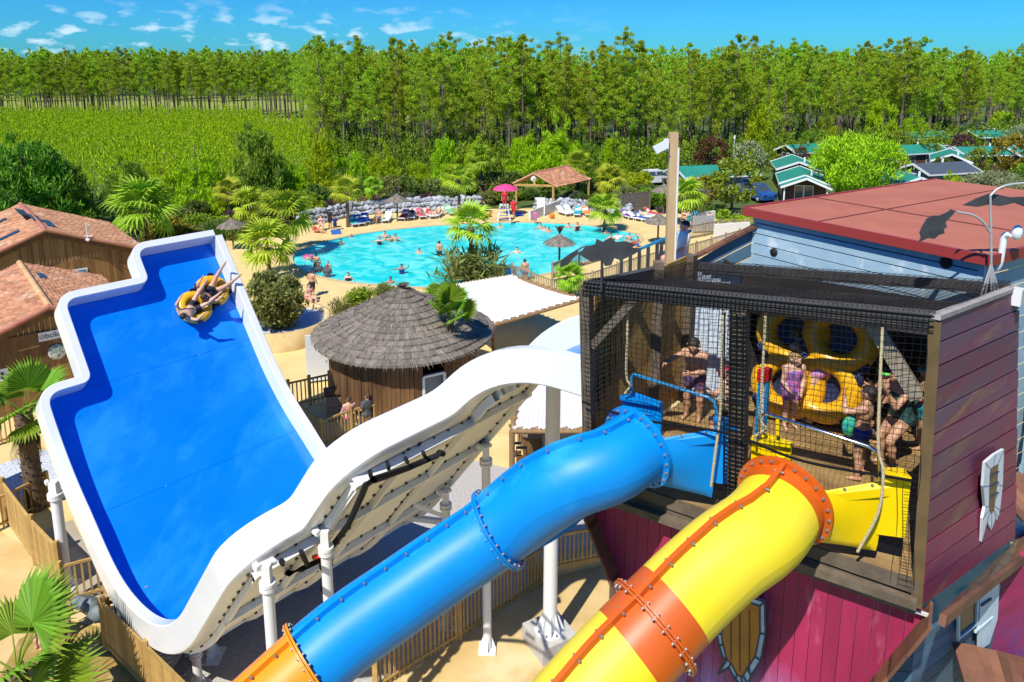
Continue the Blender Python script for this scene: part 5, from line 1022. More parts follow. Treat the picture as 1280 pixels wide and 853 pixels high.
# ------------------------------------------------------------------ loungers, chairs, people round the pool
def lounger_proto():
    r = empty('sun_lounger', (0, 0, 0), '', 'sun lounger', 'sun loungers round the pool')
    mb = MB(); [mb.bar((sx_, -.95, .30), (sx_, .95, .30), .05, .05) for sx_ in (-.3, .3)]; [mb.bar((-.3, y, .30), (.3, y, .30), .05, .04) for y in (-.95, -.3, .3)]; link('frame', mb.mesh('frame'), WHITE, r)
    mb = MB(); mb.box((0, -.32, .33), (.56, 1.26, .03)); link('seat', mb.mesh('seat'), CANVAS, r); mb = MB(); mb.bar((0, .3, .34), (0, .88, .74), .56, .03); link('backrest', mb.mesh('backrest'), CANVAS, r)
    for sx_ in (-.3, .3):
        for y in (-.8, .6): mb = MB(); mb.bar((sx_, y, 0), (sx_, y, .3), .05, .05, (0, 1, 0)); link('leg', mb.mesh('leg'), WHITE, r)
    return r
LP = lounger_proto(); first = [True]
def copyt(o, loc, rz, label):
    c = o.copy(); COL.objects.link(c); c.location = loc; c.rotation_euler.z = rz; c['label'] = label
    for ch in list(o.children):
        k = ch.copy(); COL.objects.link(k); k.parent = c
        for g2 in list(ch.children): m = g2.copy(); COL.objects.link(m); m.parent = k
    return c
TOW = {n: CL('towel_' + n, c) for n, c in dict(red=(.62, .05, .05), blue=(.03, .12, .45), teal=(.02, .35, .36), pink=(.7, .12, .25), purple=(.25, .06, .35), white=(.75, .75, .75), green=(.15, .5, .2), orange=(.75, .25, .04)).items()}
def lounger(px, py, rz, label, towel=None):
    g = P(px, py, 0)
    if first[0]: first[0] = False; LP.location = g; LP.rotation_euler.z = rz; LP['label'] = label; c = LP
    else: c = copyt(LP, g, rz, label)
    if towel:
        mb = MB(); q = Matrix.Rotation(rz, 3, 'Z'); mb.grid([[g + q @ Vector((x, y, .36 + (0 if y < .3 else (y - .3) * .69) + .006 * math.sin(x * 20 + y * 9))) for x in (-.33, -.28, 0, .28, .33)] for y in np.linspace(-.9, .85, 9)]); tag(mb.build('towel', TOW[towel]), f'{towel} towel spread over the {label}'[:110], 'towel', 'towels on the loungers')
# shared poses for the small figures
POSE = {}
POSE['stand'] = dict(J=skel(1.72)); POSE['hips'] = dict(J=skel(1.68, uaL=(.6, .2, -.8), faL=(-.6, -.4, -.5), uaR=(-.35, -.1, -1), faR=(-.05, -.4, -1)), fem=1)
POSE['walk'] = dict(J=skel(1.75, uaL=(.2, .35, -1), faL=(.05, -.1, -1), uaR=(-.2, -.35, -1), faR=(0, -.5, -1), thL=(.05, -.35, -1), shL=(0, .1, -1), thR=(-.05, .25, -1), shR=(0, .5, -1)))
POSE['wade'] = dict(J=skel(1.72, uaL=(.8, -.3, -.5), faL=(.5, -.7, 0), uaR=(-.8, -.3, -.5), faR=(-.5, -.7, .05))); POSE['splash'] = dict(J=skel(1.66, uaL=(.7, -.2, .2), faL=(.3, -.5, .7), uaR=(-.9, -.2, -.2), faR=(-.6, -.6, .1)), fem=1)
POSE['sit'] = dict(J=skel(1.7, spine=(0, .12, 1), thL=(.15, -1, -.05), shL=(0, -.15, -1), thR=(-.15, -1, -.05), shR=(0, -.2, -1), uaL=(.3, -.3, -1), faL=(-.2, -.8, -.4), uaR=(-.3, -.3, -1), faR=(.2, -.8, -.3)))
POSE['lie'] = dict(J=skel(1.68, spine=(0, .86, .5), hd=(0, .7, .7), look=(0, -.5, .8), thL=(.08, -1, .02), shL=(0, -1, -.05), thR=(-.12, -.85, .5), shR=(0, -.75, -.65), uaL=(.4, -.5, -.6), faL=(.1, -.9, .1), uaR=(-.4, -.5, -.6), faR=(0, -.9, .2), ftL=(0, -.5, .85), ftR=(0, -.9, -.2)), fem=1)
POSE['child'] = dict(J=skel(1.15, 1.2, uaL=(.5, -.2, -.8), faL=(.1, -.6, -.6), uaR=(-.5, -.2, -.8), faR=(-.1, -.6, -.4)))
PROTO = {}
def proto_mesh(k, wear, hair):
    key = (k, wear, hair)
    if key in PROTO: return PROTO[key]
    d = POSE[k]; wl = {'trunks': [('trunks', BLACKC)], 'suit': [('suit', BLACKC)], 'bikini': [('brief', BLACKC), ('top', BLACKC)], 'shirt': [('shirt', BLACKC), ('shorts', BLACKC)], 'shorts': [('shorts', BLACKC)]}[wear]
    r = make_person(d['J'], .030, fem=d.get('fem', 0), wear=wl, hair='dark', hairlen=.07 if hair == 'long' else -1 if hair == 'bun' else 0, face=False, fingers=False); PROTO[key] = (r, r['_lo']); PROTO[key][0]['used'] = 0; return PROTO[key]
def figure(px, py, pose, wear, colour, label, face=None, z=0, sc=1.0, skin=1, hair='short', hairc='dark', group=None, at=None):
    pr, lo = proto_mesh(pose, wear, hair); g = at if at is not None else P(px, py, z)
    if not pr['used']: r = pr; r['used'] = 1
    else:
        r = pr.copy(); COL.objects.link(r)
        for ch in list(pr.children): c = ch.copy(); COL.objects.link(c); c.parent = r
    r.location = g; r.scale = (sc,) * 3; f = face or (0, -1); r.rotation_euler.z = math.atan2(f[0], -f[1]); tag(r, label, 'person', group)
    for c in r.children:
        sl = c.material_slots[0]; sl.link = 'OBJECT'; n = c.name.split('.')[0]
        sl.material = SK[skin] if n == 'body' else HAIRM[hairc] if n == 'hair' else colour
    return r
C_ = lambda n, c: CL(n, c)
BLU, TEA, WHT, GRN, ORG, GRY, PUR, YEL = C_('blue', (.02, .13, .5)), C_('teal2', (.02, .3, .3)), C_('white', (.75, .75, .75)), C_('green', (.05, .3, .08)), C_('orange', (.7, .2, .02)), C_('grey', (.08, .09, .10)), C_('purple', (.2, .05, .3)), C_('yellow', (.7, .5, .05))
# swimmers: pixel of the head, depth of the head top above the floor decides how deep they stand
def swim(px, py, label, pose='wade', wear='trunks', col=BLACKC, up=.30, **k):
    h = 1.15 if pose == 'child' else 1.7; z0 = up - h; g = P(px, py, up - .12); figure(0, 0, pose, wear, col, label, at=Vector((g.x, g.y, z0)), group='bathers in the pool', **k)
swim(426, 301, 'swimmer with dark hair near the left end of the far pool edge'); swim(439, 295, 'swimmer low in the water below the rock wall loungers', up=.18); swim(474, 297, 'pale swimmer at the left of a cluster in the pool', 'splash', 'suit', up=.6, skin=0); swim(481, 291, 'swimmer at the back of the cluster below the parasol', up=.5, skin=3); swim(487, 295, 'swimmer in the middle of the cluster below the parasol', 'splash', up=.45, skin=1, hairc='brown'); swim(494, 294, 'dark haired swimmer at the right of the cluster', up=.55)
swim(566, 281, 'swimmer at the far edge left of the tall pale palm', up=.3, hairc='brown'); swim(614, 284, 'swimmer right of the olive shrub at the far edge', up=.25, skin=3); swim(625, 281, 'swimmer in front of the lifeguard chair', up=.3); swim(564, 296, 'swimmer just left of the olive shrub', up=.2)
swim(549, 303, 'bather standing waist deep left of the olive shrub', 'stand', up=1.05, skin=1, face=(.2, 1)); swim(524, 312, 'swimmer with spread arms in mid pool', up=.3, skin=1); swim(502, 331, 'adult holding up a child in the near half of the pool', 'splash', 'suit', NAVY, up=.65, skin=2); swim(503, 338, 'child held by the adult in the near half of the pool', 'child', 'trunks', REDC, up=.25)
swim(488, 348, 'swimmer at the near edge above the hut roof', up=.35, skin=2); swim(435, 342, 'dark haired bather by the near left edge', 'hips', 'suit', up=.5, hair='long', skin=0); swim(409, 333, 'bather in grey wading at the steps', 'stand', 'shirt', GRY, up=.75, skin=2); swim(398, 330, 'second bather in grey sitting low at the pool steps', 'stand', 'shirt', GRY, up=.6, skin=2); swim(395, 318, 'bather in dark shorts with back turned at the left end', 'hips', 'trunks', up=1.15, skin=1, face=(.1, 1)); swim(410, 328, 'child in the water beside the bathers in grey', 'child', up=.4, skin=3)
swim(385, 319, 'small child in a pink swim ring at the left tip', 'child', up=.4); g = P(385, 321, -.02); mb = MB(); mb.lathe([(.28 + .11 * math.cos(t), .11 * math.sin(t)) for t in np.linspace(0, 6.283, 9)], g, 14); tag(mb.build('swim_ring', M('ring_pink', (.75, .10, .35), .4)), 'pink swim ring round the small child at the left tip', 'swim ring')
swim(676, 281, 'first of three swimmers below the white board', up=.4); swim(681, 284, 'second of three swimmers below the white board', up=.3, skin=0); swim(686, 286, 'third and nearest of three swimmers below the white board', up=.3, skin=1); swim(711, 280, 'swimmer at the far edge below the white loungers', up=.35, hairc='brown'); swim(722, 279, 'bather in black at the far edge beside the teal towel', 'hips', 'suit', up=.7); swim(646, 311, 'dark haired swimmer alone right of the olive shrub', up=.35, skin=0, hair='long')
swim(656, 326, 'man in blue trunks wading in at the near edge with back turned', 'stand', 'trunks', BLU, up=1.45, skin=1, face=(0, 1)); swim(764, 294, 'swimmer under the near palm at the right end', up=.4, skin=1); swim(772, 292, 'swimmer in white by the right end', 'splash', 'shirt', WHT, up=.5, skin=0); swim(787, 292, 'adult among the group at the right tip', 'splash', up=.6, skin=1); swim(783, 299, 'child low in the water at the right tip', 'child', up=.4, skin=3); swim(797, 297, 'boy in blue trunks at the right tip of the pool', 'child', 'trunks', BLU, up=.9, skin=2); swim(792, 300, 'child in red at the right tip of the pool', 'child', 'shirt', REDC, up=.5); swim(758, 288, 'swimmer behind the near palm at the right end', up=.3, hairc='brown')
figure(391, 371, 'hips', 'shorts', BLACKC, 'person in black shorts standing with a bag on the near left poolside', (.5, .9), skin=1); figure(372, 372, 'lie', 'bikini', PINKC, 'person sunbathing behind the big olive bush', (.9, -.4), z=.1, skin=3); figure(388, 381, 'sit', 'bikini', PINKC, 'person sitting on a pink towel at the near left poolside', (.6, -.6), z=-.2, skin=0, hair='long', hairc='brown'); figure(391, 392, 'lie', 'suit', REDC, 'person lying on a pink towel above the planter wall', (.95, -.2), z=.05, skin=0)
for (px, py, rz, c, lab) in ((390, 393, 1.2, 'pink', 'pink towel on the sand above the planter wall'), (384, 402, 1.2, 'red', 'red towel on the sand next to the planter wall'), (420, 290, .3, 'blue', 'pale blue towel on the sand at the left rocks'), (648, 268, .2, 'blue', 'blue towel on the sand beside the lifeguard')):
    g = P(px, py, .02); mb = MB(); q = Matrix.Rotation(rz, 3, 'Z'); mb.grid([[g + q @ Vector((x, y, .01 * math.sin(x * 9 + y * 7))) for x in (-.4, 0, .4)] for y in (-.9, -.4, .3, .9)]); tag(mb.build('towel', TOW[c]), lab, 'towel')
mb = MB(); g = P(391, 400, 0); mb.ball(g + Vector((0, 0, .2)), (.3, .2, .22), 10); mb.tube([g + Vector((-.2, 0, .35)), g + Vector((0, 0, .6)), g + Vector((.2, 0, .35))], .02, 5); tag(mb.build('beach_bag', BLU), 'blue beach bag on the sand beside the planter wall', 'bag')
figure(413, 286, 'stand', 'shirt', BLACKC, 'person in a black shirt standing at the left rocks', (.4, .8)); figure(419, 288, 'child', 'shirt', NAVY, 'child in navy beside the person in the black shirt', (.2, -1), sc=1.1); figure(397, 291, 'lie', 'suit', REDC, 'person in red lying at the left end of the rock wall', (.8, -.5)); figure(402, 288, 'sit', 'bikini', PUR, 'person sitting at the left rocks in purple', (.2, -1), z=.0, skin=0); figure(474, 278, 'sit', 'trunks', TEA, 'tanned man sitting on the edge of a lounger left of the parasol', (-.6, -.8), z=.1, skin=1)
for i, (px, py, t, lab, fig) in enumerate([(441, 282, 'teal', 'lounger by the palm at the rock wall', None), (449, 281, 'blue', 'second lounger right of the rock wall palm', None), (457, 279, 'blue', 'third lounger right of the rock wall palm', None), (484, 277, None, 'empty white lounger left of the parasol', None), (505, 274.5, 'red', 'lounger with a red towel under the parasol', None), (515, 273.5, None, 'first occupied lounger right of the parasol', ('lie', 'suit', BLACKC, 'dark haired person reclining first right of the parasol')), (526, 272.5, 'pink', 'second occupied lounger right of the parasol', ('lie', 'bikini', PINKC, 'person on pink reclining second right of the parasol')), (537, 272, None, 'third occupied lounger right of the parasol', ('lie', 'suit', REDC, 'person in red reclining third right of the parasol')), (548, 271, None, 'fourth occupied lounger right of the parasol', ('lie', 'bikini', YEL, 'person in yellow reclining fourth right of the parasol')), (603, 270, None, 'lounger left of the lifeguard chair', ('sit', 'suit', BLACKC, 'person in black sitting left of the lifeguard chair')),
        (562, 268, 'green', 'lounger with a green towel near the tall palm', None), (704, 269, None, 'white lounger right of the notice board', None), (712, 268, None, 'second white lounger right of the notice board', None), (722, 270, 'teal', 'lounger with a teal towel before the rocks', None), (733, 270, 'orange', 'lounger with an orange towel before the rocks', None), (786, 274, 'purple', 'lounger with a purple towel right of the near palm', None), (795, 276, None, 'white lounger right of the purple towel', None), (804, 277, 'blue', 'lounger with a blue towel left of the pole', None), (811, 274, None, 'white lounger behind the thatched parasol on the right', None), (816, 271, 'red', 'lounger with a red towel behind the right parasol', None), (775, 271, None, 'white lounger at the left of the right hand row', None), (600, 259, None, 'lounger beside the rocks below the pavilion', None)]):
    rz = rg.uniform(-.5, .4) + (1.0 if px > 770 else .55 if px < 470 else .2); lounger(px, py, rz, lab, t)
    if fig: g = P(px, py, 0); d = Vector((math.sin(rz), -math.cos(rz))); figure(0, 0, fig[0], fig[1], fig[2], fig[3], (d.x, d.y), at=Vector((g.x, g.y, .28)) , skin=i % 4)
# lifeguard
r = empty('lifeguard_chair', P(630, 276, 0), 'tall white lifeguard chair under the pink parasol', 'lifeguard chair'); mb = MB(); [mb.bar((sx_ * .55, sy_ * .5, 0), (sx_ * .32, sy_ * .3, 1.4), .08, .08, (0, 1, 0)) for sx_ in (-1, 1) for sy_ in (-1, 1)]; link('legs', mb.mesh('legs'), WHITE, r); mb = MB(); mb.box((0, 0, 1.42), (.8, .75, .07)); link('seat', mb.mesh('seat'), WHITE, r); mb = MB(); [mb.bar((-.4, -.45 + k * .02, .3 * k + .25), (.4, -.45 + k * .02, .3 * k + .25), .05, .05) for k in range(4)]; link('ladder', mb.mesh('ladder'), BLU, r); mb = MB(); mb.box((-.45, .2, .6), (.06, .5, 1.2)); link('side_board', mb.mesh('side_board'), WOODT, r)
figure(631, 262, 'stand', 'shirt', REDC, 'lifeguard in red standing up on the white chair', (.1, -1), at=P(631, 262, 1.46)); figure(642, 272, 'walk', 'shirt', REDC, 'lifeguard in red shirt and dark shorts beside the chair', (-.4, -1)); figure(669, 280, 'child', 'shirt', PINKC, 'child in bright pink running along the far pool edge', (-.5, -.8), sc=1.1)
for px, py, c in ((611, 268, ORG), (690, 270, ORG)): mb = MB(); mb.ball(P(px, py, .25), (.25, .2, .28), 8); tag(mb.build('beach_bag', c), 'orange bag standing on the sand ' + ('left of the lifeguard chair' if px < 650 else 'right of the white board'), 'bag')
figure(855, 287, 'stand', 'bikini', BLACKC, 'person with a dark ponytail in black right of the pole', (-.4, -1), hair='long', skin=1); figure(860, 288, 'hips', 'suit', TEA, 'person in a teal swimsuit right of the pole', (.3, -1), hair='bun', skin=0); figure(868, 285, 'stand', 'shirt', C_('skyblue', (.12, .4, .6)), 'person in a light blue top right of the pole', (0, 1), skin=1); figure(886, 289, 'hips', 'bikini', BLACKC, 'person in a dark bikini by the white path wall', (-.3, -1), hair='long', skin=0); figure(931, 288, 'child', 'trunks', NAVY, 'child behind the low white wall by the red roof', (0, -1))
# white path wall, steps, gate
mb = MB(); mb.bar(P(893, 290, .6), P(936, 287, .6), .25, 1.2); mb.bar(P(862, 276, .6), P(893, 272, .6), .2, 1.2); tag(mb.build('white_wall', M('white_render', (.72, .70, .64), .85)), 'low white rendered wall along the path behind the blue building', 'wall')
mb = MB(); mb.bar(P(866, 280, .8), P(892, 279, .8), .08, 1.3); tag(mb.build('metal_gate', GALV), 'grey sheet metal gate beside the white path wall', 'gate')
# ------------------------------------------------------------------ thatched hut
hc = P(505, 414, 2.85); hut = empty('round_hut', Vector((hc.x, hc.y, 0)), 'round timber hut with a grey thatched roof and open door', 'hut'); HR, HH = 3.6, 1.85
NS = 12; hz = 2.85
for i in range(NS):
    a0, a1 = 2 * math.pi * (i + .5) / NS, 2 * math.pi * (i + 1.5) / NS; q0, q1 = Vector((math.cos(a0), math.sin(a0), 0)) * 3.0, Vector((math.cos(a1), math.sin(a1), 0)) * 3.0; mid = math.degrees((a0 + a1) / 2) % 360
    door = abs(mid - 300) < 16
    if mid < 160 and mid > 20: 
        mb = MB(); mb.prism([q0, q1, q1 + Vector((0, 0, 3.0)), q0 + Vector((0, 0, 3.0))], -q0.normalized() * .06); mb.build('back_wall', WOODB, hut) if False else link('back_wall', mb.mesh('back_wall'), WOODB, hut); continue
    for k in range(9):
        p0, p1 = q0.lerp(q1, k / 9 + .004), q0.lerp(q1, (k + 1) / 9 - .004)
        if door and 2 <= k <= 6: continue
        mb = MB(); mb.prism([p0 + Vector((0, 0, .55 if not door else .2)), p1 + Vector((0, 0, .55 if not door else .2)), p1 + Vector((0, 0, 3.0)), p0 + Vector((0, 0, 3.0))], (q0 + q1).normalized() * (.03 + .012 * (k % 2))); link('wall_board', mb.mesh('wall_board'), WOODB, hut)
    mb = MB(); mb.prism([q0 * 1.0, q1 * 1.0, q1 + Vector((0, 0, .55)), q0 + Vector((0, 0, .55))], (q0 + q1).normalized() * .05); 
    if not door: link('base_panel', mb.mesh('base_panel'), M('white_render', (.72, .70, .64)), hut)
    else:
        d0, d1 = q0.lerp(q1, 2 / 9), q0.lerp(q1, 7 / 9); nn2 = (q0 + q1).normalized()
        mb = MB(); mb.bar(d0 + nn2 * .06, d0 + nn2 * .06 + Vector((0, 0, 2.1)), .09, .09, nn2); mb.bar(d1 + nn2 * .06, d1 + nn2 * .06 + Vector((0, 0, 2.1)), .09, .09, nn2); mb.bar(d0 + nn2 * .06 + Vector((0, 0, 2.1)), d1 + nn2 * .06 + Vector((0, 0, 2.1)), .09, .09); fr_ = link('door_frame', mb.mesh('door_frame'), WHITE, hut)
        mb = MB(); mb.bar(d0 - nn2 * .1 + Vector((0, 0, 1.05)), d1 - nn2 * .1 + Vector((0, 0, 1.05)), .03, 2.1); link('doorway', mb.mesh('doorway'), M('grey_door', (.18, .22, .26), .6), fr_); mb = MB(); mb.bar(d1 + nn2 * .0 - (d1 - d0) * .1 + Vector((0, 0, .2)), d1 - (d1 - d0) * .1 + Vector((0, 0, 1.1)), .09, .02, nn2); link('red_strip', mb.mesh('red_strip'), REDP, fr_)
# roof: overlapping ragged thatch courses
mb = MB(); NL, NSG = 13, 84
for k in range(NL):
    f0, f1 = k / NL, (k + 1.5) / NL
    for i in range(NSG):
        a0, a1 = 2 * math.pi * i / NSG, 2 * math.pi * (i + 1.06) / NSG; jit = .035 * math.sin(i * 12.9 + k * 7.7) + .02 * math.sin(i * 3.1 + k); r0, r1 = HR * (1 - f0) + .05 + jit * .9, max(.04, HR * (1 - min(f1, 1)))
        z0, z1 = hz + HH * f0 - .02 + jit * .5, hz + HH * min(f1, 1) + .0; dz = Vector((0, 0, -.10))
        v = [Vector((r0 * math.cos(a0), r0 * math.sin(a0), z0 + .09)), Vector((r0 * math.cos(a1), r0 * math.sin(a1), z0 + .09)), Vector((r1 * math.cos(a1), r1 * math.sin(a1), z1)), Vector((r1 * math.cos(a0), r1 * math.sin(a0), z1))]
        mb.add(v + [v[0] + dz, v[1] + dz], [(0, 1, 2, 3), (4, 5, 1, 0)])
rf = link('thatched_roof', mb.mesh('thatched_roof'), THATCH, hut); mb = MB(); mb.lathe([(HR - .1, hz - .06), (0, hz + HH - .2)], (0, 0, 0), 40); link('roof_underside', mb.mesh('roof_underside'), DARKG, rf)
mb = MB(); [mb.add([(0, 0, hz + HH - .1), (.14 * math.cos(a) - .1 * math.sin(a), .14 * math.sin(a) + .1 * math.cos(a), hz + HH + .12), (.30 * math.cos(a), .30 * math.sin(a), hz + HH + .18)], [(0, 1, 2), (2, 1, 0)]) for a in np.linspace(0, 6.28, 18)]; link('roof_tuft', mb.mesh('roof_tuft'), THATCH, rf)
mb = MB(); rgn = np.random.default_rng(4)
for i in range(1500):
    a = rgn.random() * 6.283; f = rgn.random() ** .5; r0 = HR * f; z = hz + HH * (1 - f) + .06; d = Vector((math.cos(a), math.sin(a), -.5)); o = Vector((r0 * math.cos(a), r0 * math.sin(a), z)); s_ = Vector((-d.y, d.x, 0)) * .012; L_ = .2 + .25 * rgn.random(); mb.add([o - s_, o + s_, o + d * L_ + Vector((0, 0, .05))], [(0, 1, 2)])
o_ = link('loose_straw', mb.mesh('loose_straw'), M('straw', (.30, .27, .22), .9, isl=.5), rf); o_['kind'] = 'stuff'
mb = MB(); dq = P(400, 478, 0); mb.box(dq + Vector((0, .0, 1.15)), (1.05, .07, 2.1), .35); o_ = mb.build('open_door', M('white_door', (.74, .76, .78), .5)); tag(o_, 'white door standing open at the left side of the thatched hut', 'door')
mb = MB(); mb.box(dq + Vector((.38, -.2, 1.05)), (.05, .1, .14)); mb.build('handle', GALV, o_)
tb = P(426, 519, 0); r = empty('timber_chest', tb, 'wooden chest with a sloping lid in front of the thatched hut', 'chest'); mb = MB(); mb.box((0, 0, .5), (1.05, .8, 1.0), .3); link('body', mb.mesh('body'), M('weathered_boards', (.30, .26, .19), .85, (.2, .17, .12), 3, stretch=(1, 1, 6)), r); mb = MB(); mb.box((0, 0, 1.05), (1.2, .95, .08), Matrix.Rotation(.3, 3, 'Z') @ Matrix.Rotation(-.15, 3, 'X')); link('lid', mb.mesh('lid'), WOODB, r)
mb = MB(); g = P(484, 510, 0)
fu = P(501, 508, 0); r = empty('folded_parasol', fu, 'beige folded parasol standing beside the hut door', 'parasol'); mb = MB(); mb.lathe([(.20, .35), (.24, .6), (.16, 1.2), (.09, 1.9), (.03, 2.3)], (0, 0, 0), 9); link('canopy', mb.mesh('canopy'), M('beige_canvas', (.32, .26, .17), .9), r); mb = MB(); mb.tube([(0, 0, 0), (0, 0, 2.4)], .03, 6); mb.box((0, 0, .05), (.5, .5, .1)); link('pole', mb.mesh('pole'), WOODT, r)
figure(437, 535, 'sit', 'bikini', PINKC, 'person with tied dark hair sitting at the fence below the hut', (-.5, .8), z=.25, hair='bun', skin=0, hairc='brown'); figure(459, 531, 'sit', 'shirt', GRY, 'person drinking at the fence below the hut', (-.7, .5), z=.3, hair='bun', hairc='brown')
# palm in front of the hut
ph = P(566, 517, 0); big_palm(ph, 3.9, [(az, el + .25, sc * .85, ro) for az, el, sc, ro in ((-.4, .75, .95, .4), (.6, .85, .95, -.3), (1.6, 1.0, .9, 0), (2.5, 1.2, 1.0, .3), (3.3, .55, .8, .1), (-1.3, .65, .9, .2), (-2.2, .75, .8, -.3), (1.1, 1.35, 1.0, 1.5), (2.9, 1.35, 1.1, 1.4), (-1.0, .2, .75, .3), (.1, .35, .85, .5))], 'fan palm with a shaggy dead leaf skirt before the hut', rad=.13, lean=(-.05, 0), dry=((3.4, -.35, 1.3), (-2.6, -1.0, 1.0), (-.5, -1.2, .9), (.4, -1.25, .9), (-1.5, -1.2, .9), (2, -1.2, .9)))
# ------------------------------------------------------------------ white pleated canopies on log frames
def canopy(A, B, C, D, label, n=26, sag=.05, hgt=None):
    A, B, C, D = map(Vector, (A, B, C, D)); ct = (A + B + C + D) / 4; r = empty('white_canopy', Vector((ct.x, ct.y, 0)), label, 'canopy')
    mb = MB(); rows = []
    for i in range(n * 4 + 1):
        f = i / (n * 4); a, b = A.lerp(B, f), D.lerp(C, f); zz = -sag * abs(math.sin(f * n * math.pi)); rows.append([a.lerp(b, t) + Vector((0, 0, zz - .14 * math.sin(math.pi * t))) for t in (0, .25, .5, .75, 1)])
    mb.grid(rows); mb.build('pleated_cloth', CANVAS, r)
    LOG = M('log', (.33, .20, .09), .8, (.24, .14, .06), 5, 4, .2, 20)
    for p_, q in ((A, B), (B, C), (C, D), (D, A)):
        mb = MB(); mb.tube([p_ + Vector((0, 0, -.12)), q + Vector((0, 0, -.12))], .08, 8); mb.build('log_beam', LOG, r)
        k = int((q - p_).length / .42); mb = MB()
        for i in range(k): m_ = p_.lerp(q, (i + .5) / k); mb.tube([m_ + Vector((-.1, 0, -.06)), m_ + Vector((.1, .1, -.06))], .06, 7)
        mb.build('log_ends', LOG, r, 'stuff')
    for p_ in (A, B, C, D): mb = MB(); mb.tube([(p_.x, p_.y, 0), (p_.x, p_.y, p_.z - .1)], .09, 8); mb.build('post', LOG, r)
canopy(P(617, 404, 2.6), P(727, 372, 2.6), P(640, 343, 2.6), P(548, 358, 2.6), 'white pleated canopy on a log frame right of the thatched roof', 22)
canopy(P(640, 535, 2.5), P(772, 535, 2.5), P(760, 452, 2.6), P(650, 470, 2.6), 'second white pleated canopy below the end of the white slide', 22)
for (px, py, lab) in ((665, 572, 'round brown table under the second canopy'),):
    g = P(px, py, 0); r = empty('bar_table', g, lab, 'table'); mb = MB(); mb.lathe([(0, .98), (.48, .98), (.5, 1.0), (.48, 1.04), (0, 1.04)], (0, 0, 0), 20); link('top', mb.mesh('top'), M('brown_top', (.16, .10, .07), .5), r); mb = MB(); mb.lathe([(.3, 0), (.34, .3), (.36, .5), (.34, .75), (.3, .98)], (0, 0, 0), 16); link('barrel', mb.mesh('barrel'), WOODB, r); mb = MB(); mb.tube([(0, 0, 1.04), (0, 0, 1.15)], .05, 8); link('ashtray', mb.mesh('ashtray'), BLACKPIPE, r)
for i, (px, py) in enumerate(((645, 592), (652, 598), (680, 560), (690, 575), (655, 556))):
    g = P(px, py, 0); r = empty('bar_stool', g, f'dark metal bar stool, {("left of", "nearest to", "right of", "in front of", "behind")[i]} the round brown table', 'stool', 'bar stools at the table'); mb = MB(); mb.box((0, 0, .72), (.36, .36, .04)); link('seat', mb.mesh('seat'), WOODB, r)
    for sx_ in (-1, 1):
        for sy_ in (-1, 1): mb = MB(); mb.bar((sx_ * .2, sy_ * .2, 0), (sx_ * .15, sy_ * .15, .7), .03, .03, (0, 1, 0)); link('leg', mb.mesh('leg'), BLACKPIPE, r)
    mb = MB(); mb.bar((-.17, .17, .74), (-.17, .19, 1.05), .025, .025, (0, 1, 0)); mb.bar((.17, .17, .74), (.17, .19, 1.05), .025, .025, (0, 1, 0)); mb.bar((-.17, .19, 1.0), (.17, .19, 1.0), .03, .09); link('backrest', mb.mesh('backrest'), BLACKPIPE, r)
figure(733, 462, 'lie', 'suit', GRN, 'person resting under the canopy beside the net corner', (.8, -.4), z=.6, skin=1); figure(716, 466, 'stand', 'shirt', BLACKC, 'person in black behind the second canopy edge', (0, -1), z=0, skin=1)
# ------------------------------------------------------------------ timber lodges on the left
def lodge(apex, gdir, rdir, half, drop, length, wallz, label, rows, colsn, name='timber_lodge', over=.35):
    gd, rd_ = Vector(gdir).normalized(), Vector(rdir).normalized(); r = empty(name, Vector((apex.x, apex.y, 0)) + rd_ * length * .5, label, 'building')
    er, el = apex + gd * half - Vector((0, 0, drop)), apex - gd * half - Vector((0, 0, drop)); L_ = rd_ * length
    tiles(er, er + L_, apex + L_, apex, rows, colsn, 'roof_tiles', r); tiles(el + L_, el, apex, apex + L_, rows, colsn, 'roof_tiles', r); ridge([apex + Vector((0, 0, .08)), apex + L_ + Vector((0, 0, .08))], r, .13); ridge([er + Vector((0, 0, .04)), apex + Vector((0, 0, .07))], r, .10); ridge([el + Vector((0, 0, .04)), apex + Vector((0, 0, .07))], r, .10)
    mb = MB(); [mb.prism([q + rd_ * .05 + Vector((0, 0, -.05)), apex + rd_ * .05 + Vector((0, 0, -.05)), apex + rd_ * .05 + Vector((0, 0, -.32)), q + rd_ * .05 + Vector((0, 0, -.32))], rd_ * .05) for q in (er, el)]; mb.build('barge_board', WOODB, r)
    n = int(half * 2 / .19); wf = apex + rd_ * over
    for i in range(n):
        t0, t1 = -1 + 2 * i / n + .0011, -1 + 2 * (i + 1) / n - .0011; zt = lambda t: apex.z - drop * abs(t) - .12; w_ = .94
        q = [wf + gd * half * w_ * t for t in (t0, t1)]; mb = MB(); mb.prism([Vector((q[0].x, q[0].y, 0)), Vector((q[1].x, q[1].y, 0)), Vector((q[1].x, q[1].y, zt(t1 * w_))), Vector((q[0].x, q[0].y, zt(t0 * w_)))], rd_ * (.04 - .010 * (i % 2))); mb.build('wall_board', LODGEW, r)
    for e_, sg in ((er, 1), (el, -1)):
        c0 = wf + gd * half * .94 * sg; n2 = int(length / .2)
        for i in range(0, n2): a, b = c0 + rd_ * (i * .2 + .004), c0 + rd_ * ((i + 1) * .2 - .004); mb = MB(); mb.prism([Vector((a.x, a.y, 0)), Vector((b.x, b.y, 0)), Vector((b.x, b.y, wallz)), Vector((a.x, a.y, wallz))], gd * sg * (-.04 + .025 * (i % 2))); mb.build('wall_board', LODGEW, r)
    return r, er, el
LODGEW = M('lodge_boards', (.27, .145, .045), .7, (.17, .085, .025), 3, 5, .2, 25, rnd=.28, stretch=(1, 1, .2))
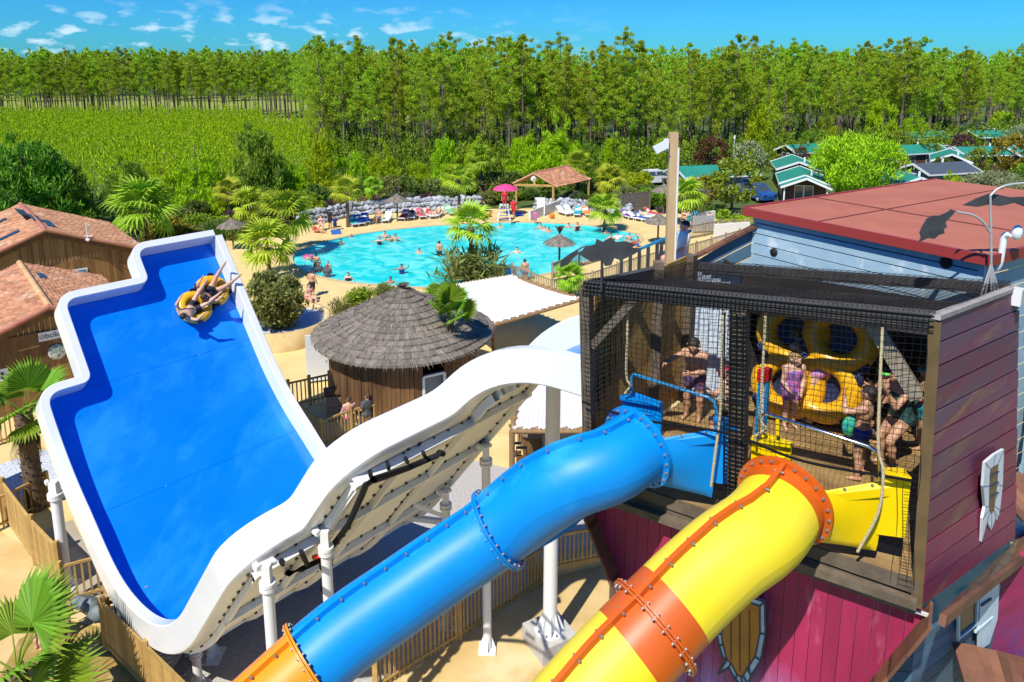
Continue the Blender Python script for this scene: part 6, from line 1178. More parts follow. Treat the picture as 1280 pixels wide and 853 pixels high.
ax_ = P(57, 289, 4.5); GD, RD = Vector((.76, .65, 0)).normalized(), Vector((-.65, .76, 0)).normalized(); lodA, er, el = lodge(ax_, GD, RD, 4.9, 1.9, 10, 2.5, 'upper timber lodge with a clay tile roof and vertical boards', 24, 40)
wf_ = ax_ + RD * .35; wa_ = math.atan2(GD.y, GD.x)
def onwall(px, py, wf, o=.04): return RP(px, py, wf - RD * o, RD)
q = onwall(99, 341, wf_); mb = MB(); mb.box(q, (.85, .10, .42), wa_); w1_ = mb.build('window', WHITE, lodA); mb = MB(); mb.box(q - RD * .05, (.70, .06, .30), wa_); mb.build('pane', M('blue_glass', (.05, .22, .40), .15), w1_)
def skylight(px, py, wx, wy, p0, n, owner):
    c = RP(px, py, p0, n) + n * .13; mb = MB(); mb.box(c, (wx, wy, .05), ax=(RD, n.cross(RD), n)); mb.build('solar_panel', M('panel_dark', (.03, .05, .09), .25), owner)
nA = RD.cross((er - ax_).normalized()); nA = nA if nA.z > 0 else -nA; nB = RD.cross((el - ax_).normalized()); nB = nB if nB.z > 0 else -nB
for px, py in ((26, 268), (43, 275), (60, 282)): skylight(px, py, 2.2, .45, ax_, nA, lodA)
for px, py in ((10, 298), (-5, 282)): skylight(px, py, .5, 1.3, ax_, nB, lodA)
an = onwall(110, 302, wf_, .5); mb = MB(); mb.tube([an, an + Vector((0, 0, 1.1))], .03, 6); mb.bar(an + Vector((-.2, 0, .3)), an + Vector((.3, 0, .36)), .04, .04); mb.box(an + Vector((0, 0, .12)), (.2, .1, .12)); tag(mb.build('antenna', WHITE), 'thin white antenna on the edge of the upper lodge roof', 'antenna')
bx_ = P(62, 386, 4.1); lodB, er, el = lodge(bx_, GD, RD, 3.3, 1.25, 8.5, 2.8, 'lower timber lodge with a pink tiled roof beside the blue slide', 20, 30)
wb_ = bx_ + RD * .35; nA = RD.cross((er - bx_).normalized()); nA = nA if nA.z > 0 else -nA; skylight(51, 348, .9, .3, bx_, nA, lodB)
a, b = onwall(48, 423, wb_, .06), onwall(76, 414, wb_, .06); b.z = a.z; sc_ = (a + b) / 2; sc_.z += .02; sl_ = (b - a).length
r = empty('lodge_sign', sc_, 'white rectangular sign with dark blue letters on the lower lodge wall', 'sign', None, wa_); mb = MB(); mb.box((0, 0, 0), (sl_, .04, .36)); link('board', mb.mesh('board'), WHITE, r)
fc = bpy.data.curves.new('letters', 'FONT'); fc.body = 'bcikl'; fc.size = .28; fc.align_x = 'CENTER'; fc.align_y = 'CENTER'; fc.extrude = .004; tmp = bpy.data.objects.new('letters', fc); COL.objects.link(tmp); dg = bpy.context.evaluated_depsgraph_get(); me = bpy.data.meshes.new_from_object(tmp.evaluated_get(dg)); bpy.data.objects.remove(tmp); o = link('letters', me, NAVY, r); o.rotation_euler = (R(90), 0, 0); o.location = (sl_ * .13, -.028, 0)
mb = MB(); mb.lathe([(0, 0), (.11, 0)], (-sl_ * .34, -.028, 0), 14, ax=(Vector((1, 0, 0)), Vector((0, 0, 1)), Vector((0, -1, 0)))); link('emblem', mb.mesh('emblem'), M('emblem_grey', (.35, .36, .36), .8, (.6, .5, .45), 9), r)
def wallbit(px, py, nm, lab, cat, prim, m): c = onwall(px, py, wb_, .05); mb = MB(); prim(mb, c); return tag(mb.build(nm, m), lab, cat)
wallbit(71, 440, 'round_plaque', 'round white plaque with a mottled green and pink pattern on the lodge wall', 'plaque', lambda mb, c: mb.lathe([(0, .03), (.30, .03), (.33, .0)], c, 18, ax=(GD, Vector((0, 0, 1)), -RD)), M('plaque', (.6, .6, .58), .7, (.18, .3, .22), 6, lo=.45, hi=.52, c3=(.6, .35, .35), s3=7))
wallbit(3, 469, 'small_sign', 'small white square sign low on the lodge wall', 'sign', lambda mb, c: mb.box(c, (.4, .05, .5), wa_), WHITE); mb = MB(); mb.box(onwall(3, 470, wb_, .085), (.10, .03, .28), wa_); mb.build('mark', NAVY, [o for o in bpy.data.objects if o.name == 'small_sign'][0]); wallbit(36, 436, 'pale_bar', 'short pale bar handle across the brown lodge shutter', 'bar', lambda mb, c: mb.bar(c - GD * .35, c + GD * .35 + Vector((0, 0, .04)), .05, .05), WOODT)
mb = MB(); c = onwall(26, 440, wb_, .04); mb.box(c, (1.9, .06, 1.3), wa_); mb.build('shutter', WOODB, lodB)
# ------------------------------------------------------------------ fences: every rail, post and picket its own part
def fence(pxs, hgt, label, gap=.13, wd=.05, m=FENCEW, z=0, group=None, posts=True, solid=False, top=.07, world=None, name='picket_fence', far=False):
    pts = world if world else [P(x, y, z) for x, y in pxs]; c = sum(pts, Vector()) / len(pts); r = empty(name, Vector((c.x, c.y, z)), label, 'fence', group); base = r.location
    bm_far = MB(); proto = {}
    for a, b in zip(pts[:-1], pts[1:]):
        L_ = (b - a).length; d = (b - a).normalized(); zv = Vector((0, 0, 1)); ang = math.atan2(d.y, d.x); k = max(2, int(L_ / gap))
        for zz, hh in ((hgt - .04, top), (.18, .06)): mb = MB(); mb.bar(a + zv * zz, b + zv * zz, .05, hh); mb.build('rail', m, r)
        for i in range(k + 1):
            p_ = a.lerp(b, i / k)
            if far: bm_far.box(p_ + zv * (hgt / 2 + .02), (wd, .025, hgt - .1), ang)
            else:
                if 'me' not in proto: mbp = MB(); mbp.box((0, 0, hgt / 2 + .01), (wd if not solid else gap * .96, .025, hgt - .08)); proto['me'] = mbp.mesh('picket'); proto['me'].materials.append(m)
                o = bpy.data.objects.new('picket', proto['me']); COL.objects.link(o); o.parent = r; o.location = p_ - base; o.rotation_euler.z = ang
        if posts:
            np_ = max(1, round(L_ / 2.2))
            for i in range(np_ + (1 if b is pts[-1] else 0)):
                p_ = a.lerp(b, i / np_); mb = MB(); mb.bar(p_ + Vector((0, 0, -.05)), p_ + zv * (hgt + .12), .11, .11, (0, 1, 0)); mb.build('post', m, r)
    if far: bm_far.build('pickets', m, r, 'stuff')
    return r
fence([(470, 866), (575, 800), (684, 729)], 1.15, 'ochre picket fence running beneath the blue tube slide', .115, .05)
a_, b_ = P(690, 716, .42), P(790, 696, .42); fence(None, 1.1, 'picket fence on the kerb wall behind the white column', .12, .045, world=[a_, b_], z=.42)
fence([(-20, 612), (46, 706), (78, 742)], 1.4, 'close boarded timber fence at the far left of the path', .12, .05, solid=True); fence([(134, 812), (255, 940)], 1.3, 'close boarded timber fence at the bottom under the slide corner', .12, .05, solid=True); fence([(80, 758), (134, 742)], 1.15, 'short slatted gate fence by the white slide rim', .15, .05); fence([(139, 806), (188, 790)], 1.15, 'short slatted fence in front of the slide corner', .15, .05)
fence([(-10, 668), (62, 632)], 1.05, 'slatted fence in front of the left palm trunk', .15, .05); fence([(-10, 560), (40, 545)], 1.0, 'slatted fence at the left edge behind the palm', .14, .05)
fence([(362, 512), (388, 506), (413, 500)], 1.15, 'picket fence between white door and slide rim', .14, .05); fence([(366, 530), (402, 562), (440, 546), (482, 536)], 1.1, 'brown picket fence before the hut base', .13, .045)
fence([(640, 352), (690, 372), (740, 362), (800, 340), (870, 322), (940, 300)], 1.1, 'long picket fence between pool and the blue building', .16, .05, M('fence_grey', (.34, .27, .17), .85, (.24, .19, .12), 4, rnd=.2), far=False)
fence([(690, 348), (724, 334), (752, 326)], 1.0, 'low dark fence at the near right of the pool', .16, .04, M('fence_grey', (.34, .27, .17)), far=True)
fence([(858, 300), (900, 292), (945, 290)], 1.1, 'weathered picket fence by the white path wall', .16, .05, M('fence_grey', (.34, .27, .17)), far=True); fence([(776, 268), (812, 264)], 1.9, 'grey brushwood screen fence before the parked car', .12, .1, M('brush', (.16, .14, .12), .9, (.1, .09, .08), 6), name='screen_fence', far=True)
# dark steel railing at the tower stairs
r0 = [PY(776, 352, 15.2), PY(826, 330, 15.4), PY(862, 318, 16.0)]; r = empty('steel_railing', Vector((r0[1].x, r0[1].y, 0)), 'dark steel balustrade of the stairs behind the netted tower', 'railing')
for a, b in zip(r0[:-1], r0[1:]):
    mb = MB(); mb.bar(a + Vector((0, 0, .55)), b + Vector((0, 0, .55)), .06, .05); mb.build('handrail', BLUEP, r)
    for i in range(5): p_ = a.lerp(b, i / 4.5); mb = MB(); mb.bar(p_ + Vector((0, 0, -.5)), p_ + Vector((0, 0, .52)), .07, .05, (0, 1, 0)); mb.build('baluster', BIRD, r)
mb = MB(); a, b = PY(800, 352, 15.0), PY(880, 326, 15.0); mb.bar(a + Vector((0, 0, -.2)), b + Vector((0, 0, -.2)), .9, .12); mb.build('stair_tread', SHINGLE, r); mb = MB(); [mb.bar((q.x, q.y, 0), q, .1, .1, (0, 1, 0)) for q in r0]; mb.build('support', WOODG, r)
# tall wooden pole with floodlights
pl_ = PY(842, 333, 14.6); pt2 = PY(842, 166, 14.6); r = empty('wooden_pole', Vector((pl_.x, pl_.y, 0)), 'tall square timber pole with a white floodlight and cable pipe', 'pole'); mb = MB(); mb.bar((pl_.x, pl_.y, 0), pt2, .17, .17, (0, 1, 0)); mb.build('mast', M('pole_wood', (.60, .42, .22), .8, (.48, .33, .16), 3, stretch=(1, 1, .2)), r); mb = MB(); mb.tube([(pl_.x + .10, pl_.y - .08, 0), (pt2.x + .10, pt2.y - .08, pt2.z - .3)], .022, 6); mb.build('cable_pipe', WHITE, r)
q = PY(828, 184, 14.5); mb = MB(); mb.box(q + Vector((.07, 0, .05)), (.10, .10, .24)); mb.box(q + Vector((-.05, -.05, -.0)), (.26, .14, .15), Matrix.Rotation(-.5, 3, 'Y')); mb.build('floodlight', WHITE, r)
# ------------------------------------------------------------------ blue building with a red roof
RZ = 10.93; rc0 = P(930, 260, RZ); rc1 = P(1236, 321, RZ); rc2 = P(1090, 236, RZ); ed = (rc1 - rc0).normalized(); bd = Vector((-ed.y, ed.x, 0)); bd = bd if bd.y > 0 else -bd
redb = empty('blue_building', Vector((rc0.lerp(rc1, .5).x, rc0.lerp(rc1, .5).y, 0)), 'pale blue plank building with a flat red felt roof behind the tower', 'building')
bd2 = (rc2 - rc0).normalized(); L0 = (rc1 - rc0).length; rc3 = rc1 + Vector((.85, .50, 0)) * 5; rc2e = rc0 + bd2 * 6.5
mb = MB(); mb.add([rc0, rc1, rc3, rc2e + ed * 3 + bd2 * 0, rc2e], [(0, 1, 2, 3, 4)]); 
if mb_area([rc0, rc1, rc3, rc2e]) < 0: mb.f[0] = mb.f[0][::-1]
mb.build('roof_sheet', REDROOF, redb); mb = MB(); [mb.bar(a + Vector((0, 0, -.06)), b + Vector((0, 0, -.05)), .06, .15) for a, b in ((rc0, rc1), (rc1, rc3), (rc2e, rc0))]; mb.build('roof_trim', REDTRIM, redb)
for f in (.36,): a, b = rc0.lerp(rc1, f), rc0.lerp(rc1, f) + bd2 * 6.3; mb = MB(); mb.bar(a + Vector((0, 0, .008)), b + Vector((0, 0, .008)), .014, .012); mb.build('roof_seam', M('seam_dark', (.12, .03, .03), .7), redb)
a, b = rc0 + bd2 * 2.0, rc1 + bd2 * 2.0; mb = MB(); mb.bar(a + Vector((0, 0, .009)), b + Vector((0, 0, .009)), .014, .012); mb.build('roof_seam', M('seam_dark', (.12, .03, .03)), redb)
wi = Vector((-ed.y, ed.x, 0)); wi = wi if wi.y > 0 else -wi; w0, w1 = rc0 + wi * .15 + ed * .12, rc1 + wi * .15 - ed * .12
mb = MB(); mb.bar(w0.lerp(w1, .0) * 1 + wi * .06 + Vector((0, 0, -2.2)), w1 + wi * .06 + Vector((0, 0, -2.2)), .04, 4.3); mb.build('wall_core', DKL, redb)
for k in range(22):
    z0 = 10.86 - (k + 1) * .195; mb = MB(); mb.prism([Vector((w0.x, w0.y, z0 + .012)), Vector((w1.x, w1.y, z0 + .012)), Vector((w1.x, w1.y, z0 + .19)), Vector((w0.x, w0.y, z0 + .19))], wi * -(.02 + .012 * (k % 2))); mb.build('wall_plank', SLATE, redb)
w2, w3 = w1, w1 + Vector((.85, .50, 0)) * 4.8
for k in range(16): z0 = 10.86 - (k + 1) * .27; mb = MB(); mb.prism([Vector((w2.x, w2.y, z0 + .006)), Vector((w3.x, w3.y, z0 + .006)), Vector((w3.x, w3.y, z0 + .264)), Vector((w2.x, w2.y, z0 + .264))], wi * .03); mb.build('wall_plank', SLATE, redb)
mb = MB(); mb.bar((w1.x, w1.y, 6.5), (w1.x, w1.y, 10.86), .08, .08, ed); mb.build('corner_strip', SLATE, redb)
for px, py, rr in ((969, 315, .075), (1184, 328, .085)): c = RP(px, py, w0, wi) - wi * .05; mb = MB(); mb.lathe([(0, 0), (rr, 0), (rr, .05)], c, 18, ax=(ed, Vector((0, 0, 1)), wi)); mb.build('round_hole', DARKG, redb)
# left wing of the blue building with its sloping edge
lw0, lw1 = P(862, 338, 9.75), w0
for k in range(9):
    f0, f1 = k / 9 + .01, (k + 1) / 9 - .004; A0, A1 = Vector((lw0.x, lw0.y, 8.0)), Vector((lw0.x, lw0.y, 9.85)); B0, B1 = Vector((w0.x, w0.y, 8.0)), Vector((w0.x, w0.y, 10.55)); mb = MB(); mb.prism([A0.lerp(A1, f0), B0.lerp(B1, f0), B0.lerp(B1, f1), A0.lerp(A1, f1)], (0, .04, 0)); mb.build('wing_plank', SLATED if k % 3 else SLATE, redb)
for k in range(8): A1, B1 = Vector((lw0.x - .3, lw0.y - .05, 9.82)), Vector((w0.x, w0.y - .05, 10.60)); mb = MB(); mb.bar(A1.lerp(B1, k / 8), A1.lerp(B1, (k + 1.1) / 8), .16, .05); mb.build('edge_tile', SHINGLE, redb)
figure(849, 322, 'sit', 'shirt', WHT, 'person in white behind the sloping edge by the pole', (-1, 0), at=PY(851, 318, 15.5) + Vector((0, 0, -.5)), skin=3)
# wall lamp with white bent pipe, junction box
q = [RP(x, y, w1 + Vector((.3, -.15, 0)), wi) for x, y in ((1228, 341), (1247, 334), (1253, 310), (1255, 296), (1262, 293))]; mb = MB(); mb.tube(spline(q, 5), .045, 8); o_ = mb.build('wall_lamp', WHITE); tag(o_, 'white bent pipe lamp with a small round head at the red roof', 'lamp'); mb = MB(); mb.ball(q[-1] + Vector((.08, -.03, .03)), (.07, .07, .11), 10); mb.build('lamp_head', WHITE, o_)
q = W3(.93, .985, .10); mb = MB(); mb.box(q, (.17, .12, .22), math.atan2(SD.y, SD.x)); o_ = mb.build('junction_box', WHITE); tag(o_, 'white junction box at the top of the purple wall', 'junction box'); mb = MB(); mb.tube([q, q + SD * .5 + SN * .1], .02, 6); mb.build('cable', WHITE, o_)
# ------------------------------------------------------------------ sheet metal birds
def outline_plate(px_pts, y, th, name, label, cat, owner=None):
    pts = [PY(a, b, y) for a, b in px_pts]; mb = MB(); mb.prism(pts, (0, th, 0)); o = mb.build(name, BIRD, owner)
    if owner is None: tag(o, label, cat)
    return o
by = 10.3; sp = PY(1239, 368, 9.3)
bs_ = empty('bird_stand', Vector((sp.x, sp.y, 10.6)), 'bent steel stand with two dark sheet metal birds above the net', 'sculpture')
q = [PY(1239, 368, 9.3), PY(1239, 300, 9.3), PY(1238, 250, 9.3), PY(1240, 243, 9.3), PY(1248, 236, 9.3), PY(1262, 231, 9.3), PY(1290, 228, 9.3)]; mb = MB(); mb.tube(spline(q, 4), .016, 7); q2 = [PY(1237, 290, 9.3), PY(1229, 278, 9.3), PY(1216, 269, 9.3), PY(1196, 265, 9.3)]; mb.tube(spline(q2, 4), .016, 6); [mb.tube([PY(1239, 330, 9.3), sp + Vector((dx, .05 * dx, -.02))], .014, 6) for dx in (-.14, -.08, .06, .12)]; mb.build('steel_rod', GALV, bs_)
outline_plate([(1149, 303), (1152, 297), (1150, 291), (1153, 284), (1159, 274), (1166, 270), (1175, 270), (1186, 265), (1189, 262), (1195, 264), (1190, 270), (1182, 278), (1184, 284), (1180, 287), (1181, 292), (1174, 294), (1168, 299), (1160, 298)], 9.3, .02, 'bird', '', '', bs_)
outline_plate([(1204, 257), (1222, 248), (1238, 242), (1250, 244), (1264, 247), (1290, 246), (1290, 262), (1268, 254), (1250, 258), (1236, 256), (1222, 259)], 9.35, .02, 'bird', '', '', bs_)
b2 = empty('bird_stand', PY(752, 364, 8.6), 'dark sheet metal bird with spread wings on a pole left of the net', 'sculpture'); outline_plate([(723, 318), (732, 309), (744, 306), (746, 299), (754, 303), (764, 297), (770, 303), (782, 302), (795, 306), (790, 310), (803, 311), (793, 318), (776, 326), (768, 323), (764, 332), (756, 333), (752, 325), (740, 328), (733, 324)], 8.6, .02, 'bird', '', '', b2); mb = MB(); mb.tube([PY(752, 364, 8.62), PY(752, 318, 8.62)], .014, 6); mb.build('steel_rod', BIRD, b2)
b3 = empty('bird_stand', PY(715, 336, 11), 'second dark sheet metal bird in flight left of the spread wings', 'sculpture'); outline_plate([(700, 335), (701, 326), (712, 318), (722, 312), (723, 317), (716, 324), (710, 331)], 11, .02, 'bird', '', '', b3); mb = MB(); mb.tube(spline([PY(722, 313, 11), PY(732, 308, 11), PY(748, 312, 11), PY(753, 330, 11), PY(754, 380, 11)], 4), .014, 6); mb.build('steel_rod', BIRD, b3)
# ------------------------------------------------------------------ lower right foot of the tower
sl = empty('slate_house', Vector((5.6, 8.0, 0)), 'small dark blue plank house at the foot of the tower with a pale shuttered window', 'building')
p0 = PY(1142, 822, 7.35); p1 = PY(1247, 760, 8.75); p0.z = p1.z = 0; dW = (p1 - p0).normalized(); nW = Vector((dW.y, -dW.x, 0))
def sw(px, py, o=.05): return RP(px, py, p0 + nW * o, nW)
zA, zB = sw(1142, 786).z - .3, sw(1247, 712).z - .42; plank_wall(p0, p1, 3.6, zA, 17, SLATED, sl, 'wall_plank', z0b=3.6, z1b=zB)
q2 = p0 - FD * 1.6 - FN * .02; zC = RP(1080, 840, q2, FN).z; plank_wall(q2, p0, 3.6, zC - .2, 15, SLATED, sl, 'wall_plank', z0b=3.6, z1b=zA)
mb = MB(); mb.prism([sw(1222, 734), sw(1247, 717), sw(1244, 772), sw(1234, 803), sw(1221, 812)], nW * .03); sh_ = mb.build('shutter', PALEB, sl)
mb = MB(); mb.prism([sw(1199, 758), sw(1221, 742), sw(1219, 778), sw(1199, 797)], nW * .02); wd_ = mb.build('window', DARKWIN, sl); mb = MB(); [mb.bar(sw(x0, y0, .08), sw(x1, y1, .08), .035, .03, nW) for x0, y0, x1, y1 in ((1198, 757, 1198, 800), (1198, 798, 1221, 779), (1222, 738, 1220, 782), (1204, 757, 1246, 728), (1219, 790, 1240, 772))]; mb.build('frame', PALEB, wd_)
mb = MB(); [mb.bar(sw(x0, y0, .09), sw(x1, y1, .09), .03, .02, nW) for x0, y0, x1, y1 in ((1231, 734, 1243, 726), (1227, 757, 1239, 749))]; mb.build('slot', DKL, sh_)
for k in range(7): a, b = sw(1186 + 11 * k, 852 - 0 * k, .25 + .0 * k), sw(1205 + 13 * k, 806 + 3 * k, .10); mb = MB(); mb.bar(a + nW * .5 - Vector((0, 0, .35)), b, .26, .05, (0, 0, 1)); mb.build('porch_roof_board', SHINGLE, sl)
mg = empty('magenta_house', Vector((8.3, 9.6, 0)), 'magenta to purple plank wall of the next building at the right edge', 'building')
MG = M('magenta_planks', (.34, .018, .09), .65, (.26, .015, .075), 3, 5, .1, 20, rnd=.14, grad=((0, 0, 1), 6.3, 5.3, (.12, .03, .15)))
m0, m1 = PY(1238, 800, 8.95), PY(1330, 740, 9.2); plank_wall(m0, m1, 2.6, RP(1246, 716, m0, Vector((0, 1, 0))).z, 24, MG, mg, 'wall_plank', z0b=2.6, z1b=RP(1330, 660, m0, Vector((0, 1, 0))).z); r0_, r1_ = PY(1271, 640, 10.3), PY(1340, 600, 10.9); plank_wall(r0_, r1_, 6.0, 9.6, 16, SLATE, mg, 'rear_plank')
for k in range(4): a, b = PY(1268, 640 - 11 * k, 9.9 + .1 * k), PY(1310, 622 - 11 * k, 10.0 + .1 * k); mb = MB(); mb.bar(a, b, .30, .05, (0, -.6, 1)); mb.build('eave_board', SHINGLE, mg)
# ------------------------------------------------------------------ foreground palms and people at the lower left
fp = P(30, 905, 0); LL = [(-1.15, .62, 1.45, .35), (.35, 1.05, 1.5, .5), (1.2, .9, 1.25, 0), (2.2, .55, 1.2, .2), (3.0, .45, 1.3, -.2), (-2.3, .5, 1.2, .3), (-.35, -.02, 1.5, .9), (.2, .35, 1.15, -.5), (-1.8, .2, 1.2, .3), (.75, 1.2, 1.55, .2), (-.7, .15, 1.2, 1.0)]
big_palm(fp, 1.25, [(a_, e_, s_ * .78, r_) for a_, e_, s_, r_ in LL], 'large fan palm with bright leaves in the bottom left corner', rad=.17, dry=((-.2, -.1, 1.3), (-1.2, -.7, 1.0), (1.5, -.8, 1.0), (3, -.6, 1.0)))
lp_ = P(46, 636, 0); big_palm(lp_, 3.15, [(az, el, .95, rl) for az, el, rl in ((-.1, .75, .3), (.9, .8, 0), (2.0, .7, .2), (2.9, .45, 0), (-1.3, .4, .5), (-2.3, .45, -.4), (.4, .2, .6), (1.4, 1.2, 1.2), (-.7, .05, .3), (3.5, .9, .3))], 'fan palm with a fibrous trunk between the left fences', rad=.24, dry=((-1, -1.1, 1.0), (1, -1.2, 1.0), (2.6, -1.1, 1.0)))
figure(84, 795, 'stand', 'trunks', C_('coral', (.75, .13, .06)), 'child in coral red trunks standing behind the foreground palm', (.2, 1), sc=.80, skin=0, hairc='brown'); figure(50, 812, 'stand', 'trunks', NAVY, 'second child mostly hidden behind the foreground palm', (.4, 1), sc=.76, skin=0)
fr2_ = P(107, 745, .5); mb = MB(); [mb.ball(P(100 + 5 * i + (i * 7) % 5, 752 + 3 * i, .18 + .12 * (i % 3)), (.26 + .05 * (i % 2), .2, .14 + .04 * (i % 3)), 7) for i in range(8)]; tag(mb.build('folded_tarp', M('tarp_grey', (.10, .13, .14), .6, (.18, .22, .23), 5)), 'dark grey tarp heap behind the slatted gate fence', 'tarp')
r = empty('deck_chair', P(207, 838, 0), 'white slatted plastic chair under the slide corner', 'chair'); mb = MB(); [mb.bar((-.35 + .0, -.3 + .13 * k, .35), (.35, -.3 + .13 * k, .35), .09, .03) for k in range(6)]; link('seat', mb.mesh('seat'), WHITE, r); mb = MB(); [mb.bar((-.35, .4 + .06 * k, .45 + .11 * k), (.35, .4 + .06 * k, .45 + .11 * k), .03, .09) for k in range(5)]; link('backrest', mb.mesh('backrest'), WHITE, r); mb = MB(); [mb.bar((sx_, sy_, 0), (sx_, sy_, .36), .05, .05, (0, 1, 0)) for sx_ in (-.32, .32) for sy_ in (-.3, .35)]; link('legs', mb.mesh('legs'), WHITE, r)
# ------------------------------------------------------------------ trees
PINEM = LM('pine', (.33, .47, .022), .5, .22, .28); PINEY = LM('young_pine', (.37, .53, .008), .35, .16, .36); TRUNKM = M('pine_trunk', (.20, .145, .115), .95, (.12, .085, .07), 3, 4, .4, 12, rnd=.2)
def pine_crown(seed, h=17.0, base=.42, wide=2.3, per=100, ln=.38, wd=.065, n=58):
    rg = np.random.default_rng(seed); C, Rr = [], []
    for i in range(n):
        f = (i + rg.random()) / n; z = h * (base + (1 - base) * f ** .85); prof = (math.sin(math.pi * min(1, .18 + .80 * f)) ** .8) * wide; a = i * 2.39996 + rg.random() * 1.2; rr = prof * rg.choice((.35, .6, .85, 1.0, 1.25)) * (.75 + .5 * rg.random())
        if f > .93: rr = .12
        C.append((rr * math.cos(a), rr * math.sin(a), z + .12 * rr + rg.normal() * .25)); Rr.append((.48 + .42 * rg.random()) * (1.1 - .62 * f))
    return leaves(C, Rr, per, ln, wd, rg, .75, .66, .8, .8)
def trunk_mb(h, seed, r=.17, top=.93, br=11):
    rg = random.Random(seed); mb = MB(); lx, ly = rg.uniform(-.5, .5), rg.uniform(-.5, .5); pts = [Vector((lx * t * t, ly * t * t, h * top * t)) for t in (0, .25, .5, .75, 1)]; mb.tube(pts, [r, r * .85, r * .7, r * .5, .03], 7)
    for i in range(br): z = h * rg.uniform(.3, .85); a = rg.random() * 6.28; l = rg.uniform(.8, 2.2); mb.tube([(0, 0, z), (math.cos(a) * l, math.sin(a) * l, z + l * .35)], [.05, .015], 4)
    return mb
PC = []
for s in range(7):
    V, Q = pine_crown(s, base=(.38, .44, .32, .5, .41, .34, .44)[s], wide=(2.9, 2.4, 3.2, 2.5, 2.9, 2.7, 2.3)[s]); me = qmesh('crown', V, Q); me.materials.append(PINEM); tm = trunk_mb(17, s).mesh('trunk'); tm.materials.append(TRUNKM); PC.append((me, tm))
rt = random.Random(11); PLIST = []
def front(x):    # distance of the forest edge for a given lateral position at 100 m
    return 0
def add_row(n, pxa, pxb, ya, yb, d0, d1, hs=(.60, 1.06)):
    for i in range(n):
        px = rt.uniform(pxa, pxb); t = (px - pxa) / (pxb - pxa); yb_ = ya + (yb - ya) * t; g = P(px, yb_, 0); d = rt.uniform(d0, d1) ; k = (g.y + d) / g.y; PLIST.append((g.x * k, g.y * k, rt.uniform(*hs)))
add_row(70, 395, 520, 200, 216, 0, 14); add_row(95, 500, 800, 216, 214, 0, 14); add_row(70, 780, 1000, 214, 200, 0, 14); add_row(85, 980, 1330, 200, 178, 0, 16)
add_row(40, 385, 430, 175, 200, 0, 30)
sep = []
for x, y, s in PLIST:
    if all((x - a) ** 2 + (y - b) ** 2 > 2.6 for a, b, _ in sep): sep.append((x, y, s))
PLIST = sep
LROW = []
for i in range(92):
    px = -60 + 470 * (i + .6 * rt.random()) / 92; g = P(px, 149.0 + rt.uniform(-1.5, .8), 0); LROW.append((g.x, g.y, rt.uniform(.82, 1.06)))
allp = sorted(PLIST, key=lambda q: q[1])[:205] + LROW
def pine_obj(x, y, s, k, label, group):
    r = empty('pine_tree', (x, y, -.02), label, 'pine tree', group, rz=rt.random() * 6.28); r.scale = (s * rt.uniform(.95, 1.15),) * 2 + (s,)
    for nm, me in (('crown', PC[k][0]), ('trunk', PC[k][1])): o = bpy.data.objects.new(nm, me); COL.objects.link(o); o.parent = r
for i, (x, y, s) in enumerate(allp):
    left = i >= len(allp) - len(LROW)
    pine_obj(x, y, s, i % 7, 'tall pine in the row of bare trunks across the left field' if left else 'tall maritime pine with bare trunk at the front of the forest', 'pines in the row at the left' if left else 'pines at the edge of the forest')
# deeper forest: one mass
def forest_mass(name, pts, seed, per=30, ln=.52, wd=.14, trunk=True, scale_h=17.0):
    rg = np.random.default_rng(seed); base = []
    for s in range(5):
        V, Q = pine_crown(30 + s, per=per, ln=ln, wd=wd, n=40); 
        if trunk:
            t = [[-.16, 0, 0], [.16, 0, 0], [.08, 0, 14.5], [-.08, 0, 14.5], [0, -.16, 0], [0, .16, 0], [0, .08, 14.5], [0, -.08, 14.5]]; n = len(V); V = np.concatenate([V, np.array(t)]); Q = np.concatenate([Q, [[n, n + 1, n + 2, n + 3], [n + 4, n + 5, n + 6, n + 7]]])
        base.append((V, Q))
    parts = []
    for i, (x, y, s) in enumerate(pts):
        V, Q = base[i % 5]; a = rg.random() * 6.28; c, s_ = math.cos(a), math.sin(a); sc = s; W = np.stack([(V[:, 0] * c - V[:, 1] * s_) * sc * 1.1 + x, (V[:, 0] * s_ + V[:, 1] * c) * sc * 1.1 + y, V[:, 2] * sc], 1); parts.append((W, Q))
    V, Q = joinvq(parts); me = qmesh(name, V, Q); me.materials.append(PINEM); me.materials.append(TRUNKM)
    if trunk:
        mi = []
        for i in range(len(pts)): mi += [0] * (len(base[i % 5][1]) - 2) + [1, 1]
        me.polygons.foreach_set('material_index', np.array(mi, np.int32))
    o = bpy.data.objects.new(name, me); COL.objects.link(o); o['kind'] = 'stuff'; return o
deep = []
for i in range(520):
    px = rt.uniform(380, 1350) if i < 420 else rt.uniform(1350, 1750); yb_ = np.interp(px, [380, 520, 800, 1000, 1350], [176, 206, 205, 195, 175]); g = P(px, yb_, 0); k = 1 + rt.uniform(.10, .62) * 100 / g.y; deep.append((g.x * k, g.y * k, rt.uniform(.72, 1.0)))
forest_mass('forest', deep, 1)
far = []
for i in range(330): x = rt.uniform(-330, -10); far.append((x, rt.uniform(268, 345), rt.uniform(.95, 1.2)))
for i in range(160): px = rt.uniform(-330, 400); g = P(px, 147, 0); k = 1 + rt.uniform(.02, .12); far.append((g.x * k, g.y * k, rt.uniform(.85, 1.02)))
for i in range(190): x = rt.uniform(60, 420); far.append((x, rt.uniform(190, 330), rt.uniform(.95, 1.1)))
forest_mass('far_forest', far, 2, per=10, ln=1.0, wd=.32)
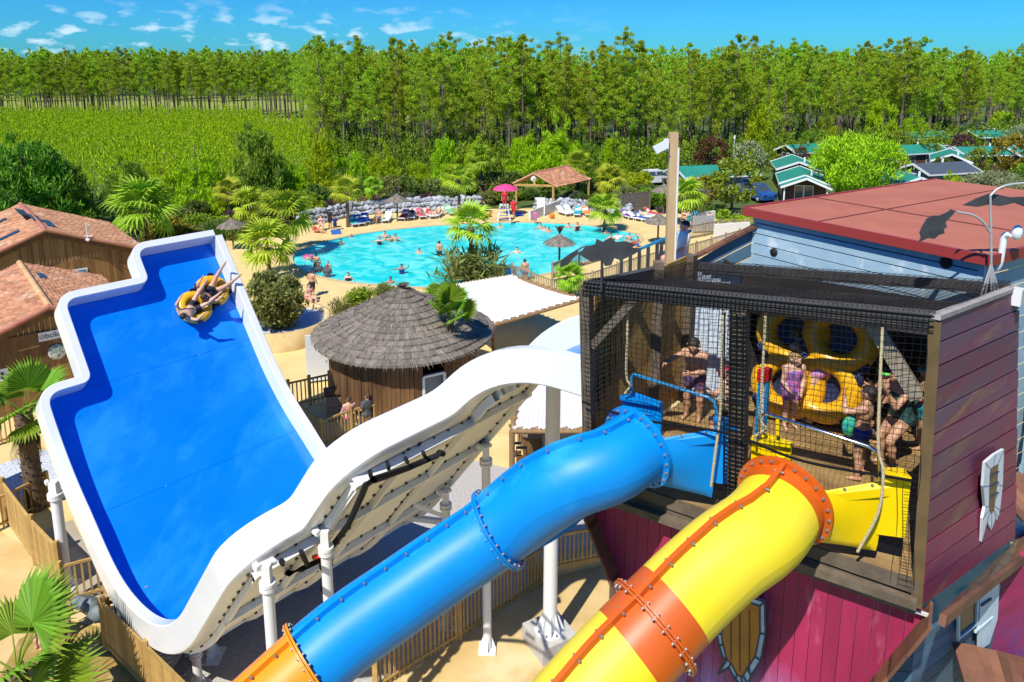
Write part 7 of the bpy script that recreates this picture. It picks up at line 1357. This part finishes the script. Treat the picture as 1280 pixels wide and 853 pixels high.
# undergrowth at the forest foot and between
def bushes_mass(name, pts, seed, m, per=16, n=14, ln=.55, wd=.16, cone=True):
    rg = np.random.default_rng(seed); base = []
    for s in range(5):
        C, Rr = [], []
        for i in range(n):
            f = (i + rg.random()) / n; a = i * 2.4; w_ = (.62 * (1 - f) + .08) if cone else .5 * math.sqrt(max(0, 1 - (2 * f - 1) ** 2)) + .1; C.append((w_ * .8 * math.cos(a), w_ * .8 * math.sin(a), f * .95 + .06)); Rr.append(.16 + .16 * (1 - f))
        base.append(leaves(C, Rr, per, ln / 6, wd / 2.6, rg, .35, .8, .6))
    parts = []
    for i, (x, y, s, h) in enumerate(pts): V, Q = base[i % 5]; a = rg.random() * 6.28; c, s_ = math.cos(a), math.sin(a); parts.append((np.stack([(V[:, 0] * c - V[:, 1] * s_) * s + x, (V[:, 0] * s_ + V[:, 1] * c) * s + y, V[:, 2] * h], 1), Q))
    V, Q = joinvq(parts); me = qmesh(name, V, Q); me.materials.append(m); o = bpy.data.objects.new(name, me); COL.objects.link(o); o['kind'] = 'stuff'; return o
yp = []
for row in range(46):
    y = 72 + row * 2.35
    for i in range(90):
        x = -160 + i * 1.75 + rt.uniform(-.5, .5); yy = y + rt.uniform(-.6, .6)
        q = proj((x, yy, 0))
        if q[0] < -220 or q[0] > (420 if yy > 84 else 300) or rt.random() < .12: continue
        if q[0] > 330 and yy > 150: continue
        s = rt.uniform(.8, 1.5); yp.append((x, yy, s, rt.uniform(2.6, 4.8)))
bushes_mass('young_pine_plantation', yp, 3, LM('plantation_pine', (.39, .56, .008), .42, 0, .36), 13, 12, .75, .20)
ug = []
for i in range(900): px = rt.uniform(395, 1320); yb_ = np.interp(px, [395, 520, 800, 1000, 1320], [205, 222, 222, 208, 184]); g = P(px, yb_, 0); k = 1 + rt.uniform(-.03, .18); ug.append((g.x * k, g.y * k, rt.uniform(1.1, 2.8), rt.uniform(1.2, 4.8)))
bushes_mass('undergrowth', ug, 4, LM('undergrowth', (.17, .26, .016)), 18, 10, .6, .25, False)
# individual bushy young pines
def bushy_mesh(seed, h=1.0, n=150, per=42):
    rg = np.random.default_rng(seed); C, Rr = [], []; L = [(0, 0, 1.0, 1.0)] + [(.20 * math.cos(a), .20 * math.sin(a), .58 + .30 * rg.random(), .62) for a in rg.random(4) * 6.28]
    for i in range(n):
        ox, oy, hh, ww = L[i % len(L)]; f = rg.random() ** 1.1; a = i * 2.39996; w_ = ww * .40 * (1 - f) ** .6 * (.55 + .75 * rg.random()) + .02; C.append((ox + w_ * math.cos(a), oy + w_ * math.sin(a), .05 + f * .93 * hh)); Rr.append(.04 + .05 * (1 - f) + .03 * rg.random())
    return qmesh('crown', *leaves(C, Rr, per, .075, .014, rg, .9, 1.1, .6))
BM = [bushy_mesh(60 + s) for s in range(4)]; BT = MB().tube([(0, 0, 0), (0, 0, .9)], [.02, .005], 6).mesh('trunk'); BT.materials.append(TRUNKM)
for me in BM: me.materials.append(PINEY)
BPINE2 = LM('bush_pine_dark', (.15, .30, .02), .35, .10)
def bushy(px, by, h, w_, label, dark=False, k=0, group='bushy pines in front of the forest'):
    g = P(px, by, 0); r = empty('bushy_pine', g, label, 'pine tree', group, rz=k * 1.3); r.scale = (w_, w_, h)
    o = bpy.data.objects.new('crown', BM[k % 4]); COL.objects.link(o); o.parent = r
    if dark: o.material_slots[0].link = 'OBJECT'; o.material_slots[0].material = BPINE2
    o = bpy.data.objects.new('trunk', BT); COL.objects.link(o); o.parent = r
for i, a in enumerate([(40, 292, 8.2, 8.5, 'very broad bushy pine at the left edge behind the lodge', 1), (85, 285, 6, 6.5, 'second bushy pine beside the broad one at the left edge', 1), (-10, 300, 8, 8, 'bushy pine cut by the left frame edge', 1), (250, 268, 7.2, 6.5, 'broad bushy pine above the slide top', 0), (320, 262, 8.2, 7.5, 'big dark bushy pine left of the pool', 1), (408, 250, 7.0, 5.5, 'bushy pine at the end of the young plantation', 0), (440, 246, 5.2, 4.5, 'small bushy pine right of the plantation end', 0), (478, 240, 5.6, 4.6, 'bushy pine with pale candles behind the rock wall', 0), (556, 230, 5.8, 4.2, 'narrow bright bushy pine before the dark trunks', 0), (598, 228, 5.2, 4.2, 'bright bushy pine left of the pavilion', 0), (655, 228, 6.4, 5.4, 'broad bushy pine directly behind the pavilion', 0), (694, 232, 8.8, 7.5, 'tallest bushy pine behind the pavilion roof', 0), (735, 228, 5, 4, 'small bushy pine right of the pavilion roof', 1), (768, 226, 5.6, 3.8, 'pointed bushy pine above the clipped bush', 0), (796, 208, 6.2, 4.6, 'bushy pine above the parked white car', 0), (830, 216, 6.2, 4.8, 'bushy pine behind the wooden pole', 0), (955, 205, 9.0, 7.5, 'broad bright pine above the green roofed chalet', 0), (1030, 196, 6, 5, 'bushy pine right of the broad bright pine', 0), (1100, 194, 9.5, 6, 'tall bushy pine behind the round bright tree', 0), (1140, 190, 7.5, 5.5, 'bushy pine left of the far mobile homes', 0), (1010, 205, 5, 4, 'low bushy pine between the broad pines', 1), (160, 275, 5.5, 5.5, 'bushy pine behind the fan palm at left', 1), (205, 268, 5, 5, 'bushy pine left of the slide top', 0), (370, 255, 5.4, 5, 'bushy pine between the big dark pine and the plantation', 0), (520, 240, 3.5, 3.6, 'low bushy pine behind the thatched parasol', 0), (1183, 262, 3.6, 3.6, 'small fluffy pine beside the red roof', 0), (1055, 254, 2.6, 3.6, 'low bright pine before the red roof', 0)]):
    bushy(*a[:5], bool(a[5]), i)
# broadleaf trees
def broad(px, by, h, w_, col, label, k=0, kind=0, trunkh=.25):
    g = P(px, by, 0); r = empty('broadleaf_tree', g, label, 'tree', 'garden trees among the mobile homes', rz=k * 2.1)
    me = TREEM[kind][k % len(TREEM[kind])]; o = bpy.data.objects.new('crown', me); COL.objects.link(o); o.parent = r; o.scale = (w_, w_, h); o.material_slots[0].link = 'OBJECT'; o.material_slots[0].material = LEAFM[col]
    mb = MB(); mb.tube([(0, 0, 0), (.03 * w_, 0, h * .3), (0, 0, h * .7)], [.02 * h + .04, .014 * h + .03, .02], 7); [mb.tube([(0, 0, h * .3), (w_ * .3 * math.cos(a), w_ * .3 * math.sin(a), h * .6)], [.05, .02], 5) for a in (0, 2, 4)]; link('trunk', mb.mesh('trunk'), BARK, r)
def tree_mesh(seed, n, per, ln, wd, lowz=.25, up=.2):
    rg = np.random.default_rng(seed); d = rg.normal(size=(n, 3)); d /= np.linalg.norm(d, axis=1, keepdims=True); rr = .30 + .16 * rg.random((n, 1)); C = d * rr * [1, 1, .78] + [0, 0, .58]; C[:, 2] = np.maximum(C[:, 2], lowz)
    me = qmesh('crown', *leaves(C, .07 + .06 * rg.random(n), per, ln, wd, rg, up, .9)); me.materials.append(LEAFM['green']); return me
TREEM = [[tree_mesh(80 + s, 170, 60, .062, .013, .2, .9) for s in range(3)], [tree_mesh(90 + s, 60, 34, .075, .035, .15) for s in range(3)]]
for i, a in enumerate([(1066, 262, 7.6, 8.6, 'bright', 'big round bright green tree behind the red roof', 0), (915, 272, 5.6, 5.2, 'green', 'leafy tree between the pole and the chalet', 1), (888, 235, 6.2, 4.4, 'bronze', 'bronze leaved tree behind the wooden pole', 1), (935, 225, 5.0, 4.6, 'silver', 'pale flowering tree left of the green roofed chalet', 1), (1240, 268, 4.2, 6.0, 'silver', 'silvery olive tree beside the right bird', 0), (1185, 268, 3.4, 3.0, 'bright', 'small bright tree between olive tree and green roof', 1), (1160, 212, 4.6, 3.2, 'green', 'leafy tree before the far mobile homes', 1), (1200, 200, 4, 3.4, 'purple', 'dark purple leaved tree by the far mobile homes', 1), (1222, 226, 4.2, 3.6, 'green', 'bushy tree before the brown mobile home', 1), (1262, 230, 6.2, 4.6, 'yellow', 'yellow green tree at the right frame edge', 1), (1250, 176, 5.6, 5.6, 'bright', 'bright spreading tree near the horizon at right', 1), (1270, 200, 5.4, 4, 'silver', 'grey green tree behind the yellow green one', 1), (1000, 214, 3.4, 2.6, 'bronze', 'small bronze shrub tree left of the round tree', 1), (1176, 232, 3.4, 3.0, 'dark', 'dark tree right of the brown mobile home', 1), (1072, 208, 4.5, 3.4, 'yellow', 'pale yellow tree above the round tree', 1), (880, 262, 3.5, 3.6, 'yellow', 'yellow green shrub tree behind the white path wall', 1), (845, 262, 2.4, 2.6, 'bright', 'bright small tree left of the pole at the car park', 1), (1285, 256, 4.4, 4.5, 'green', 'leafy tree cut by the right frame edge', 1), (1120, 200, 4.6, 3.6, 'green', 'leafy tree behind the round bright tree', 1), (1040, 215, 4.2, 3.4, 'dark', 'dark tree left of the round bright tree', 1), (1210, 252, 2.6, 3, 'green', 'low leafy tree by the small green roof', 1)]):
    broad(a[0], a[1], a[2], a[3], a[4], a[5], i, a[6])
# ------------------------------------------------------------------ mobile homes
WALLB = M('home_brown', (.13, .065, .035), .75, (.10, .05, .028), 3, rnd=.2); WALLG = M('home_grey', (.22, .22, .21), .7, rnd=.15)
GREYROOF = M('grey_roof', (.07, .09, .11), .6)
def home(px, by, ln, wd, rz, label, roofm=None, wallm=None, hw=2.4, rise=.75, porch=False):
    g = P(px, by, 0); r = empty('mobile_home', g, label, 'mobile home', 'mobile homes among the trees', rz=rz); roofm = roofm or GREENROOF; wallm = wallm or WALLB
    nb = 12; mb = MB(); mb.box((0, 0, hw / 2), (ln - .06, wd - .06, hw)); link('core', mb.mesh('core'), wallm, r); me = None
    for sy in (-1, 1):
        for k in range(nb): mb = MB(); mb.box((0, sy * (wd / 2 - .01), .3 + (k + .5) * (hw - .3) / nb), (ln, .05 + .01 * (k % 2), (hw - .3) / nb * .93)); link('cladding_board', mb.mesh('cladding_board'), wallm, r)
    mb = MB(); [mb.prism([(sx_ * (ln / 2 + .012), -wd / 2, hw), (sx_ * (ln / 2 + .012), wd / 2, hw), (sx_ * (ln / 2 + .012), 0, hw + rise)], (-sx_ * .05, 0, 0)) for sx_ in (-1, 1)]; link('gable', mb.mesh('gable'), wallm, r)
    e = .35; mb = MB(); [mb.prism([(-ln / 2 - e, sy * (wd / 2 + e), hw - rise * e * 2 / wd), (ln / 2 + e, sy * (wd / 2 + e), hw - rise * e * 2 / wd), (ln / 2 + e, 0, hw + rise), (-ln / 2 - e, 0, hw + rise)], (0, 0, .08)) for sy in (-1, 1)]; rf = link('roof', mb.mesh('roof'), roofm, r)
    mb = MB(); [mb.bar((sx_ * (ln / 2 + e + .02), sy * (wd / 2 + e), hw - rise * e * 2 / wd + .03), (sx_ * (ln / 2 + e + .02), 0, hw + rise + .03), .06, .22) for sx_ in (-1, 1) for sy in (-1, 1)]; [mb.bar((-ln / 2 - e, sy * (wd / 2 + e + .02), hw - rise * e * 2 / wd + .02), (ln / 2 + e, sy * (wd / 2 + e + .02), hw - rise * e * 2 / wd + .02), .06, .16) for sy in (-1, 1)]; link('white_trim', mb.mesh('white_trim'), WHITE, rf)
    mb = MB(); mb.tube([(ln * .2, wd * .2, hw + rise * .6), (ln * .2, wd * .2, hw + rise + .35)], .12, 7); link('vent', mb.mesh('vent'), WHITE, rf)
    for x in (-ln * .32, ln * .05, ln * .34):
        for sy in (-1, 1): mb = MB(); mb.box((x, sy * (wd / 2 + .02), 1.5), (.9, .06, 1.0)); f = link('window', mb.mesh('window'), WHITE, r); mb = MB(); mb.box((x, sy * (wd / 2 + .045), 1.5), (.74, .04, .84)); link('pane', mb.mesh('pane'), GLASSM, f)
    for sx_ in (-1, 1):
        mb = MB(); mb.box((sx_ * (ln / 2 + .02), 0, 1.25), (.06, 1.7, 1.9)); f = link('window', mb.mesh('window'), WHITE, r)
        for y in (-.42, .42): mb = MB(); mb.box((sx_ * (ln / 2 + .04), y, 1.25), (.06, .72, 1.72)); link('pane', mb.mesh('pane'), GLASSM, f)
    if porch:
        mb = MB(); [mb.bar((ln / 2 + 1.8, sy * wd * .48, 0), (ln / 2 + 1.8, sy * wd * .48, hw - .1), .12, .12, (0, 1, 0)) for sy in (-1, 1)]; link('porch_post', mb.mesh('porch_post'), WHITE, r)
        mb = MB(); [mb.prism([(ln / 2 + .4, sy * (wd / 2 + .3), hw - .2), (ln / 2 + 2.1, sy * (wd / 2 + .3), hw - .2), (ln / 2 + 2.1, 0, hw + rise - .05), (ln / 2 + .4, 0, hw + rise - .05)], (0, 0, .07)) for sy in (-1, 1)]; link('porch_roof', mb.mesh('porch_roof'), roofm, r)
        mb = MB(); [mb.bar((ln / 2 + 2.13, sy * (wd / 2 + .3), hw - .18), (ln / 2 + 2.13, 0, hw + rise), .06, .2) for sy in (-1, 1)]; link('porch_trim', mb.mesh('porch_trim'), WHITE, r)
        mb = MB(); mb.bar((ln / 2 + 1.8, -wd * .48, .9), (ln / 2 + 1.8, wd * .48, .9), .06, .08); mb.box((ln / 2 + 1.0, 0, .2), (1.9, wd, .1)); link('porch_deck', mb.mesh('porch_deck'), WOODT, r)
D0 = -math.pi / 2
home(1000, 253, 6.0, 3.9, D0 - .30, 'green roofed brown chalet with a white edged porch facing the pool', porch=True); home(992, 233, 6, 4, D0 - .25, 'brown chalet half hidden behind the porch chalet'); home(888, 244, 8.0, 4.2, .25, 'long green roof with grey walls behind the wooden pole', wallm=WALLG); home(1004, 210, 6, 3.6, .4, 'small green roof between the bronze trees'); home(1128, 256, 6, 3.8, D0 - .1, 'small green roofed home touching the red roof'); home(1170, 240, 6.5, 3.8, .3, 'grey roofed home behind the small green roof', GREYROOF, WALLG); home(1140, 211, 7.5, 4, .35, 'brown home with a long green roof right of the round tree'); home(1150, 190, 7.5, 4, .3, 'far green roofed home with a white gable edge'); home(1226, 214, 8, 4, .15, 'brown mobile home with green roof near the right edge'); home(1185, 222, 6, 3.6, D0 - .5, 'low brown home with a white edged gable'); home(1235, 188, 7.5, 4, .2, 'far green roofed home at the upper right'); home(1205, 176, 7, 4, .3, 'far grey roofed home below the forest', GREYROOF, WALLG); home(1285, 214, 7, 4, .2, 'brown home at the right frame edge')
mb = MB(); g = P(832, 240, 0)
# ------------------------------------------------------------------ cars
def car(px, by, rz, paint, label):
    g = P(px, by, 0); r = empty('parked_car', g, label, 'car', rz=rz); sec = lambda pts, wd: [(x, wd, z) for x, z in pts]
    prof = [(-2.1, .35), (-2.15, .75), (-2.0, .98), (-1.1, 1.08), (.95, 1.12), (1.95, 1.02), (2.1, .8), (2.1, .35)]
    mb = MB(); w_ = .88; mb.prism([(x, -w_, z) for x, z in prof], (0, 2 * w_, 0)); link('body', mb.mesh('body'), paint, r)
    cab = [(-1.15, 1.06), (-.55, 1.58), (1.45, 1.60), (2.0, 1.06)]; mb = MB(); a = [Vector((x, -.84 + (.14 if z > 1.2 else 0), z)) for x, z in cab]; b = [Vector((x, .84 - (.14 if z > 1.2 else 0), z)) for x, z in cab]; mb.add(a + b, [(0, 3, 2, 1), (4, 5, 6, 7), (0, 1, 5, 4), (1, 2, 6, 5), (2, 3, 7, 6)]); link('windows', mb.mesh('windows'), GLASSM, r)
    mb = MB(); mb.box((.45, 0, 1.62), (2.0, 1.36, .06)); [mb.bar((x0, sy * .79, 1.1), (x1, sy * .72, 1.58), .09, .05) for sy in (-1, 1) for x0, x1 in ((-1.1, -.55), (.35, .35), (1.95, 1.45))]; [mb.bar((-.5, sy * .6, 1.68), (1.4, sy * .6, 1.68), .04, .05) for sy in (-1, 1)]; link('roof', mb.mesh('roof'), paint, r)
    for x in (-1.35, 1.35):
        for sy in (-1, 1): mb = MB(); ax_ = (Vector((1, 0, 0)), Vector((0, 0, 1)), Vector((0, -sy, 0))); mb.lathe([(0, -.02), (.2, -.02), (.33, 0), (.34, .18), (0, .18)], (x, sy * .9, .34), 14, ax=ax_); wh = link('wheel', mb.mesh('wheel'), DARKG, r); mb = MB(); mb.lathe([(0, -.04), (.19, -.03), (.2, 0)], (x, sy * .9, .34), 12, ax=ax_); link('rim', mb.mesh('rim'), GALV, wh)
    for sy in (-1, 1): mb = MB(); mb.box((-2.1, sy * .62, .78), (.1, .35, .16)); link('headlight', mb.mesh('headlight'), CHROME, r); mb = MB(); mb.box((2.09, sy * .68, .85), (.06, .25, .2)); link('tail_light', mb.mesh('tail_light'), REDP, r)
PW = M('paint_white', (.72, .74, .76), .25, coat=.5); PD = M('paint_dark', (.02, .025, .03), .25, coat=.5); PBL = M('paint_blue', (.02, .09, .32), .25, coat=.5)
car(812, 231, .35, PW, 'white estate car parked behind the screen fence'); car(853, 214, .2, PD, 'dark car parked behind the wooden pole'); car(945, 250, 1.9, PBL, 'blue car partly hidden beside the porch chalet'); car(1185, 196, .2, PW, 'white car far off between the mobile homes')
mb = MB(); g = P(916, 212, 0); mb.tube([g, g + Vector((0, 0, 4))], .05, 6); o_ = mb.build('lamp_post', WHITE); tag(o_, 'slim white lamp post in front of the pale flowering tree', 'lamp post'); mb = MB(); mb.tube([g + Vector((0, 0, 4)), g + Vector((0, 0, 4.5))], .14, 8); mb.build('lamp_head', WHITE, o_)
for o in list(bpy.data.objects):
    for k in ('_lo', 'used'):
        if k in o.keys(): del o[k]
